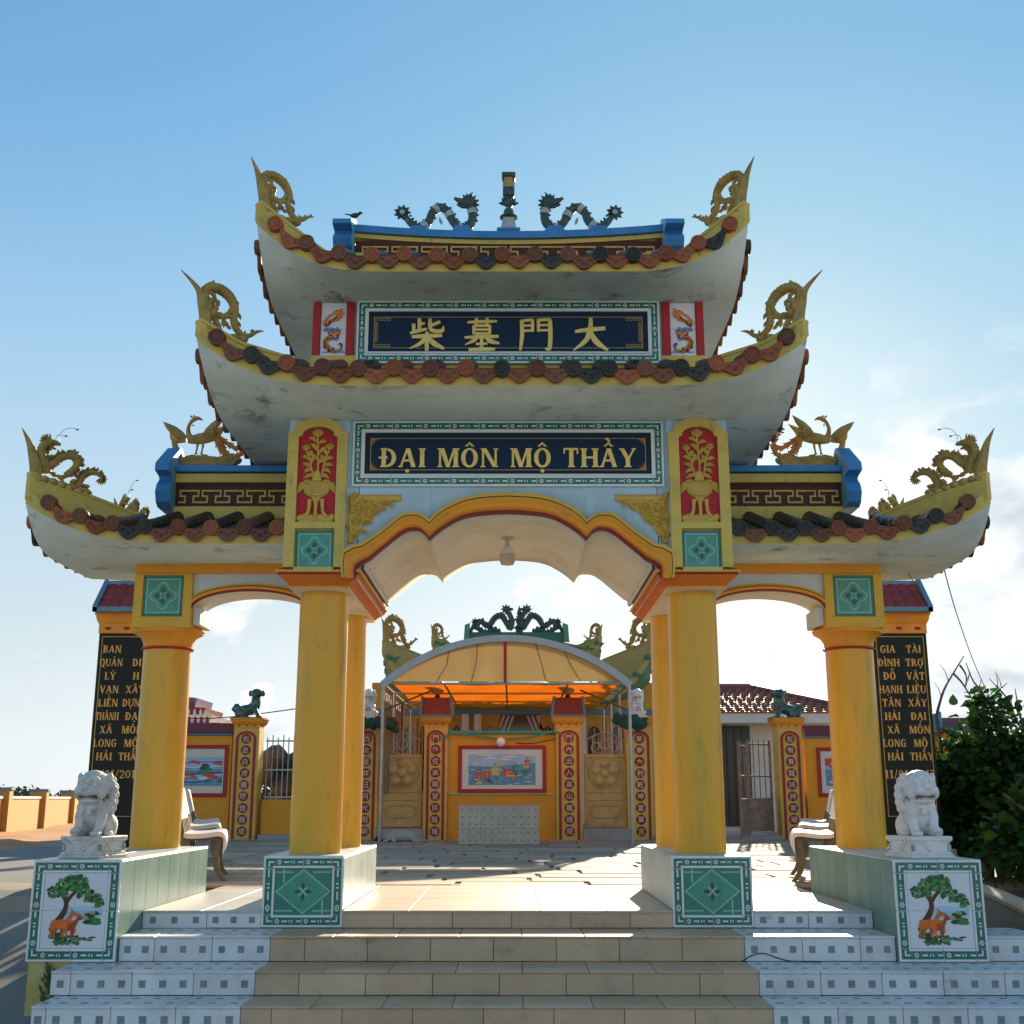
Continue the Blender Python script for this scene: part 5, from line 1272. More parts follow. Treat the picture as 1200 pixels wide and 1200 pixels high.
# ------------------------------------------------------------------ ground, steps, platform, courtyard
mat('asphalt', (.20,.19,.175), .85, col2=(.26,.25,.23), scale=1.2, stain=(.14,.13,.12), stain_amt=.5, stain_scale=.5, bump=.25, bscale=60)
mat('sand', (.46,.225,.085), .95, col2=(.54,.285,.12), scale=2.0, stain=(.30,.17,.08), stain_amt=.6, stain_scale=1.3, bump=.6, bscale=9)
mat('earth', (.30,.25,.18), .95, col2=(.36,.31,.22), scale=.25, stain=(.14,.17,.07), stain_amt=.7, stain_scale=.08, bump=.4, bscale=4)
mat('sea', (.05,.11,.14), .15, var=.1, scale=.02, bump=.3, bscale=.6)
mat('cement', (.34,.33,.30), .85, var=.1, stain=(.2,.19,.17), stain_amt=.5, bump=.1, bscale=30)
mat('wall_yellow_old', (.55,.44,.10), .7, col2=(.60,.50,.20), scale=3, stain=(.62,.62,.56), stain_amt=.75, stain_scale=3.5, bump=.08)
def sheet(name, m, xs, ys, zf):
    mb = MB(); W = len(ys)
    mb.add([(x, y, zf(x, y)) for x in xs for y in ys], [(i*W+j, (i+1)*W+j, (i+1)*W+j+1, i*W+j+1) for i in range(len(xs)-1) for j in range(W-1)])
    return structure(mb.build(name, m, None, recalc=False))
GZ = -.76
def sm(t): t = max(0, min(1, t)); return t*t*(3-2*t)
def gz(x, y):
    """the forecourt lies five steps down and the road climbs beside the gate to the level of the court"""
    base = GZ + (.01 - GZ)*sm((y+2.2)/5.6)
    return base - .05
def grid(a, b, n): return [a + (b-a)*i/n for i in range(n+1)]
ys = grid(-60, -4, 10)[:-1] + grid(-4, 10, 40)[:-1] + grid(10, 60, 20)[:-1] + grid(60, 3000, 12)
xs = grid(-1500, -40, 8)[:-1] + grid(-40, 40, 80)[:-1] + grid(40, 1500, 8)
def far(x, y):
    z = gz(x, y); d = max(0, y-45, -x-45); return z - min(7, .05*d)
sheet('ground', 'earth', xs, ys, far)
sheet('forecourt', 'asphalt', grid(-9.5, 22, 60), grid(-59, 13, 70), lambda x, y: gz(x, y) + .006)
mat('bounce_pale', (.46,.44,.40), .85, col2=(.54,.52,.47), scale=1.0, stain=(.34,.32,.29), stain_amt=.5, stain_scale=.6, bump=.15, bscale=30)
sheet('bounce_apron', 'bounce_pale', grid(-25, 30, 40), grid(-59, -7.6, 40), lambda x, y: gz(x, y) + .012)  # unseen pale ground added behind the camera to bounce light at the gate
# sandy verge on the left, with soft irregular relief
def sand_z(x, y):
    e = min(1, max(0, (-x-7.2-.25*(y-8)-.6*noise.noise(V(x*.4, y*.4, 0)))/.7))*min(1, max(0, (y-6.5)/1.0)); return gz(x, y) - .02 + e*(.06 + .07*(noise.noise(V(x*.5, y*.5, 3))+.4) + .03*noise.noise(V(x*2, y*2, 5)))
sheet('sand_verge', 'sand', grid(-16.5, -7, 50), grid(-20, 34, 150), sand_z)
mb = MB(); mb.add([(-3000, 50, -5.4), (3000, 50, -5.4), (3000, 5500, -5.4), (-3000, 5500, -5.4)], [(0,1,2,3)])
structure(mb.build('sea', 'sea', None, recalc=False))

# -- steps
risers = [(0.0, 0.0, -.125), (-.503, -.125, -.292), (-.964, -.292, -.443), (-1.357, -.443, -.595), (-1.76, -.595, GZ)]
steps = MB()
for i, (y, zt, zb) in enumerate(risers):
    x = 2.70 if i < 2 else (2.98 if i == 2 else (2.94 if i == 3 else 2.92))
    xr = x if i < 2 else 4.1
    steps.box(-x+.01, xr-.01, y+.016, 2.6 if i == 0 else risers[i-1][0]+.05, zb-.1, zt-.016)
steps = structure(steps.build('steps', 'grout', None, smooth=False))
INL = []
def riser_tile(x0, x1, y, z0, z1, white, j):
    mb = MB(); g = .0018; y = y + R.uniform(-.0022, .0012)
    mb.box(x0+g, x1-g, y, y+.017, z0+.001+R.uniform(0,.003), z1-.0005, 0, .003)
    if white:
        w = x1-x0; n = 3 if w > .34 else (2 if w > .2 else 1); q = .0225
        zc = (z0+z1)/2 + .004
        for k in range(n):
            cx = x0 + w*(k+.5)/n; mb.box(cx-q, cx+q, y-.0012, y+.004, zc-q, zc+q, 1)
    o = mb.build('riser_tile', ['step_tile','step_inlay'] if white else ['tan_tile','step_inlay'], steps, smooth=False)
def tread_tile(x0, x1, ya, yb, z, white):
    mb = MB(); g = .0018
    mb.box(x0+g, x1-g, ya, yb-g, z-.015, z, 0, .004)
    if white:
        w = x1-x0; q = .022
        for k in range(3 if w > .34 else 1):
            cx = x0 + w*(k+.5)/(3 if w > .34 else 1)
            for yy in (.3, .75): cy = ya + (yb-ya)*yy; mb.box(cx-q, cx+q, cy-q, cy+q, z-.004, z+.0012, 1)
    mb.build('tread_tile', ['step_tile' if white else 'tan_tile','step_inlay'], steps, smooth=False)
tan_edge = [1.64, 1.64, 1.64, 1.64, 1.64]      # where the tan middle meets the white sides
def cells(a, b, w, off):
    out = []; x = a
    first = w*off if off else w
    while x < b-1e-6:
        e = min(b, x + (first if not out else w)); 
        if b-e < w*.22: e = b
        out.append((x, e)); x = e
    return out
for i, (y, zt, zb) in enumerate(risers):
    te = tan_edge[i]; L = [-2.685, -2.685, -2.97, -2.93, -2.91][i]; Rr = [2.685, 2.685, 4.08, 4.08, 4.08][i]
    segs = [(L, -te, 1), (-te, te, 0), (te, Rr, 1)]
    if i == 0: segs = [(L, -IN1-.012, 1), (-IN0+.012, IN0-.012, 0), (IN1+.012, Rr, 1)]
    for a, b, wh in segs:
        off = R.uniform(.3, 1)
        cl = cells(a, b, .40 if wh else .435, off if not wh else (1 if a > 0 else off))
        if wh and a < 0: cl = [(a+b-q, a+b-p) for p, q in reversed(cells(a, b, .40, 1))]
        for p, q in cl: riser_tile(p, q, y, zb, zt-.0155, wh, 0)
    if i > 0:
        yb = risers[i-1][0]
        for a, b, wh in [(L, -te, 1), (-te, te, 0), (te, Rr, 1)]:
            cl = cells(a, b, .40 if wh else .435, 1)
            if wh and a < 0: cl = [(a+b-q, a+b-p) for p, q in reversed(cl)]
            for p, q in cl: tread_tile(p, q, y-.012, yb+.001, zt, wh)
# side face of the lower steps on the left: weathered yellow plinth foot
for (ya, z1_, z0_, xe) in ((0.0, -.001, -.125, 3.50), (-.503, -.125, -.292, 3.72)):
    MB().box(3.305, xe, ya+.015, ya+.6, z0_-.3, z1_-.016).build('side_step', 'grout', steps, smooth=False)
    riser_tile(3.305, xe, ya, z0_, z1_-.0155, 1, 0); tread_tile(3.305, xe, ya-.012, ya+.55, z1_, 1)
for s in (-1, 1):   # masonry under the outer plinths
    structure(MB().box(s*2.72, s*3.285, -.54, 1.85, GZ-.1, -.2895, 0).build('plinth_footing', 'wall_yellow_old', None, smooth=False))
MB()
# -- platform floor
plat = structure(MB().box(-2.69, 2.69, .017, 2.62, -.1, -.0165, 0).build('platform', 'grout_light', None, smooth=False))
def floor_tiles(x0, x1, y0, y1, w, d, m):
    nx, ny = max(1, round((x1-x0)/w)), max(1, round((y1-y0)/d))
    for i in range(nx):
        for j in range(ny):
            a, b = x0+(x1-x0)*i/nx, x0+(x1-x0)*(i+1)/nx; c, d_ = y0+(y1-y0)*j/ny, y0+(y1-y0)*(j+1)/ny
            MB().box(a+.0015, b-.0015, c+.0015, d_-.0015, -.0165, R.uniform(-.0006,.0006), 0, .002).build('floor_tile', m, plat, smooth=False)
floor_tiles(-IN0+.014, IN0-.014, -.012, 2.18, .49, .55, 'floor_tile')
for s in (-1, 1): floor_tiles(*sorted((s*(IN1+.014), s*2.685)), -.012, 2.18, .44, .55, 'floor_tile_white')
floor_tiles(-2.69, 2.69, 2.185, 2.62, .49, .55, 'floor_tile')
# -- court of uneven stone slabs up to the boundary wall
def court_edge(y): return 3.45 + (6.4-3.45)*(y-2.6)/13.0
cpts = [(-court_edge(2.622), 2.622), (court_edge(2.622), 2.622), (court_edge(16.2), 16.2), (-court_edge(16.2), 16.2)]
court = structure(MB().prism(cpts, -.12, -.022, 'z').build('courtyard', 'grout', None, smooth=False))
y = 2.63; rr = random.Random(17)
while y < 15.9:
    d = .52 + .16*rr.random()
    if y + d > 15.9: d = 15.9-y
    ce = court_edge(y); x = -ce + .01; first = True
    while x < ce-.02:
        w = .7 + .9*rr.random(); e = min(ce-.01, x+(w*rr.uniform(.4,1) if first else w)); first = False
        if ce-e < .25: e = ce-.01
        g = .012 + .014*rr.random(); t = rr.uniform(-.007, .005); k = lambda: rr.uniform(0, .014)
        q = [(x+g+k(), y+g+k()*.5), (e-g-k(), y+g+k()*.5), (e-g-k(), y+d-g-k()*.5), (x+g+k(), y+d-g-k()*.5)]
        tl = (rr.uniform(-.002,.002), rr.uniform(-.002,.002))
        mb = MB(); mb.rings([[(a, b, -.03) for a, b in q], [(a, b, -.003+t) for a, b in q], [(a+(.006 if j in (0,3) else -.006), b+(.006 if j in (0,1) else -.006), .001+t+tl[0]*(j-1.5)) for j, (a, b) in enumerate(q)]])
        mb.build('paving_slab', 'paver', court, smooth=False)
        x = e
    y += d
# a few weeds in the corner of the steps
mat('weed', (.10,.19,.05), .6, col2=(.20,.25,.09), scale=20, trans=.3)
mb = MB()
for i in range(46):
    b = V(-3.16+.07*rr.random(), -.565-.02*rr.random(), -.60+.26*rr.random()); a = -1.57+rr.uniform(-1.2,1.2); L = .03+.05*rr.random()
    mb.leaf(b, b+V(L*.5*math.cos(a), L*.5*math.sin(a), L), .012+.010*rr.random(), .002, bend=(0,0,L*.15))
tag(mb.build('weed', 'weed', None, recalc=False), 'small weeds growing at the left end of the steps under the picture panel', 'weed')
# ------------------------------------------------------------------ lions, benches, inscription steles
def carved_base(mb, w, h, z0=0, m=0):
    """moulded square pedestal with draped cloth points on each face"""
    mb.box(-w/2, w/2, -w/2, w/2, z0, z0+h*.16, m, .006); mb.box(-w/2+.012, w/2-.012, -w/2+.012, w/2-.012, z0+h*.16, z0+h*.28, m, .006)
    k = w/2-.03; mb.box(-k, k, -k, k, z0+h*.27, z0+h*.80, m, .004); mb.box(-w/2+.004, w/2-.004, -w/2+.004, w/2-.004, z0+h*.78, z0+h, m, .008)
    mb.box(-w/2+.018, w/2-.018, -w/2+.018, w/2-.018, z0+h*.70, z0+h*.79, m, .004)
    for a in range(4):
        r = Matrix.Rotation(a*math.pi/2, 3, 'Z')
        def tri(x0, x1, zb, o):
            v = [r @ V(x, y, z) for y in (-k-o, -k+.004) for x, z in ((x0, z0+h*.78), (x1, z0+h*.78), ((x0+x1)/2, zb))]
            mb.add(v, [(0,1,2),(5,4,3),(0,3,4,1),(1,4,5,2),(2,5,3,0)], m)
        tri(-k*.62, k*.62, z0+h*.24, .014); tri(-k*.40, k*.40, z0+h*.40, .022)
        for s in (-1, 1):
            for q in (.25, .48): c = r @ V(s*k*.98, -k*.98, z0+h*(.3+q*.5)); mb.ell(c, (.022,.022,.018), 8, 6, m)
def lion_body(mb, ball=1):
    E = mb.ell; T = mb.tube
    E((0,-.045,.335), (.110,.100,.130)); T([(0,-.05,.34),(0,.04,.28),(0,.11,.235)], [.105,.115,.105], 14); E((0,-.10,.40), (.105,.075,.075))
    for s in (-1, 1):
        E((s*.105,.075,.240), (.062,.105,.088)); E((s*.125,-.010,.186), (.040,.065,.026)); E((s*.10,.12,.19), (.05,.05,.03))
        on = s == ball
        foot = V(s*.090,-.155,.215 if on else .19)
        T([(s*.080,-.085,.385),(s*.098,-.125,.30),tuple(foot+V(0,.01,.04)),tuple(foot)], [.056,.048,.040,.038], 12)
        E(tuple(foot+V(0,-.020,-.002)), (.047,.055,.028))
        for k in range(4): E(tuple(foot+V(-.033+.022*k,-.062,-.006)), (.0125,.020,.018), 8, 6)
        if on: E((s*.10,-.150,.200), .048) if False else E((s*.11,-.175,.196), (.045,.045,.036))
    def HE(c, r, n=12, k=8, rot=None, f=1.22):
        r = (r, r, r) if not isinstance(r, tuple) else r; o = V(0,-.10,.515)
        E(tuple(o + (V(*c)-o)*f), tuple(q*f for q in r), n, k, rot=rot)
    HE((0,-.095,.540), (.118,.108,.102)); HE((0,-.125,.585), (.085,.075,.055))
    HE((0,-.190,.507), (.088,.062,.040)); HE((0,-.165,.447), (.070,.058,.022)); HE((0,-.12,.455), (.085,.06,.05))
    for s in (-1, 1):
        HE((s*.046,-.232,.512), (.042,.030,.030)); HE((s*.048,-.193,.582), (.044,.030,.022), rot=Matrix.Rotation(s*.5, 3, 'Y')); HE((s*.047,-.203,.553), (.021,.018,.017))
        HE((s*.112,-.085,.592), (.022,.030,.034)); HE((s*.085,-.165,.50), (.035,.04,.045))
        for (x,y,z) in ((.118,-.06,.55),(.126,-.03,.515),(.122,-.045,.475),(.115,-.02,.435),(.108,-.055,.405),(.100,.0,.57),(.112,.02,.53),(.118,.02,.485),(.11,.03,.44),(.10,.03,.40),(.065,.035,.585),(.085,.05,.545),(.09,.06,.50),(.088,.06,.455),(.08,.055,.41),(.03,.055,.595),(.035,.075,.55),(.04,.08,.505),(.04,.082,.46),(.035,.078,.415),(.03,.07,.37),(.075,.05,.365)):
            HE((s*x,y,z), .031, 9, 7)
    HE((0,-.255,.535), (.030,.020,.022)); HE((0,-.205,.565), (.020,.03,.03))
    T([(.105*math.cos(t*.5236), -.06+.10*math.sin(t*.5236)*-1, .425-.055*math.sin(t*.5236)) for t in range(13)], .013, 7)
    E((0,-.172,.345), (.026,.024,.030)); E((0,-.165,.375), (.03,.02,.015))
    for (x,z) in ((-.03,.36),(.0,.42),(.03,.36),(0,.32)): T([(0,.15,.22),(x*.5,.18,.30),(x,.165,z)], [.035,.032,.012], 8)
def stone_lion(loc, rz, label, m, ball, scale=1.0, group='marble guardian lions', voxel=.0065):
    t = thing('stone_lion', label, 'lion statue', loc, group)
    b = MB(); carved_base(b, .43, .165); b.build('pedestal', m, t, smooth=True, ang=30).location = (0,0,0)
    l = MB(); lion_body(l, ball)
    o = remeshed(l, 'lion_figure', m, t, voxel=voxel, smooth_it=1); o.location = (0,0,0); o.rotation_euler = (0,0,-rz*.7)
    # dark bar painting the shade of the mouth gap
    s = MB().box(-.075, .075, -.252, -.14, .458, .470); q = s.build('mouth', 'mouth_shade', o, smooth=False); q.location = (0,0,0)
    t.rotation_euler = (0,0,rz); t.scale = (scale*.80, scale*.80, scale*.92)
    return t
mat('mouth_shade', (.10,.085,.075), .8, var=.1)
mat('green_glaze', (.012,.055,.038), .25, col2=(.03,.10,.07), scale=20, stain=(.35,.36,.32), stain_amt=.8, stain_scale=9, spec=.6)
stone_lion((-2.995, -.26, ZT+.001), rad(-15), 'grey white marble guardian lion on the left plinth, right paw on a ball', 'marble', -1)
stone_lion((2.98, -.26, ZT+.001), rad(15), 'white marble guardian lion on the right plinth beside the black stele', 'marble_white', 1)

# -- benches of polished stone chips, curved seat, reclined back slab
def make_bench():
    t = thing('bench', 'bench', 'bench', (0,0,0), 'white stone benches along the court')
    L = 1.35
    top = smooth_path([(.52,.30),(.535,.38),(.50,.462),(.42,.478),(.25,.462),(.08,.458),(0,.47)], 5)
    low = [(x-.012 if x > .45 else x, z-.045) for x, z in reversed(top)]
    low = [(min(x, .495), z) for x, z in low]
    seat = MB().prism(top + low, 0, L, 'y', 0, 0).build('seat', 'bench_top', t, ang=40)
    mb = MB(); d = V(-.155,0,.47).normalized(); n = V(d.z,0,-d.x)
    a = V(-.035,0,.585); b = a + d*.36
    mb.prism([(a.x,a.z),(a.x-n.x*.045,a.z-n.z*.045),(b.x-n.x*.045,b.z-n.z*.045),(b.x-n.x*.02+d.x*.02,b.z+d.z*.02),(b.x,b.z)], .0, L, 'y')
    mb.build('backrest', 'bench_top', t, smooth=False)
    for y in (.02, .26, .52, .78, 1.04, 1.28):
        MB().prism([(.02,.44),(-.03,.44),(-.075,.60),(-.026,.60)], y, y+.055, 'y').build('back_post', 'bench_leg', t, smooth=False)
    for y in (.06, 1.20):
        f = smooth_path([(.50,.44),(.47,.33),(.455,.20),(.485,.08),(.56,0)], 5); g = [(x-.06-.03*(1-abs(z-.22)/.22), z) for x, z in reversed(f)]
        MB().prism(f + g, y, y+.09, 'y').build('leg', 'bench_leg', t, ang=40)
        f = smooth_path([(-.02,.44),(.0,.30),(.02,.20),(.0,.08),(-.06,0)], 5); g = [(x+.075+.04*(1-abs(z-.22)/.22), z) for x, z in reversed(f)]
        MB().prism(f + g, y, y+.09, 'y').build('leg', 'bench_leg', t, ang=40)
        MB().box(.05, .44, y+.02, y+.07, .39, .425, 0).build('seat_rail', 'bench_leg', t, smooth=False)
    t.scale = (.78, 1, 1)
    return t
bench0 = make_bench()
spots = [(-3.22, 3.0, rad(12), 'nearest white stone bench on the left, just behind the outer column'), (-4.10, 6.5, rad(13), 'second white stone bench on the left side of the court'), (-5.02, 10.3, rad(13), 'farthest white stone bench on the left, by the wall with the painting'),
         (3.50, 4.31, math.pi-rad(12), 'nearest white stone bench on the right, behind the outer column'), (4.40, 7.8, math.pi-rad(13), 'middle white stone bench on the right side of the court'), (5.32, 11.6, math.pi-rad(13), 'farthest white stone bench on the right, near the wall with the painting')]
for i, (x, y, rz, lab) in enumerate(spots):
    if i == 0: bench0.location = (x, y, .002); bench0.rotation_euler = (0,0,rz); bench0['label'] = lab
    else: copy_tree(bench0, (x, y, .002), lab, rz)

# -- tall black inscription steles with little tiled roofs
GLYPH['7'] = (.6, lambda: _bar(.04,.56,.88,.12) + _dia(.14,0,.42,.9,.13))
mat('roof_red', (.24,.035,.03), .5, var=.25, scale=12, stain=(.10,.03,.03), stain_amt=.5, stain_scale=6, bump=.1, orand=.12)
mat('trim_blue', (.10,.24,.36), .5, var=.15, stain=(.2,.3,.36), stain_amt=.4)
def stele(sgn, label, lines, date):
    Y = 3.5; xc = -4.10 if sgn < 0 else 4.18; w = .58; z0 = gz(xc, Y)-.02
    t = thing('inscription_stele', label, 'stele', (xc, Y, z0), 'black inscription steles')
    zt = at(130, 742, Y).z
    MB().box(xc-.40, xc+.40, Y-.08, Y+.44, z0, .30, 0, .01).build('stele_foot', 'cement', t, smooth=False)
    MB().box(xc-w/2, xc+w/2, Y, Y+.36, .30, zt, 0, .006).build('black_slab', 'granite_black', t, smooth=False)
    mb = MB(); e = .035; f = .006
    a0, a1, b0, b1 = xc-w/2+e, xc+w/2-e, .62, zt-e
    mb.box(a0, a1, Y-.003, Y+.001, b0, b0+f); mb.box(a0, a1, Y-.003, Y+.001, b1-f, b1); mb.box(a0, a0+f, Y-.0028, Y+.001, b0, b1); mb.box(a1-f, a1, Y-.0028, Y+.001, b0, b1)
    mb.build('gold_line', 'gold', t, smooth=False)
    h = .079
    for i, (l, r) in enumerate(lines):
        z = at(130, 765 + 15.75*i, Y).z
        for k, tx in ((-1, l), (1, r)):
            if not tx: continue
            mb = MB(); inscribe(tx, xc + k*.137, z, h, Y+.001, 'gold', None, depth=.006, joined=mb, narrow=min(.95, .245/(letters(tx)[1]*h))); mb.build('inscribed_word', 'letter_gold', t, smooth=False)
    mb = MB(); inscribe(date, xc, at(130, 912, Y).z, h*1.05, Y+.001, 'gold', None, depth=.006, joined=mb, narrow=.50/(letters(date)[1]*h)); mb.build('inscribed_word', 'letter_gold', t, smooth=False)
    # cornice and roof
    prof = [(.0, zt), (.0, zt+.10), (.008, zt+.11), (.025, zt+.15), (.03, zt+.19), (.04, zt+.195), (.04, zt+.215)]
    mb = MB(); mb.rings([[(xc-w/2-.01-e_, Y-.0-e_, z), (xc+w/2+.01+e_, Y-.0-e_, z), (xc+w/2+.01+e_, Y+.36+e_, z), (xc-w/2-.01-e_, Y+.36+e_, z)] for e_, z in prof])
    mb.build('cornice', 'orange_paint', t, smooth=False)
    for k in (-.2, 0, .2): 
        mb = MB(); mb.ell((xc+k, Y-.006, zt+.052), (.035,.012,.016), 10, 6); mb.ell((xc+k, Y-.014, zt+.052), (.012,.010,.012), 8, 6); mb.build('eye_motif', 'red_paint', t)
    zr = zt+.215; zp = at(140, 681, Y).z; W = w/2+.045; cyy = Y+.18
    mb = MB(); mb.prism([(Y-.13, zr), (Y+.49, zr), (Y+.49, zr+.035), (cyy, zp), (Y-.13, zr+.035)], xc-W+.05, xc+W-.05, 'x'); mb.build('roof_slope', 'roof_red', t, smooth=False)
    for rr_ in range(3):
        for c in range(5):
            f0, f1 = rr_/3, (rr_+1.12)/3
            y0, y1 = Y-.13 + (cyy-Y+.13)*f0, Y-.13 + (cyy-Y+.13)*min(f1, .98)
            zz0, zz1 = zr+.04 + (zp-zr-.035)*f0, zr+.04 + (zp-zr-.035)*min(f1, .98)
            xa = xc-W+.05 + (2*W-.1)*c/5; xb = xa + (2*W-.1)/5
            m_ = (xa+xb)/2; q = MB(); q.rings([[(x, y, z + .022*(1-((x-m_)/((xb-xa)/2))**2) - (0 if j else .0)) for x in grid(xa, xb, 6)] for j, (y, z) in enumerate(((y0, zz0+.012), (y1, zz1)))], closed=False); q.add([(x, y0, zz0-.012) for x in grid(xa, xb, 6)] + [(x, y0, zz0+.012+.022*(1-((x-m_)/((xb-xa)/2))**2)) for x in grid(xa, xb, 6)], [(i, i+1, i+8, i+7) for i in range(6)])
            q.build('roof_tile', 'roof_red', t)
    mb = MB(); mb.box(xc-W, xc+W, Y-.15, Y-.12, zr-.005, zr+.05, 0, .005); mb.box(xc-W, xc+W, cyy-.03, cyy+.03, zp-.02, zp+.035, 0, .006)
    for s in (-1, 1): mb.prism([(Y-.15, zr), (Y+.51, zr), (Y+.51, zr+.06), (cyy, zp+.06), (Y-.15, zr+.06)], xc+s*(W-.05), xc+s*W, 'x')
    mb.build('roof_trim', 'trim_blue', t, smooth=False)
mat('letter_gold', (.66,.40,.10), .4, var=.15, scale=30, metal=.1)
stele(-1, 'black stele left of the gate, top line reading BAN, date at its foot', [('BAN',''),('QUẢN','DI'),('LÝ','H'),('VẠN','XÂY'),('LIÊN','DỰNG'),('THÀNH','ĐẠI'),('XÃ','MÔN'),('LONG','MỘ'),('HẢI','THẦY')], '11/01/2017')
stele(1, 'black stele right of the gate beside the dark shrubs, top line reading GIA', [('GIA','TÀI'),('ĐÌNH','TRỢ'),('ĐỖ','VẬT'),('HẠNH','LIỆU'),('TÂN','XÂY'),('HẢI','ĐẠI'),('XÃ','MÔN'),('LONG','MỘ'),('HẢI','THẦY')], '11/01/2017')
# ------------------------------------------------------------------ boundary wall of the shrine, posts, screen, gates
W = 15.586
mat('wall_orange', (.76,.29,.016), .65, col2=(.80,.34,.025), scale=1.2, stain=(.46,.26,.05), stain_amt=.45, stain_scale=1.5, bump=.04)
mat('post_yellow', (.66,.46,.10), .6, var=.06, stain=(.5,.35,.09), stain_amt=.4, bump=.03)
mat('medal_red', (.30,.02,.018), .5, var=.15); mat('medal_text', (.72,.50,.42), .5, var=.08)
mat('bronze', (.46,.29,.10), .45, col2=(.56,.37,.14), scale=5, metal=.35, stain=(.16,.10,.05), stain_amt=.6, stain_scale=4, bump=.1, bscale=25)
mat('iron_brown', (.20,.13,.075), .6, col2=(.27,.19,.12), scale=6, metal=.2, stain=(.12,.06,.03), stain_amt=.5)
mat('hose_green', (.06,.33,.20), .4, var=.1); mat('hose_teal', (.04,.30,.32), .4, var=.1)
mat('frame_ivory', (.66,.60,.48), .4, var=.05); mat('mural_paper', (.66,.64,.60), .3, var=.05)
def post(u0, u1, cap, label, text, top):
    xa, xb = at(u0, 960, W).x, at(u1, 960, W).x; xc = (xa+xb)/2; w = xb-xa; d = .50
    t = thing('gate_post', label, 'gate post', (xc, W, 0), 'yellow couplet posts of the back wall')
    zt = {'statue': at(0, 853, W).z, 'lamp': at(0, 852, W).z}[top]
    MB().box(xa, xb, W, W+d, -.02, zt, 0, .01).build('shaft', 'post_yellow', t, smooth=False)
    prof = [(0, zt), (.0, zt+.06), (.02, zt+.07), (.06, zt+.13), (.065, zt+.17), (.085, zt+.175), (.085, zt+.20), (.0, zt+.20)]
    mb = MB(); mb.rings([[(xa-e, W-e, z), (xb+e, W-e, z), (xb+e, W+d+e, z), (xa-e, W+d+e, z)] for e, z in prof]); mb.build('cap', 'orange_paint', t, smooth=False)
    mb = MB()
    for k in (-.3, 0, .3): mb.prism([(xc+k*w-.03, zt+.065), (xc+k*w+.03, zt+.065), (xc+k*w, zt+.02)], W-.006, W+.001)
    mb.build('dart_trim', 'red_paint', t, smooth=False)
    # red arched outline
    m0, m1 = xa+.055, xb-.055; zs, za = zt-.22, zt-.06; n = 14
    outer = [(m0, 0), (m0, zs)] + [((m0+m1)/2 - (m1-m0)/2*math.cos(math.pi*i/n), zs + (za-zs)*math.sin(math.pi*i/n)) for i in range(n+1)] + [(m1, zs), (m1, 0)]
    k = .055
    inner = [(m0+k, 0), (m0+k, zs)] + [((m0+m1)/2 - ((m1-m0)/2-k)*math.cos(math.pi*i/n), zs + (za-zs-k*.9)*math.sin(math.pi*i/n)) for i in range(n+1)] + [(m1-k, zs), (m1-k, 0)]
    mb = MB(); mb.rings([[(o[0], W-.012, o[1]), (i[0], W-.012, i[1]), (i[0], W+.001, i[1]), (o[0], W+.001, o[1])] for o, i in zip(outer, inner)]); mb.build('red_border', 'red_paint', t, smooth=False)
    nn = len(text); zA, zB = zt-.22, .16
    for i, ch in enumerate(text):
        z = zA + (zB-zA)*i/(nn-1); r = .098
        md = MB(); md.lathe([(.0,W-.010),(r-.022,W-.010),(r-.018,W-.018),(r-.012,W-.018),(r-.010,W-.010),(r,W-.010),(r+.002,W+.001),(.0,W+.001)], xc, z, 22, axis='y')
        md = md.build('medallion', 'medal_red', t)
        vs_, fs_ = han(ch)
        if vs_:
            q = MB(); s_ = .128; q.add([(xc+a*s_, W-.0165, z+b*s_) for a, b in vs_], fs_); q.build('character', 'medal_text', md, smooth=False)
    return t, xc, zt+.20
P1 = post(268.5, 299, 0, 'yellow couplet post with a green glazed lion on top, at the left painted wall', '右迎白虎護陽佳龍成', 'statue')
P2 = post(413, 441.5, 0, 'yellow couplet post left of the left bronze door, white lion on top', '西北呈祥日月光昭明', 'statue')
P3 = post(495.5, 523.5, 0, 'yellow couplet post at the left end of the painted screen, globe lamp on top', '門外往來明堂扶隨福', 'lamp')
P4 = post(652, 683, 0, 'yellow couplet post at the right end of the painted screen, globe lamp on top', '門內出入高山龍靖順', 'lamp')
P5 = post(736, 766.5, 0, 'yellow couplet post right of the right bronze door, white lion on top', '東南大利乾坤富萬吉', 'statue')
P6 = post(916, 945, 0, 'yellow couplet post with a green glazed lion on top, at the right painted wall', '左有青龍扶持家場吉', 'statue')
for (t, xc, z), lab in ((P3, 'left'), (P4, 'right')):
    w = .36
    zt = z
    MB().box(xc-w, xc+w, W-.10, W+.60, zt, zt+.045, 0, .008).build('roof_eave', 'trim_blue', t, smooth=False)
    za = at(509, 817.5, W).z
    mb = MB(); mb.prism([(xc-w+.02, zt+.045), (xc+w-.02, zt+.045), (xc+w-.07, za), (xc-w+.07, za)], W-.02, W+.52); mb.build('roof_block', 'roof_red', t, smooth=False)
    mb = MB()
    for s in (-1, 1): mb.prism([(xc+s*(w+.0), zt+.045), (xc+s*(w-.05), zt+.045), (xc+s*(w-.10), za+.02), (xc+s*(w-.05), za+.03)], W-.05, W+.55)
    mb.build('roof_trim', 'trim_blue', t, smooth=False)
    g = thing('globe_lamp', f'pale globe lamp on the roofed post at the {lab} end of the painted screen', 'lamp', (xc, W+.25, za), 'globe lamps')
    MB().lathe([(.07, 0), (.07, .03), (.045, .05), (.045, .10)], xc, W+.25, 14, z0=za).build('lamp_neck', 'metal_dark', g)
    MB().ell((xc, W+.25, za+.24), .165, 22, 14).build('globe', 'lamp_globe', g)
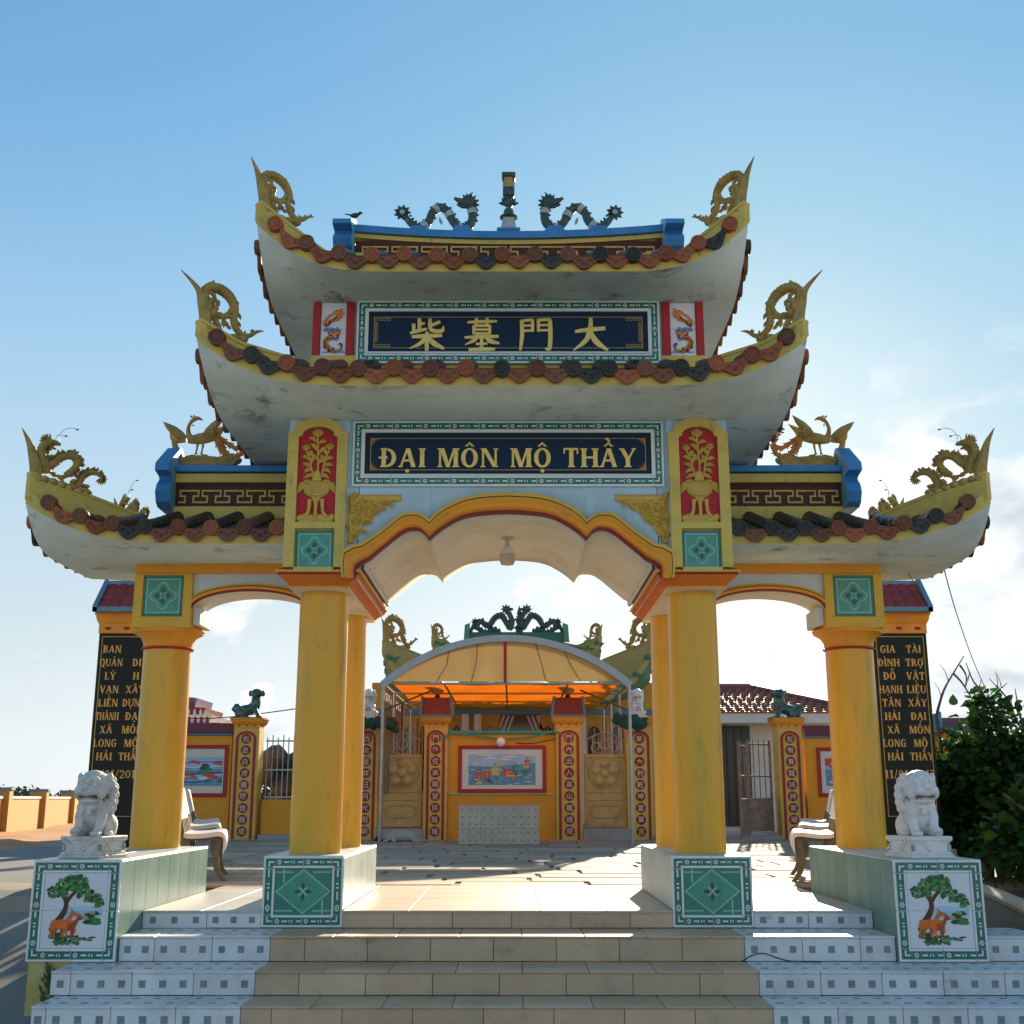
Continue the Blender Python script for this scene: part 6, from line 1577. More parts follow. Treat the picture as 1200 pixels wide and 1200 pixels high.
# white lions on the inner posts, green lions on the outer ones
stone_lion((P2[1], W+.25, P2[2]+.001), rad(0), 'small white stone lion on the post left of the bronze door', 'marble_white', -1, 1.0, 'white lions on the back posts', voxel=.015)
stone_lion((P5[1], W+.25, P5[2]+.001), rad(0), 'small white stone lion on the post right of the bronze door', 'marble_white', 1, 1.0, 'white lions on the back posts', voxel=.015)
def green_lion(x, z, sgn, label):
    t = thing('glazed_lion', label, 'lion statue', (x, W+.25, z), 'green glazed lions')
    mb = MB(); T, E = mb.tube, mb.ell; s = sgn
    T([(-.26*s,0,.14),(-.12*s,0,.16),(.02*s,0,.20),(.10*s,0,.30)], [.10,.125,.115,.095], 14); T([(.08*s,0,.22),(.11*s,0,.34),(.10*s,0,.44)], [.11,.10,.09], 12)
    E((.12*s,-.02,.52), (.125,.11,.10)); E((.10*s,-.12,.49), (.075,.06,.055)); E((.10*s,-.13,.445), (.05,.04,.025))
    for k in (-1, 1): E((.12*s+k*.135,-.0,.52), (.040,.035,.07)); E((.10*s+k*.045,-.115,.55), (.03,.03,.025))
    for k in (-1, 1): T([(.10*s,k*.07-.03,.22),(.17*s,k*.07-.05,.10),(.20*s,k*.07-.07,.03)], [.055,.045,.045], 10); E((.22*s,k*.07-.08,.03), (.06,.05,.03)); E((-.18*s,k*.09,.10), (.13,.06,.09)); E((-.08*s,k*.11-.02,.03), (.10,.045,.03))
    T([(-.28*s,0,.14),(-.35*s,0,.20),(-.30*s,0,.27),(-.22*s,0,.28)], [.05,.055,.05,.03], 8)
    o = remeshed(mb, 'lion_figure', 'green_glaze', t, voxel=.014, smooth_it=3); o.location = (0,0,0)
    b = MB().box(-.36, .32, -.16, .16, -.0, .03, 0, .006).build('base', 'green_glaze', t, smooth=False); b.location = (0,0,0)
green_lion(P1[1], P1[2]+.001, 1, 'dark green glazed lion on the far left couplet post')
green_lion(P6[1], P6[2]+.001, -1, 'dark green glazed lion on the far right couplet post')

# -- murals
mat('mu_sky', (.34,.48,.66), .3, var=.15, scale=3); mat('mu_sea', (.06,.20,.36), .3, col2=(.16,.36,.50), scale=12); mat('mu_red', (.60,.06,.03), .35, var=.25, scale=20)
mat('mu_green', (.04,.20,.15), .35, var=.3, scale=20); mat('mu_yel', (.62,.46,.12), .35, var=.2, scale=20); mat('mu_skin', (.66,.42,.26), .35, var=.1); mat('mu_foam', (.62,.70,.74), .35, var=.08); mat('mu_dark', (.04,.05,.06), .4, var=.2)
MU = ['mu_sky','mu_sea','mu_red','mu_green','mu_yel','mu_skin','mu_foam','mu_dark']
def mural(x0, x1, z0, z1, Y, parent, kind, seed):
    mb = MB(); rr = random.Random(seed); Wd, H = x1-x0, z1-z0; lay = [0]
    def P(u, w): return (x0+max(0,min(1,u))*Wd, z0+max(0,min(1,w))*H)
    def poly(pts, m): lay[0] += 1; mb.prism([P(*p) for p in pts], Y-.0008-lay[0]*.00002, Y+.001, 'y', m)
    def blob(u, w, a, b, m, k=8): poly([(u+a*(.7+.5*rr.random())*math.cos(2*math.pi*i/k), w+b*(.7+.5*rr.random())*math.sin(2*math.pi*i/k)) for i in range(k)], m)
    def figure(u, w, s, m):
        a = s*H/Wd
        poly([(u-.22*a,w),(u+.26*a,w-.02*s),(u+.16*a,w+.30*s),(u+.12*a,w+.52*s),(u-.12*a,w+.52*s),(u-.18*a,w+.28*s)], m)
        poly([(u-.12*a,w+.48*s),(u-.38*a,w+.30*s),(u-.34*a,w+.22*s),(u-.06*a,w+.36*s)], m); poly([(u+.12*a,w+.48*s),(u+.40*a,w+.40*s),(u+.38*a,w+.31*s),(u+.06*a,w+.36*s)], m)
        blob(u, w+.62*s, .085*a, .09*s, 5); blob(u, w+.70*s, .09*a, .06*s, 7); poly([(u-.02*a,w),(u+.08*a,w),(u+.06*a,w+.4*s),(u,w+.4*s)], 4)
    poly([(0,0),(1,0),(1,1),(0,1)], 0); poly([(0,0),(1,0),(1,.72),(.7,.66),(.4,.60),(0,.62)], 1)
    if kind == 'immortals':
        for i in range(6): blob(rr.random(), .78+.2*rr.random(), .12, .03, 6)
        for i in range(46): u = rr.random(); w = rr.random()*.55; blob(u, w, .035, .018, (6,1,3)[i%3], 6)
        for (u,w,s,m) in ((.15,.20,.42,2),(.27,.24,.44,2),(.40,.32,.52,4),(.57,.28,.48,2),(.66,.20,.36,2),(.70,.48,.34,3),(.88,.66,.34,2)): figure(u,w,s,m)
        for (u,w) in ((.45,.70),(.86,.60),(.62,.30)): blob(u,w,.06,.04,4)
        for i in range(10): blob(.05+.4*rr.random(), .06+.12*rr.random(), .04, .04, (4,3,2,7)[i%4])
        for i in range(9): blob(.70+.2*rr.random(), .36+.14*rr.random(), .05, .035, 3)
        for i in range(3): blob(.14+.06*i, .93, .018, .02, 7, 5)
    elif kind == 'fish':
        for i in range(10): w = .1+.8*rr.random(); poly([(0,w),(1,w+.05),(1,w+.09),(0,w+.04)], (6,0,7,3)[i%4])
        for (u,w) in ((.30,.80),(.20,.36),(.74,.30),(.88,.76),(.66,.36)):
            for k in range(4): poly([(u-.18+.05*k,w+.04*k),(u+.02*k,w+.06),(u+.20,w-.10+.05*k),(u,w-.02)], 2)
        for i in range(8): blob(.56+.2*rr.random()-.1, .56+.25*rr.random()-.1, .09, .07, (3,7,3)[i%3])
        for i in range(8): blob(rr.random(), .12+.2*rr.random(), .14, .03, (3,6,7)[i%3])
    else:
        poly([(0,.72),(1,.66),(1,1),(0,1)], 2)
        for i in range(12): blob(rr.random(), .6+.2*rr.random(), .10, .05, (6,2,0)[i%3])
        for i in range(16): blob(rr.random(), .05+.5*rr.random(), .10, .035, (1,6,3)[i%3])
        figure(.55,.25,.42,2); figure(.75,.3,.35,6)
    return mb.build('mural_picture', MU, parent, smooth=False, recalc=False)
def framed_mural(part, fx, fz, px_, pz, Y, kind, seed, fm='red_paint', im='mural_paper', grid_=None):
    (x0, x1), (z0, z1) = fx, fz; k = .075
    mb = MB(); mb.box(x0, x1, Y-.03, Y+.001, z0, z0+k, 0, .005); mb.box(x0, x1, Y-.03, Y+.001, z1-k, z1, 0, .005); mb.box(x0, x0+k, Y-.0295, Y+.001, z0+k, z1-k, 0); mb.box(x1-k, x1, Y-.0295, Y+.001, z0+k, z1-k, 0)
    fr_ = mb.build('mural_frame', fm, part, smooth=False)
    nx, nz = grid_ or (6, 3)
    for i in range(nx):
        for j in range(nz):
            a, b = x0+k+(x1-x0-2*k)*i/nx, x0+k+(x1-x0-2*k)*(i+1)/nx; c, d = z0+k+(z1-z0-2*k)*j/nz, z0+k+(z1-z0-2*k)*(j+1)/nz
            MB().box(a+.001, b-.001, Y-.008, Y+.001, c+.001, d-.001).build('mural_tile', im, fr_, smooth=False)
    mural(*px_, *pz, Y-.008, fr_, kind, seed)
# -- screen wall between the lamp posts
xs0, xs1 = at(523.5, 960, W).x+.004, at(652, 960, W).x-.004
SY = W+.10; scr = thing('screen_wall', 'orange yellow screen wall with framed painting of robed figures on waves', 'wall', ((xs0+xs1)/2, SY, 0))
ztop = at(590, 860, W).z
MB().box(xs0, xs1, SY, SY+.3, -.02, ztop, 0, .006).build('wall_body', 'wall_orange', scr, smooth=False)
MB().box(xs0, xs1, SY-.05, SY+.35, ztop+.002, ztop+.07, 0, .012).build('coping', 'hose_teal', scr, smooth=False)
X = lambda u: at(u, 900, SY).x
Z = lambda v: at(590, v, SY).z
framed_mural(scr, (X(537), X(640)), (Z(929), Z(873.5)), (X(549), X(627.5)), (Z(920), Z(884)), SY, 'immortals', 5)
g = thing('wall_lamp', 'round white bulb lamp above the painting on the screen wall', 'lamp', (X(587), SY, Z(870)))
MB().lathe([(.05, SY+.001), (.05, SY-.03), (.03, SY-.035), (.03, SY-.05)], X(587), Z(870), 14, axis='y').build('bulb_holder', 'metal_dark', g)
MB().ell((X(587), SY-.135, Z(870)), .095, 20, 14).build('bulb', 'lamp_pale', g)
def cord(name, pts, r, m, label, cat='cable', k=6, group=None):
    return tag(MB().tube(smooth_path([tuple(p) for p in pts], k), r, 6).build(name, m, None), label, cat, group)
cord('garden_hose', [V(X(519),W-.03,Z(868)), V(X(530),W-.05,Z(860)), V(X(560),SY-.07,Z(863)), V(X(590),SY-.07,Z(866)), V(X(620),SY-.07,Z(864)), V(X(650),W-.05,Z(858)), V(X(658),W-.03,Z(862))], .018, 'hose_green', 'green hose slung along the top of the screen wall', 'hose')
cord('garden_hose', [V(X(525),SY-.02,Z(868)), V(X(524.5),SY-.03,Z(895)), V(X(525),SY-.03,Z(925)), V(X(530),SY-.03,Z(930.5)), V(X(590),SY-.04,Z(930.5)), V(X(638),SY-.03,Z(930.5)), V(X(649),SY-.03,Z(934))], .012, 'green_pale', 'pale green hose running down and under the screen painting', 'hose')
cord('power_cable', [V(X(605),SY-.03,Z(871)), V(X(625),SY-.03,Z(871)), V(X(640),SY-.03,Z(868)), V(X(651),SY-.03,Z(866))], .008, 'black_soft', 'black cable from the bulb lamp to the right post of the screen')
# -- tiled altar block in front of the screen
AY = 12.90; ax0, ax1 = at(537.5, 966, AY).x, at(632, 966, AY).x; az = at(585, 943.5, AY).z
al = thing('altar_block', 'low block faced with beige tiles dotted with grey squares, in front of the screen wall', 'altar block', ((ax0+ax1)/2, AY, 0))
mat('altar_tile', (.48,.42,.33), .4, col2=(.54,.48,.39), scale=6, stain=(.36,.30,.22), stain_amt=.5, stain_scale=3, orand=.07)
MB().box(ax0+.006, ax1-.006, AY+.011, AY+.75, 0, az-.012, 0).build('block_core', 'grout', al, smooth=False)
nx = 4; edges = [ax0 + (ax1-ax0)*q for q in (0, .273, .546, .82, 1)]
for i in range(4):
    for (c, d, rows) in ((.002, az*.41, 2), (az*.41, az-.013, 3)):
        a, b = edges[i], edges[i+1]; mb = MB(); mb.box(a+.0015, b-.0015, AY, AY+.0105, c+.0015, d-.0015, 0, .002)
        cols = 3 if i < 3 else 2; q = .016
        for p in range(cols):
            for r_ in range(rows): cx, cz = a+(b-a)*(p+.5)/cols, c+(d-c)*(r_+.5)/rows; mb.box(cx-q, cx+q, AY-.0012, AY+.003, cz-q, cz+q, 1)
        mb.build('face_tile', ['altar_tile','step_inlay'], al, smooth=False)
    MB().box(edges[i]+.0015, edges[i+1]-.0015, AY-.004, AY+.75, az-.0115, az, 0, .002).build('top_tile', 'altar_tile', al, smooth=False)
# -- painted side walls
for s, (u0, u1), lab, kind, mu, sd in ((-1, (150, 268), 'orange wall with a framed painting of red fish, left of the court', 'fish', ((206, 267), (873, 934), (212, 261), (887, 921)), 3),
                                     (1, (945, 1040), 'orange wall with a framed red and blue painting, right of the court', 'sunset', ((957.5, 1019), (876, 934), (967, 1009), (888.5, 921)), 9)):
    x0, x1 = at(u0, 950, W+.1).x, at(u1, 950, W+.1).x; x0 += .003; x1 -= .003
    if s > 0: x0 += .03
    wl_ = thing('painted_wall', lab, 'wall', ((x0+x1)/2, W+.1, 0), 'painted side walls')
    zt = at(600, 862 if s < 0 else 865, W+.1).z
    MB().box(x0, x1, W+.1, W+.35, -.05, zt, 0, .006).build('wall_body', 'wall_orange', wl_, smooth=False)
    MB().box(x0, x1, W+.06, W+.39, zt+.001, zt+.06, 0, .008).build('coping_blue', 'trim_blue', wl_, smooth=False)
    MB().prism([(W-.02, zt+.062), (W+.47, zt+.062), (W+.225, zt+.26)], x0, x1, 'x').build('coping_red', 'roof_red', wl_, smooth=False)
    Xs = lambda u: at(u, 900, W+.1).x
    Zs = lambda v: at(600, v, W+.1).z
    framed_mural(wl_, (Xs(mu[0][0]), Xs(mu[0][1])), (Zs(mu[1][1]), Zs(mu[1][0])), (Xs(mu[2][0]), Xs(mu[2][1])), (Zs(mu[3][1]), Zs(mu[3][0])), W+.1, kind, sd, im='frame_ivory' if s < 0 else 'mural_paper', grid_=(4, 3))
# -- bronze doors with open scrollwork above
def bronze_door(u0, u1, label, pole_u):
    Y = W+.22; x0, x1 = at(u0, 930, Y).x, at(u1, 930, Y).x; xc = (x0+x1)/2; w = x1-x0
    t = thing('bronze_door', label, 'door', (xc, Y, 0), 'bronze doors of the back wall')
    Zd = lambda v: at(600, v, Y).z
    structure(MB().box(x0-.05, x1+.05, Y-.25, Y+.35, -.03, Zd(971), 0, .01).build('door_sill', 'cement', None, smooth=False))
    z0, z1 = Zd(969), Zd(885)
    MB().box(x0, x1, Y, Y+.05, z0, z1, 0, .004).build('door_leaf', 'bronze', t, smooth=False)
    fr = MB(); k = .05
    for (a, b, c, d) in ((x0,x1,z1-k,z1+.02),(x0,x1,z0-.0,z0+k),(x0,x0+k,z0+k,z1-k),(x1-k,x1,z0+k,z1-k),(x0+k,x1-k,Zd(938),Zd(933)),(x0+k,x1-k,Zd(929),Zd(926))): fr.box(a, b, Y-.022, Y+.002, c, d, 0, .006)
    fr.build('door_frame', 'bronze', t, smooth=False)
    mb = MB(); c = Zd(906); r = .33
    mb.tube([(xc+r*math.cos(2*math.pi*i/28), Y-.006, c+r*math.sin(2*math.pi*i/28)) for i in range(29)], .022, 6); mb.lathe([(.0,Y-.012),(r-.02,Y-.012),(r,Y+.001)], xc, c, 28, axis='y')
    for i in range(5):
        a = math.pi/2 + i*2*math.pi/5; mb.ell((xc+r*.60*math.cos(a), Y-.012, c+r*.60*math.sin(a)), (.115,.028,.105), 12, 8)
        mb.tube([(xc+r*.60*math.cos(a)+.105*math.cos(t*.6283), Y-.02, c+r*.60*math.sin(a)+.095*math.sin(t*.6283)) for t in range(11)], .010, 5)
    mb.ell((xc, Y-.014, c), (.10,.03,.10), 12, 8); mb.build('flower_relief', 'bronze', t)
    mb = MB(); cz = (Zd(940)+Zd(962))/2; hw, hh = w*.5-.11, .12
    pts = [(xc-hw+hh+hh*math.cos(a), cz+hh*math.sin(a)) for a in [math.pi/2+math.pi*i/10 for i in range(11)]] + [(xc+hw-hh+hh*math.cos(a), cz+hh*math.sin(a)) for a in [-math.pi/2+math.pi*i/10 for i in range(11)]]
    mb.tube([(a, Y-.008, b) for a, b in pts+pts[:1]], .018, 6); mb.build('oval_moulding', 'bronze', t)
    for i in range(7):
        x = x0+.06+(w-.12)*i/6; MB().tube([(x, Y+.02, z1), (x, Y+.02, z1+.30+.14*math.sin(math.pi*i/6))], .010, 6).build('bar', 'metal_grey', t)
    mb = MB(); mb.tube(smooth_path([(x0+.03,Y+.02,z1+.30),(xc,Y+.02,z1+.46),(x1-.03,Y+.02,z1+.30)], 8), .014, 6)
    for s in (-1, 1): mb.tube(smooth_path([(xc+s*.04,Y,z1+.02),(xc+s*.26,Y,z1+.10),(xc+s*.22,Y,z1+.26),(xc+s*.10,Y,z1+.20),(xc+s*.16,Y,z1+.12)], 6), .012, 6)
    mb.tube([(xc+.10*math.cos(2*math.pi*i/16), Y, z1+.22+.10*math.sin(2*math.pi*i/16)) for i in range(17)], .014, 6); mb.build('scrollwork', 'metal_grey', t)
bronze_door(446.5, 494, 'left bronze door with round flower relief, the sleeping dog in front', 447)
bronze_door(685, 734, 'right bronze door with round flower relief, between couplet posts', 742)
# -- railing on a low wall between the far left posts
Y = W+.2; x0, x1 = at(307, 950, Y).x, at(412, 950, Y).x; Zr = lambda v: at(600, v, Y).z
t = thing('railing_fence', 'rusty iron railing on a low orange wall, left of the left bronze door', 'fence', ((x0+x1)/2, Y, 0))
MB().box(x0, x1, Y-.05, Y+.25, .1, Zr(937), 0, .006).build('low_wall', 'wall_orange', t, smooth=False)
structure(MB().box(x0, x1, Y-.35, Y+.5, -.03, .10, 0, .01).build('wall_kerb', 'cement', None, smooth=False))
n = 16
for i in range(n+1):
    x = x0+.03+(x1-x0-.06)*i/n; MB().tube([(x, Y+.1, Zr(937)), (x, Y+.1, Zr(864)+.05*(i%2))], .012, 6).build('bar', 'metal_grey', t)
for v in (868, 902, 934): MB().box(x0, x1, Y+.08, Y+.12, Zr(v)-.015, Zr(v)+.015).build('rail', 'metal_grey', t, smooth=False)
# -- open iron gate on the right
Y = W+.1; t = thing('iron_gate', 'open rusty iron gate with a solid lower panel, by the far right couplet post', 'gate', (at(893, 975, Y).x, Y, 0))
def leaf(x0, y0, x1, y1, za, zb, zc, bars):
    d = V(x1-x0, y1-y0, 0); 
    for f in (0, 1): MB().tube([(x0+d.x*f, y0+d.y*f, za), (x0+d.x*f, y0+d.y*f, zc+.08)], .028, 8).build('gate_stile', 'metal_rust', t)
    for z in (za+.03, zb, zb+.45, zc): MB().tube([(x0, y0, z), (x1, y1, z)], .020, 8).build('gate_rail', 'metal_rust', t)
    for i in range(1, bars): f = i/bars; MB().tube([(x0+d.x*f, y0+d.y*f, zb), (x0+d.x*f, y0+d.y*f, zc+.10)], .012, 6).build('bar', 'metal_rust', t)
    q = MB(); s_ = V(-d.y, d.x, 0).normalized()*.008
    q.add([V(x0,y0,za+.04)-s_, V(x1,y1,za+.04)-s_, V(x1,y1,zb)-s_, V(x0,y0,zb)-s_, V(x0,y0,za+.04)+s_, V(x1,y1,za+.04)+s_, V(x1,y1,zb)+s_, V(x0,y0,zb)+s_], [(0,1,2,3),(7,6,5,4),(0,4,5,1),(1,5,6,2),(2,6,7,3),(3,7,4,0)]); q.build('gate_panel', 'metal_rust', t, smooth=False)
xg = at(908, 960, Y).x
leaf(xg, Y+.2, at(878, 960, Y).x, Y-.15, .15, at(600, 936, Y).z, at(600, 872, Y).z, 4)
leaf(at(876, 960, Y).x, Y-.16, at(866.5, 960, Y-.9).x, Y-1.1, .1, at(600, 937, Y).z, at(600, 876, Y).z, 3)
structure(MB().box(at(767, 980, W).x, at(915, 980, W).x-.03, W-.3, W+3, -.03, .09, 0, .01).build('threshold', 'cement', None, smooth=False))
# -- sleeping dog
def dog():
    o0 = V(-2.07, 14.15, 0.0); mb = MB(); T, E = mb.tube, mb.ell
    T([(-.27,0,.085),(-.12,.0,.115),(.06,.01,.12),(.22,.0,.105),(.33,.0,.09)], [.075,.115,.108,.095,.07], 14)      # trunk on its side
    T([(-.26,0,.09),(-.34,-.02,.075)], [.07,.06], 10); E((-.40,-.03,.07), (.075,.06,.058)); T([(-.44,-.045,.06),(-.50,-.07,.045)], [.042,.026], 10); E((-.36,.03,.10), (.04,.025,.035))
    T([(-.18,-.06,.09),(-.22,-.17,.06),(-.26,-.25,.03),(-.30,-.28,.025)], [.05,.036,.028,.028], 8); T([(-.14,-.05,.06),(-.12,-.19,.035),(-.08,-.27,.025),(-.13,-.30,.022)], [.05,.035,.026,.026], 8)
    T([(.27,-.03,.09),(.33,-.13,.07),(.44,-.18,.045),(.50,-.24,.025),(.545,-.26,.022)], [.085,.062,.036,.028,.026], 9); T([(.26,-.02,.06),(.28,-.16,.045),(.38,-.22,.03),(.44,-.30,.022)], [.07,.052,.032,.024], 9)
    T([(.36,.02,.08),(.46,.03,.04),(.58,.0,.02)], [.03,.018,.010], 7)
    o = remeshed(mb, 'dog', 'dog_fur', None, voxel=.012, smooth_it=4, loc=o0)
    me_ = o.data; me_.materials.append(MATS['dog_dark'])
    for p in me_.polygons:
        if p.center.x < -.37 + .03*math.sin(p.center.z*60): p.material_index = 1
    tag(o, 'pale dog with a dark head asleep on the paving before the left bronze door', 'dog')
mat('dog_fur', (.40,.37,.31), .9, col2=(.52,.49,.43), scale=5, stain=(.06,.05,.045), stain_amt=.75, stain_scale=2.2, bump=.3, bscale=120)
mat('dog_dark', (.035,.03,.028), .85, var=.3, scale=20, bump=.3, bscale=120)
dog()
# ------------------------------------------------------------------ canopy, temple, house, vegetation, distance
mat('tarp_grey', (.42,.44,.46), .5, var=.08, stain=(.28,.29,.30), stain_amt=.5, stain_scale=3, bump=.08, bscale=10)
mat('tarp_ochre', (.56,.34,.11), .6, col2=(.62,.40,.15), scale=1.5, trans=.10, bump=.12, bscale=5)
mat('tarp_orange', (.92,.17,.006), .6, col2=(.94,.22,.012), scale=1.2, trans=.75, bump=.12, bscale=5)
mat('galv', (.42,.42,.40), .4, var=.15, metal=.6, stain=(.25,.15,.10), stain_amt=.4, stain_scale=5)
CY0, CY1 = 14.0, 20.6
can = thing('canopy', 'arched tarpaulin canopy with orange lining on steel poles, behind the screen wall', 'canopy', (-.1, CY0, 0))
cl, cr, ca = at(447.5, 800, CY0), at(739, 802, CY0), at(591, 746, CY0)
def varc(n=28, drop=0.0, grow=0.0):
    xc = (cl.x+cr.x)/2; hw = (cr.x-cl.x)/2 + grow; zs = cl.z - .02; h = ca.z - zs
    rr_ = (hw*hw + h*h)/(2*h); a0 = math.asin(hw/rr_)
    return [(xc + rr_*math.sin(-a0 + 2*a0*i/n), zs + h - rr_ + rr_*math.cos(-a0 + 2*a0*i/n) - drop) for i in range(n+1)]
A = varc(); B = varc(drop=.018); zt0 = -9
mb = MB(); mb.rings([[(x, y, z + .015*math.sin(y*3.1)*0) for x, z in A] for y in grid(CY0, CY0+.5, 4)], closed=False); mb.rings([[(x, y, z) for x, z in B] for y in grid(CY0, CY0+.5, 4)], 1, closed=False)
mb.build('tarpaulin', ['tarp_grey','tarp_ochre'], can)
mb = MB(); o_ = varc(drop=-.03, grow=.03); i_ = varc(drop=.10, grow=-.04)
mb.rings([[(o[0], CY0-.05, o[1]), (o[0], CY0+.06, o[1]), (i[0], CY0+.02, i[1]), (i[0], CY0-.05, i[1])] for o, i in zip(o_, i_)]); mb.build('hanging_edge', 'tarp_grey', can)
# fabric gable with radiating folds
rr = random.Random(6); xc = (cl.x+cr.x)/2; zb = at(590, 798.5, CY0).z
mb = MB(); n = 56; G_ = varc(n, drop=.06); base = [(G_[0][0] + (G_[-1][0]-G_[0][0])*i/n, zb) for i in range(n+1)]
rows = []
for j in range(9):
    f = j/8; rows.append([(b[0]*(1-f)+g_[0]*f, CY0+.03 + .035*math.sin(i*.9 + 2*math.sin(i*.31))*math.sin(math.pi*f) , b[1]*(1-f)+max(g_[1], zb)*f) for i, (b, g_) in enumerate(zip(base, G_))])
mb.rings(rows, closed=False); mb.build('gable_fabric', 'tarp_ochre', can)
mb = MB(); zt = at(590, 800, CY0).z - .02
n = 24; rows = []
for y in grid(CY0+.55, CY1, 12): rows.append([(cl.x+.18 + (cr.x-cl.x-.36)*i/n, y, zt + .03 + .05*math.sin(i*.8+y*2)*math.sin(math.pi*i/n)*.5 + .02*(y-CY0)/6) for i in range(n+1)])
mb.rings(rows, closed=False); mb.build('orange_lining', 'tarp_orange', can)
for y in (CY0, 16.2, 18.4, CY1):
    MB().tube([(cl.x, y, zt), (cr.x, y, zt)], .022, 7).build('tie_bar', 'galv', can)
    for x in (cl.x+.03, cr.x-.03): MB().tube([(x, y, 0), (x, y, zt)], .032, 8).build('pole', 'galv', can)
MB().tube([(xc-.02, CY0+.01, zt), (xc-.02, CY0+.01, ca.z-.05)], .03, 7).build('king_post', 'red_paint', can)
for x in (cl.x+.03, cr.x-.03, xc, xc-1.2, xc+1.2): MB().tube([(x, CY0, zt+.0), (x, CY1, zt+.0)], .02, 6).build('purlin', 'metal_rust', can)
for s, x in ((1, cl.x), (-1, cr.x)):
    for f in (.14, .27):
        MB().tube([(x+s*.05, CY0+.1, zt-.5), (x+s*.9, CY0+1.2, zt-.02)], .018, 6).build('brace', 'metal_rust', can)
for i in range(11):
    y = CY0+.5+.42*i; MB().box(cl.x-.02, cl.x+.0, y, y+.16, .9, zt-.02).build('side_slat', 'iron_brown', can, smooth=False)
def netting(pts, label, seed):
    rr = random.Random(seed); mb = MB(); q = smooth_path([tuple(p) for p in pts], 6)
    for i, p in enumerate(q):
        for k in range(4):
            c = V(*p) + V(rr.gauss(0,.035), rr.gauss(0,.03), rr.gauss(0,.045)); mb.ell(c, (.06+.04*rr.random(), .05, .045+.04*rr.random()), 8, 6)
    for i in range(26):
        p = V(*q[rr.randrange(len(q))]); d = V(rr.gauss(0,.5), rr.gauss(0,.3), -abs(rr.gauss(0,.7))).normalized(); mb.tube([p, p+d*.08, p+d*.12+V(0,0,-.05)], [.012,.009,.005], 5)
    o = remeshed(mb, 'netting', 'netting_green', None, voxel=.02, smooth_it=1)
    o.data.polygons.foreach_set('use_smooth', [False]*len(o.data.polygons)); return tag(o, label, 'netting')
mat('netting_green', (.010,.050,.035), .7, col2=(.03,.10,.07), scale=30, bump=.6, bscale=60)
netting([at(410,843,W-.3), at(428,846,W-.3), at(447,846,W-.5), at(462,850,W-.3)], 'bundled dark green netting hung from the white lion post to the left canopy pole', 3)
netting([at(723,842,W-.3), at(735,847,W-.4), at(745,846,W-.4), at(753,849,W-.3)], 'bundled dark green netting tied to the right canopy pole', 4)
for i, (f0, f1) in enumerate(((.22,.30),(.36,.40),(.66,.62),(.80,.72))):
    g0 = G_[int(f1*56)]; MB().tube([(cl.x+(cr.x-cl.x)*f0, CY0+.02, zb), (cl.x+(cr.x-cl.x)*(f0+f1)/2, CY0-.005, (zb+g0[1])/2), (g0[0], CY0+.02, g0[1])], .009, 5).build('seam', 'iron_brown', can)
# -- temple
mat('temple_wall', (.62,.33,.045), .6, var=.08, stain=(.4,.25,.06), stain_amt=.4); mat('door_wood', (.56,.27,.04), .5, var=.12)
mat('glass_dark', (.012,.02,.024), .1, var=.1, spec=.6); mat('roof_green', (.02,.15,.08), .4, var=.2, scale=6, stain=(.05,.2,.14), stain_amt=.4); mat('eave_green', (.10,.28,.16), .5, var=.12)
mat('fascia_yellow', (.38,.31,.09), .55, var=.1); mat('curtain', (.55,.55,.52), .8, var=.1)
TY = 21.6; tc = at(607, 850, TY).x
tm = thing('temple', 'yellow temple behind the canopy with green upswept roofs and dragons along its ridge', 'temple', (tc, TY, 0))
hwid = 3.75; Zt_ = lambda v: at(607, v, TY).z
MB().box(tc-hwid, tc+hwid, TY, TY+11.5, 0, Zt_(800), 0).build('temple_body', 'temple_wall', tm, smooth=False)
MB().box(tc-hwid-.1, tc+hwid+.1, TY-.9, TY, -.02, .16, 0, .01).build('terrace', 'cement', tm, smooth=False)
def tdoor(u0, u1, v0=842, glass=True):
    x0, x1 = at(u0, 850, TY).x, at(u1, 850, TY).x; z1 = Zt_(v0)
    d = MB().box(x0, x1, TY-.06, TY+.02, .18, z1, 0, .01).build('door', 'door_wood', tm, smooth=False)
    k = (x1-x0)*.2
    MB().prism([(x0+k, 1.0), (x1-k, 1.0)] + [((x0+x1)/2 + ((x1-x0)/2-k)*math.cos(math.pi*i/8), z1-.42 + .22*math.sin(math.pi*i/8)) for i in range(9)], TY-.075, TY-.05).build('pane', 'glass_dark', d, smooth=False)
    mb = MB(); mb.box((x0+x1)/2-.015, (x0+x1)/2+.015, TY-.085, TY-.07, 1.0, z1-.25)
    for z in (1.35, 1.7): mb.box(x0+k, x1-k, TY-.083, TY-.07, z, z+.03)
    mb.build('glazing_bar', 'door_wood', d, smooth=False)
for u0, u1 in ((470,489),(491,500),(527,543),(563,585),(632,651),(684,708),(710,738),(741,757)): tdoor(u0, u1)
x0, x1 = at(587, 850, TY).x, at(630, 850, TY).x
op = MB().box(x0, x1, TY-.04, TY+.02, .18, Zt_(838), 0).build('doorway', 'glass_dark', tm, smooth=False)
for s in (0, 1):
    mb = MB()
    for k in range(3):
        a = x0+.05+.12*k if s == 0 else x1-.05-.12*k; b = a-.16 if s == 0 else a+.16
        mb.prism([(a, Zt_(838)-.02), (a+.06, Zt_(838)-.02), (b+.06, Zt_(858)), (b, Zt_(858))], TY-.06, TY-.045)
    mb.build('curtain', 'curtain', op, smooth=False)
MB().box(tc-hwid-.02, tc+hwid+.02, TY-.08, TY+.01, Zt_(837), Zt_(831), 0, .01).build('lintel', 'trim_blue', tm, smooth=False)
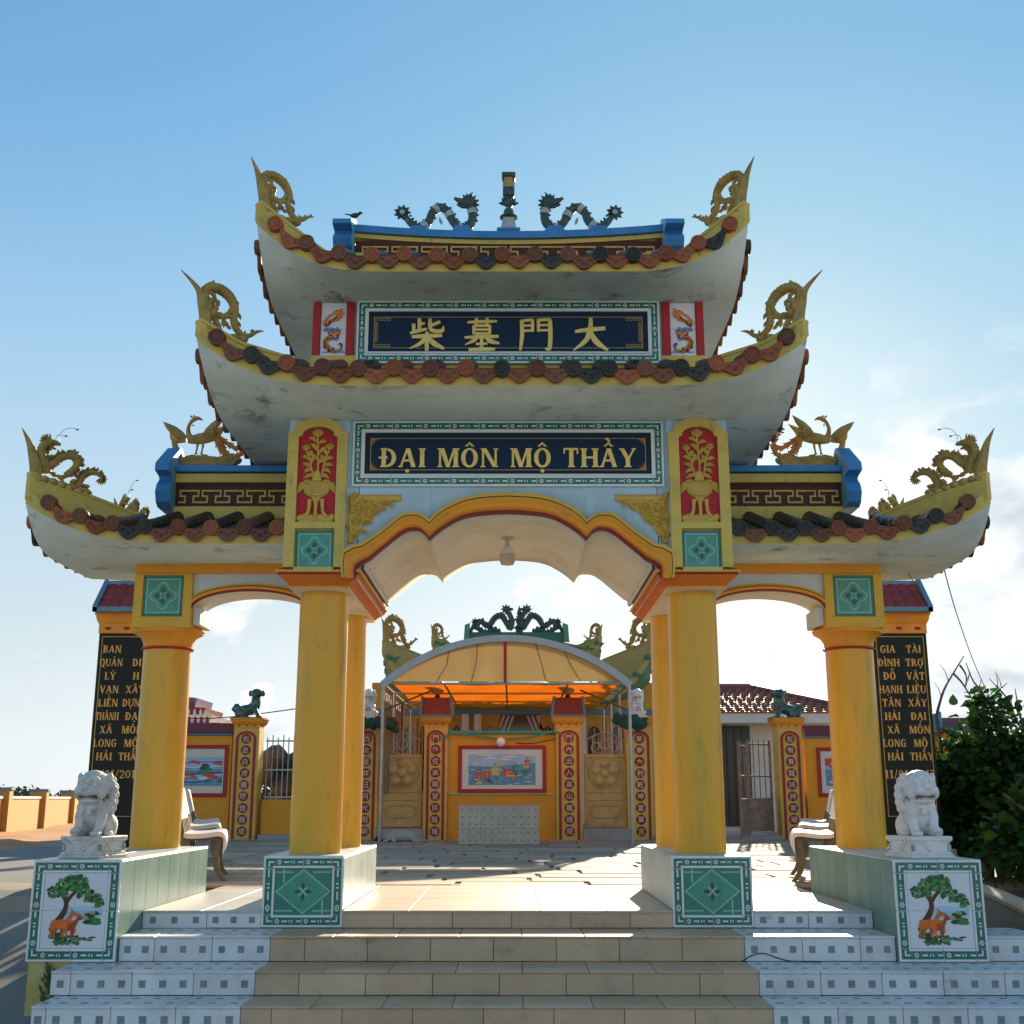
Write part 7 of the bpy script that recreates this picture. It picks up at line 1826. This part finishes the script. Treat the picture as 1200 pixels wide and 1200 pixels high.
for u in (545.5, 560, 653, 682): x = at(u, 850, TY).x; MB().box(x-.09, x+.09, TY-.16, TY+.02, .16, Zt_(837), 0, .02).build('pilaster', 'white_paint', tm, smooth=False)
def simple_roof(cx, cy, a, b, z0, h, slope, name, t0x=.6, t0y=.4, fk=1.3):
    rf = Roof(cx, cy, a, b, z0, h, t0x, t0y, 2.6, slope, th=.22)
    N, K = 48, 24; Wd = K+1; xs = grid(cx-a, cx+a, N); ys = grid(cy-b, cy+b, K); mb = MB()
    fs = [(i*Wd+j, (i+1)*Wd+j, (i+1)*Wd+j+1, i*Wd+j+1) for i in range(N) for j in range(K)]
    mb.add([(x, y, rf.bot(x, y)) for x in xs for y in ys], fs, 0); mb.add([(x, y, rf.top(x, y)) for x in xs for y in ys], fs, 1)
    loop = [(x, ys[0]) for x in xs] + [(xs[-1], y) for y in ys[1:]] + [(x, ys[-1]) for x in xs[-2::-1]] + [(xs[0], y) for y in ys[-2::-1]]
    mb.rings([[(x, y, rf.bot(x, y)) for x, y in loop], [(x, y, rf.top(x, y)) for x, y in loop]], 2, cap=False, closed=False)
    rp = mb.build(name, ['eave_green','roof_green','fascia_yellow'], tm)
    # scalloped green tile ends
    mb = MB(); n = int(2*a/.3)
    for i in range(n):
        x = cx-a+.15+(2*a-.3)*i/(n-1); z = rf.top(x, cy-b); mb.lathe([(.0,cy-b-.05),(.07,cy-b-.05),(.07,cy-b+.1)], x, z, 10, axis='y'); mb.prism([(x+.02,z),(x+.28,z),(x+.15,z-.13)], cy-b-.03, cy-b+.01)
    n = int(2*b/.3)
    for s in (-1, 1):
        for i in range(n):
            y = cy-b+.15+(2*b-.3)*i/(n-1); z = rf.top(cx+s*a, y); mb.prism([(y-.13,z),(y+.13,z),(y,z-.13)], cx+s*a, cx+s*(a+.04), 'x')
    stuff(mb.build('tile_ends', 'roof_green', rp))
    for ex in (-1, 1):
        for ey in (-1, 1):
            fr = hip_fin(rf, rp, ex, ey, min(b, 1.6), .12*fk, lambda u: .22*u, .48*fk, th=.14, body='fascia_yellow', lean=.1, hr=1.6); corner_dragon_ring(fr, rp, 1.45*fk)
    return rf, rp
zl_ = at(607, 815, TY-1.0).z
lowr, lowp = simple_roof(tc, TY+5.5, abs(at(449, 780, TY-1.0).x-tc), 6.5, at(607, 822, TY-1.0).z, 1.15, .20, 'lower_roof', .55, fk=1.25)
y2 = TY+8.5
MB().box(tc-1.9, tc+1.9, y2, y2+3, lowr.z0+.3, at(607, 765, y2).z, 0).build('upper_body', 'temple_wall', tm, smooth=False)
upr, upp = simple_roof(tc, y2+1.5, abs(at(507, 760, y2-.6).x-tc), 2.2, at(607, 772, y2-.6).z, .40, .36, 'upper_roof', .55, fk=.85)
ry = y2+1.5; rzb = at(607, 752, ry).z; rw = abs(at(549, 740, ry).x-tc)
MB().box(tc-rw, tc+rw, ry-.12, ry+.12, rzb-.8, rzb+.32, 0, .02).build('ridge', 'roof_green', upp, smooth=False)
for s in (-1, 1): MB().prism([(tc+s*rw, rzb-.5), (tc+s*(rw+.18), rzb-.5), (tc+s*(rw+.12), rzb+.55), (tc+s*(rw-.06), rzb+.62)], ry-.25, ry+.25).build('ridge_end', 'eave_green', upp, smooth=False)
for s in (-1, 1):
    def fr(u, v, q=0, s=s): p = at(u, v, ry); return V(tc + (p.x-tc)*(-s), ry+q, p.z)
    mb = MB()
    for pts in ([(557,738,.07),(563,728,.09),(572,734,.10),(580,724,.11),(588,722,.11),(594,730,.11),(598,736,.11),(600,728,.10),(597,720,.09),(594,715,.07)], [(551,742,.05),(556,732,.07),(562,738,.08),(570,742,.09),(578,738,.10),(586,742,.08)]):
        q = smooth_path(pts, 4); mb.tube([fr(u, v) for u, v, r in q], [r for *_, r in q], 8)
        for k in range(1, len(q)-1, 2): mb.leaf(fr(q[k][0], q[k][1]-1), fr(q[k][0]+1.2, q[k][1]-5), .10, .03)
    h = fr(593, 714); d = fr(600, 714)-h; mb.ell(h, (.13,.1,.1), 9, 7); mb.tube([h, h+d*1.2], [.09,.04], 7)
    for a in range(0, 360, 45): mb.leaf(h, h+V(.2*math.cos(rad(a)), 0, .2*math.sin(rad(a))), .08, .03); mb.leaf(fr(557,729), fr(557,729)+V(.16*math.cos(rad(a)), 0, .16*math.sin(rad(a))), .07, .03)
    mb.build('ridge_dragon', 'mosaic_green', upp)
mb = MB(); zq = lambda v: at(607, v, ry).z
mb.lathe([(.16, zq(744)), (.12, zq(738)), (.2, zq(736)), (.08, zq(732)), (.14, zq(727)), (.05, zq(722)), (.09, zq(719)), (.01, zq(710))], tc+.1, ry, 12)
for a in range(0, 360, 60): mb.leaf(V(tc+.1, ry, zq(726)), V(tc+.1+.22*math.cos(rad(a)), ry, zq(726)+.16*math.sin(rad(a))), .08, .03)
mb.build('ridge_finial', 'mosaic_green', upp)
# -- white house with a red tiled hip roof
mat('house_white', (.62,.62,.60), .7, var=.05, stain=(.42,.42,.40), stain_amt=.4); mat('house_tile', (.27,.075,.05), .6, col2=(.34,.12,.08), scale=3, stain=(.16,.06,.05), stain_amt=.5, orand=.1, spec=.2); mat('tile_sheen', (.55,.50,.48), .5, var=.1)
mat('dark_green_door', (.015,.05,.045), .35, var=.15)
HY = 23.0; hx0, hx1 = at(776, 850, HY).x, at(978, 850, HY).x; ho = thing('white_house', 'low white house with a red tiled hip roof behind the right gate', 'house', ((hx0+hx1)/2, HY, 0))
Zh = lambda v: at(860, v, HY).z
MB().box(hx0, hx1, HY, HY+6, -.05, Zh(846), 0).build('wall', 'house_white', ho, smooth=False)
mb = MB(); mb.box(hx0-.5, hx1+.5, HY-.9, HY+6.9, Zh(850), Zh(838), 0, .02); mb.build('fascia', 'house_white', ho, smooth=False)
for u0, u1, v0, m in ((843, 880, 851, 'dark_green_door'),):
    x0, x1 = at(u0, 900, HY).x, at(u1, 900, HY).x; d = MB().box(x0, x1, HY-.05, HY+.02, .1, Zh(v0), 0, .01).build('door', m, ho, smooth=False)
    for f in (.25, .5, .75): MB().box(x0+(x1-x0)*f-.02, x0+(x1-x0)*f+.02, HY-.062, HY-.045, .15, Zh(v0)-.05).build('door_stile', 'board_edge', d, smooth=False)
x0, x1 = at(950, 900, HY).x, at(975, 900, HY).x; MB().box(x0, x1, HY-.04, HY+.02, Zh(895), Zh(858), 0).build('window', 'glass_dark', ho, smooth=False)
ez = Zh(838); ex0, ex1, ey0, ey1 = hx0-.55, hx1+.55, HY-.95, HY+6.95; rz_ = at(860, 806.5, HY+3).z; run = (ey1-ey0)/2
rx0, rx1 = ex0, ex1-run*.55
rfm = MB(); rfm.add([(ex0,ey0,ez),(ex1,ey0,ez),(ex1,ey1,ez),(ex0,ey1,ez),(rx0,ey0+run,rz_),(rx1,ey0+run,rz_)], [(0,1,5,4),(1,2,5),(2,3,4,5),(3,0,4),(0,3,2,1)])
hr = rfm.build('roof', 'house_tile', ho, smooth=False)
mb = MB(); rows = 14; pitch = .24                      # interlocking tiles: too small to pick apart singly
for j in range(rows):
    f0, f1 = j/rows, (j+1)/rows; xa = ex0+(rx0-ex0)*f0; xb = ex1+(rx1-ex1)*f0; n = int((xb-xa)/pitch)
    y0, y1 = ey0+run*f0, ey0+run*min(1, f1+.012); z0, z1 = ez+(rz_-ez)*f0+.03, ez+(rz_-ez)*f1+.012
    for i in range(n):
        x = xa + (xb-xa)*i/n + (.13 if j % 2 else 0)*0; w = (xb-xa)/n
        prof = [(x, .0), (x+w*.22, .055), (x+w*.45, .0), (x+w*.98, -.004)]
        mb.rings([[(a, y0, z0+b) for a, b in prof], [(a, y1, z1+b) for a, b in prof]], 0, closed=False)
        mb.add([(prof[0][0], y0, z0-.03), (prof[3][0], y0, z0-.03), (prof[3][0], y0, z0-.004), (prof[2][0], y0, z0), (prof[1][0], y0, z0+.055), (prof[0][0], y0, z0)], [(0,1,2,3,4,5)], 0)
stuff(mb.build('roof_tiles', 'house_tile', hr, smooth=False, recalc=False))
mb = MB(); mb.tube([(rx0,ey0+run,rz_+.03),(rx1,ey0+run,rz_+.03)], .10, 8); mb.tube([(rx1,ey0+run,rz_+.03),(ex1,ey0,ez+.03)], .09, 8); mb.build('ridge_tiles', 'house_tile', hr)
# -- small shrine roof far left behind the painted wall
sy = 19.0; sx = at(222, 840, sy).x; sh = thing('shrine', 'small shrine with stepped red and violet tiled roof above the left painted wall', 'shrine', (sx, sy, 0))
mat('violet_tile', (.16,.10,.24), .45, var=.2, scale=8)
Zs_ = lambda v: at(222, v, sy).z
MB().box(sx-1.1, sx+.55, sy, sy+1.6, -.1, Zs_(860), 0).build('shrine_body', 'wall_orange', sh, smooth=False)
for i, (u, v0, v1) in enumerate(((262, 856, 849), (248, 849, 839), (238, 841, 830), (226, 832, 818))):
    xr_ = at(u, 850, sy).x; MB().prism([(sx-1.3, Zs_(v0)), (xr_, Zs_(v0)), (xr_+.06, Zs_(v1)), (xr_-.12, Zs_(v1)+.02), (sx-1.3, Zs_(v1)-.02)], sy-.35+.12*i, sy+1.9-.12*i).build('roof_tier', ['roof_red','white_paint','roof_red','violet_tile'][i], sh, smooth=False)
    q = MB()
    for k in range(9): q.tube([(xr_-.14*k-.05, sy-.36+.12*i, Zs_(v0)+.02), (xr_-.14*k-.05, sy-.30+.12*i, Zs_(v1)+.01)], .04, 7)
    stuff(q.build('roof_ribs', ['violet_tile','roof_red','white_paint','roof_red'][i], sh))
# -- low rendered wall with piers along the left verge
lw = thing('low_wall', 'low yellow rendered wall with square piers along the sandy verge on the left', 'wall', (-13.0, 22, 0))
mat('render_yellow', (.50,.28,.065), .8, col2=(.56,.33,.095), scale=2, stain=(.42,.28,.12), stain_amt=.5, stain_scale=2, bump=.1)
pa, pb = V(-12.05, 20.0, 0), V(-14.2, 30.2, 0)
def along(q): return pa + (pb-pa)*q
dd = (pb-pa).normalized(); nn_ = V(-dd.y, dd.x, 0)
def obox(p, q, w, z0, z1, name, m, lip=0):
    d = (q-p).normalized(); n = V(-d.y, d.x, 0)*w/2; MB().add([p-n+V(0,0,z0), q-n+V(0,0,z0), q+n+V(0,0,z0), p+n+V(0,0,z0), p-n+V(0,0,z1), q-n+V(0,0,z1), q+n+V(0,0,z1), p+n+V(0,0,z1)], [(0,3,2,1),(4,5,6,7),(0,1,5,4),(1,2,6,5),(2,3,7,6),(3,0,4,7)]).build(name, m, lw, smooth=False)
fs_ = [-.62, -.05, .45, .98, 1.5]
for i, f in enumerate(fs_):
    p = along(f); obox(p-dd*.22, p+dd*.22, .44, -.2, 1.0, 'pier', 'render_yellow'); obox(p-dd*.26, p+dd*.26, .52, 1.001, 1.06, 'pier_cap', 'trim_blue')
    if i+1 < len(fs_) and i < 4: q = along(fs_[i+1]); obox(p+dd*.23, q-dd*.23, .18, -.2, .80, 'wall_panel', 'render_yellow'); obox(p+dd*.23, q-dd*.23, .24, .801, .86, 'coping', 'white_paint')
# -- distant scrub, far shore
mat('scrub', (.055,.075,.03), .9, col2=(.09,.11,.05), scale=.4, stain=(.12,.11,.06), stain_amt=.5, stain_scale=.2, bump=.6, bscale=2)
mb = MB(); rr = random.Random(12)
for (xa, xb, yy, hh, n) in ((-60, -8, 52, 2.3, 16000), (-34, -7, 38, 1.6, 9000)):
    for i in range(n):
        x = xa+(xb-xa)*rr.random(); y = yy+7*rr.random(); top = hh*(.55+.5*noise.noise(V(x*.35, y*.2, 1))+.25*noise.noise(V(x*1.3, y, 4)))
        p = V(x, y, far(x, y)+max(.05, top)*rr.random()**.6); a = rr.random()*6.28; q = .10+.16*rr.random()
        mb.add([p, p+V(q*math.cos(a), q*math.sin(a), q*.3), p+V(q*.7*math.cos(a+.9), q*.7*math.sin(a+.9), q*.9), p+V(-q*.3, 0, q*.7)], [(0,1,2),(0,2,3)])
stuff(mb.build('scrub', 'scrub', None, recalc=False))
# rocks and rubble behind the railing
mat('rubble', (.07,.075,.075), .85, col2=(.13,.13,.125), scale=3, stain=(.22,.21,.2), stain_amt=.6, stain_scale=3, bump=.5, bscale=8)
for i in range(60):
    x = at(312+115*rr.random(), 900, 18.0).x; y = 17.4+1.3*rr.random(); r = .18+.24*rr.random(); z = .1+1.75*rr.random()*(1-.15*rr.random())
    mb = MB(); mb.ell((x, y, z), (r, r*.8, r*.7), 8, 6); k = rr.random()*50
    mb.v = [tuple(V(*p) + (V(*p)-V(x,y,z))*.45*noise.noise(V(*p)*3+V(k,0,0))) for p in mb.v]
    if i == 0: rk = thing('rock_pile', 'heap of dark grey rocks behind the iron railing', 'rocks', (-4.0, 17.6, 0))
    mb.build('rock', 'rubble', rk, smooth=False)
# ------------------------------------------------------------------ vegetation, cables, right hand side
mat('leaf_bright', (.040,.12,.015), .55, col2=(.07,.18,.024), scale=3, trans=.4, spec=.4)  # brighter of two greens dealt to the leaves at random
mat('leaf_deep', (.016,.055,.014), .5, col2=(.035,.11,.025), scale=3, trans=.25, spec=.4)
mat('bark_grey', (.16,.13,.10), .85, var=.25, scale=14, bump=.3)
def leaf_shape(mb, p, d, n, L, w, m):
    """broad heart shaped leaf, folded along the midrib"""
    s = d.cross(n).normalized(); n = s.cross(d).normalized()
    q = [p, p+d*L*.12+s*w*.42, p+d*L*.42+s*w*.5+n*L*.06, p+d*L*.75+s*w*.28+n*L*.03, p+d*L-n*L*.10, p+d*L*.75-s*w*.28+n*L*.03, p+d*L*.42-s*w*.5+n*L*.06, p+d*L*.12-s*w*.42, p+d*L*.45-n*L*.04]
    mb.add(q, [(0,1,8),(1,2,8),(2,3,8),(3,4,8),(4,5,8),(5,6,8),(6,7,8),(7,0,8)], m)
def shrub(name, label, c, rx, ry, h, n, seed, L=.13, lean=0, dense=1.0):
    rr = random.Random(seed); t = thing(name, label, 'shrub', c, 'broad leaved shrubs right of the gate')
    st = MB(); tips = []
    for i in range(9):
        a = rr.random()*6.28; r = .35+.65*rr.random(); e = V(c[0]+rx*r*math.cos(a), c[1]+ry*r*math.sin(a), c[2]+h*(.55+.45*rr.random()))
        b = V(*c) + V(rr.uniform(-.15,.15), rr.uniform(-.15,.15), -.05); m_ = b.lerp(e, .5) + V(rr.uniform(-.2,.2), rr.uniform(-.2,.2), .12)
        q = smooth_path([tuple(b), tuple(m_), tuple(e)], 5); st.tube(q, [.035*(1-.8*k/(len(q)-1))+.004 for k in range(len(q))], 6); tips += [V(*p) for p in q[4:]]
    st.build('stem', 'bark_grey', t)
    mb = MB(); cl_ = []
    for k in range(46):
        while True:
            u = V(rr.uniform(-1,1), rr.uniform(-1,1), rr.uniform(-.2,1))
            if u.length < 1: break
        f = .55 + .45*rr.random(); u = u*(1/max(u.length,.3))*f
        cl_.append((V(c[0]+u.x*rx, c[1]+u.y*ry, c[2]+max(.05, (u.z*.62+.36))*h*(.82+.3*rr.random())), .20+.22*rr.random()))
    for i in range(n):
        p0, r = cl_[rr.randrange(len(cl_))]; v = V(rr.gauss(0,1), rr.gauss(0,1), rr.gauss(0,1)).normalized()
        p = p0 + v*r*(.35+.75*rr.random()); d = (v*.7 + V(rr.gauss(0,.4), rr.gauss(0,.4), -.25+rr.gauss(0,.3))).normalized()
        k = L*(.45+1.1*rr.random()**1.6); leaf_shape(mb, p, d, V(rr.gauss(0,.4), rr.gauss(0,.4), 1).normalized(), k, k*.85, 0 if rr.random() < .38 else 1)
    crown = mb.build('crown', ['leaf_bright','leaf_deep'], t, recalc=False)
    return t
shrub('shrub', 'dark leafy shrub directly right of the right stele', (5.25, 4.2, gz(5.25,4.2)), .75, .8, 1.80, 7600, 41, .105)
shrub('shrub', 'big dark shrub at the right edge of the picture, sunlit leaves on top', (6.15, 3.6, gz(6.15,3.6)), .95, .9, 1.92, 8200, 42, .11)
shrub('shrub', 'low dense shrub in front at the right edge, above the ramp wall', (5.55, 2.5, gz(5.5,2.5)), .95, .6, 1.15, 6500, 43, .10)
shrub('shrub', 'tall shrub at the back right, partly behind the bare branches', (6.9, 5.6, gz(6.9,5.6)), 1.1, .9, 1.95, 5500, 44, .12)
def bare_tree(label, Y, lines):
    """leafless sapling: stem from the ground to the first point, then the surveyed branches"""
    p0 = at(*lines[0][0][:2], Y); g0 = V(p0.x, Y+.1, gz(p0.x, Y)); t = thing('bare_tree', label, 'tree', g0, 'bare saplings'); rr = random.Random(int(p0.x*100)); mb = MB()
    mb.tube(smooth_path([tuple(g0), tuple(g0.lerp(p0, .5)+V(.06,0,0)), tuple(p0)], 5), [.028-.0010*i for i in range(11)], 7)
    for ln in lines:
        pts = [at(u, v, Y + .25*math.sin(i*1.7+ln[0][0])) if i else at(u, v, Y) for i, (u, v) in enumerate(ln)]
        q = smooth_path([tuple(p + V(rr.gauss(0,.006), 0, rr.gauss(0,.006))) for p in pts], 4); n = len(q); r0 = .019 if ln is lines[0] else .014
        mb.tube(q, [r0*(1-.72*i/(n-1)) for i in range(n)], 6)
        for i in range(3, n-2, 3):
            if rr.random() < .6: d = V(rr.uniform(-.6,.6), rr.uniform(-.4,.4), rr.uniform(.2,.8)).normalized(); p = V(*q[i]); L = .08+.16*rr.random(); mb.tube([p, p+d*L*.5+V(.01,0,.01), p+d*L], [.006,.004,.002], 5)
    mb.build('branches', 'bark_grey', t)
bare_tree('bare grey branches rising just right of the stele', 4.6, [[(1097,838),(1107,810),(1117,787),(1131,769)], [(1117,788),(1127,800),(1135,812),(1146,828),(1160,842)], [(1125,780),(1132,792),(1131,806)]])
bare_tree('bare forked branches above the shrubs at the right edge', 4.4, [[(1170,850),(1162,832),(1150,812),(1141,798),(1132,777)], [(1162,832),(1167,818),(1172,809),(1180,800)], [(1190,840),(1183,822),(1173,810),(1160,795)], [(1196,842),(1193,822),(1190,806)]])
# small red roofed building beyond the shrubs
by = 13.0; bx = at(1126, 850, by).x; kb = thing('garden_kiosk', 'small red tiled roof with blue trim beyond the shrubs on the right', 'kiosk', (bx, by, 0))
Zk = lambda v: at(1122, v, by).z
MB().box(bx-.25, bx+.25, by+.2, by+1.0, -.1, Zk(858), 0).build('kiosk_body', 'wall_orange', kb, smooth=False)
mb = MB(); mb.rings([[(bx-.36,by-.05,Zk(857)),(bx+.36,by-.05,Zk(857)),(bx+.36,by+1.25,Zk(857)),(bx-.36,by+1.25,Zk(857))], [(bx-.28,by+.5,Zk(839)),(bx+.28,by+.5,Zk(839)),(bx+.28,by+.7,Zk(839)),(bx-.28,by+.7,Zk(839))]]); mb.build('kiosk_roof', 'roof_red', kb, smooth=False)
MB().box(bx-.43, bx-.37, by-.1, by+1.3, Zk(858), Zk(834), 0, .02).build('roof_trim', 'trim_blue', kb, smooth=False)
# ramp wall at the right edge
rw_ = thing('ramp_wall', 'low cement ramp wall with a rounded coping, right of the right plinth', 'wall', (3.9, .5, GZ))
mb = MB(); path = smooth_path([(3.55,1.75),(3.85,1.35),(4.05,.6),(4.08,-.3),(4.1,-1.8)], 5)
zc = lambda y: .10 - .34*sm((1.75-y)/2.6)
mb.rings([[(x-.07,y,GZ-.1),(x-.07,y,zc(y)),(x+.07,y,zc(y)),(x+.07,y,GZ-.1)] for x, y in path]); mb.build('wall_body', 'cement', rw_)
mb = MB(); mb.rings([[(x-.09,y,zc(y)+.001),(x-.09,y,zc(y)+.03),(x-.04,y,zc(y)+.05),(x+.05,y,zc(y)+.05),(x+.10,y,zc(y)+.03),(x+.10,y,zc(y)+.001)] for x, y in path]); mb.build('coping', 'tan_tile', rw_)
# -- cables
tag(MB().tube(smooth_path([tuple(at(1105, 662, 2.3)), tuple(at(1122, 722, 4.5)), tuple(at(1145, 785, 7.5)), tuple(at(1172, 842, 11))], 8), .006, 5).build('power_cable', 'black_soft', None), 'black cable hanging from the right side roof down towards the shrubs', 'cable')
tag(MB().tube(smooth_path([tuple(at(1064, 672, 1.6)), tuple(at(1076, 690, 2.4)), tuple(at(1087, 708, 3.3))], 6), .004, 5).build('power_cable', 'black_soft', None), 'short thin cable from the right side roof to the stele roof', 'cable')
tag(MB().tube(smooth_path([tuple(at(160, 836, 16.5)), tuple(at(240, 842, 16.5)), tuple(at(330, 833, 16.5)), tuple(at(420, 818, 16.5))], 8), .012, 5).build('power_cable', 'black_soft', None), 'thin cable crossing the sky behind the left green lion', 'cable')
# loose black wire on the steps and a few broken joints
tag(MB().tube(smooth_path([(1.62,-.525,-.286),(1.68,-.53,-.25),(1.76,-.53,-.235),(1.86,-.53,-.265),(1.95,-.54,-.284),(2.15,-.56,-.286)], 6), .004, 5).build('loose_wire', 'black_soft', None), 'loop of loose black wire on the second step, right of centre', 'wire')
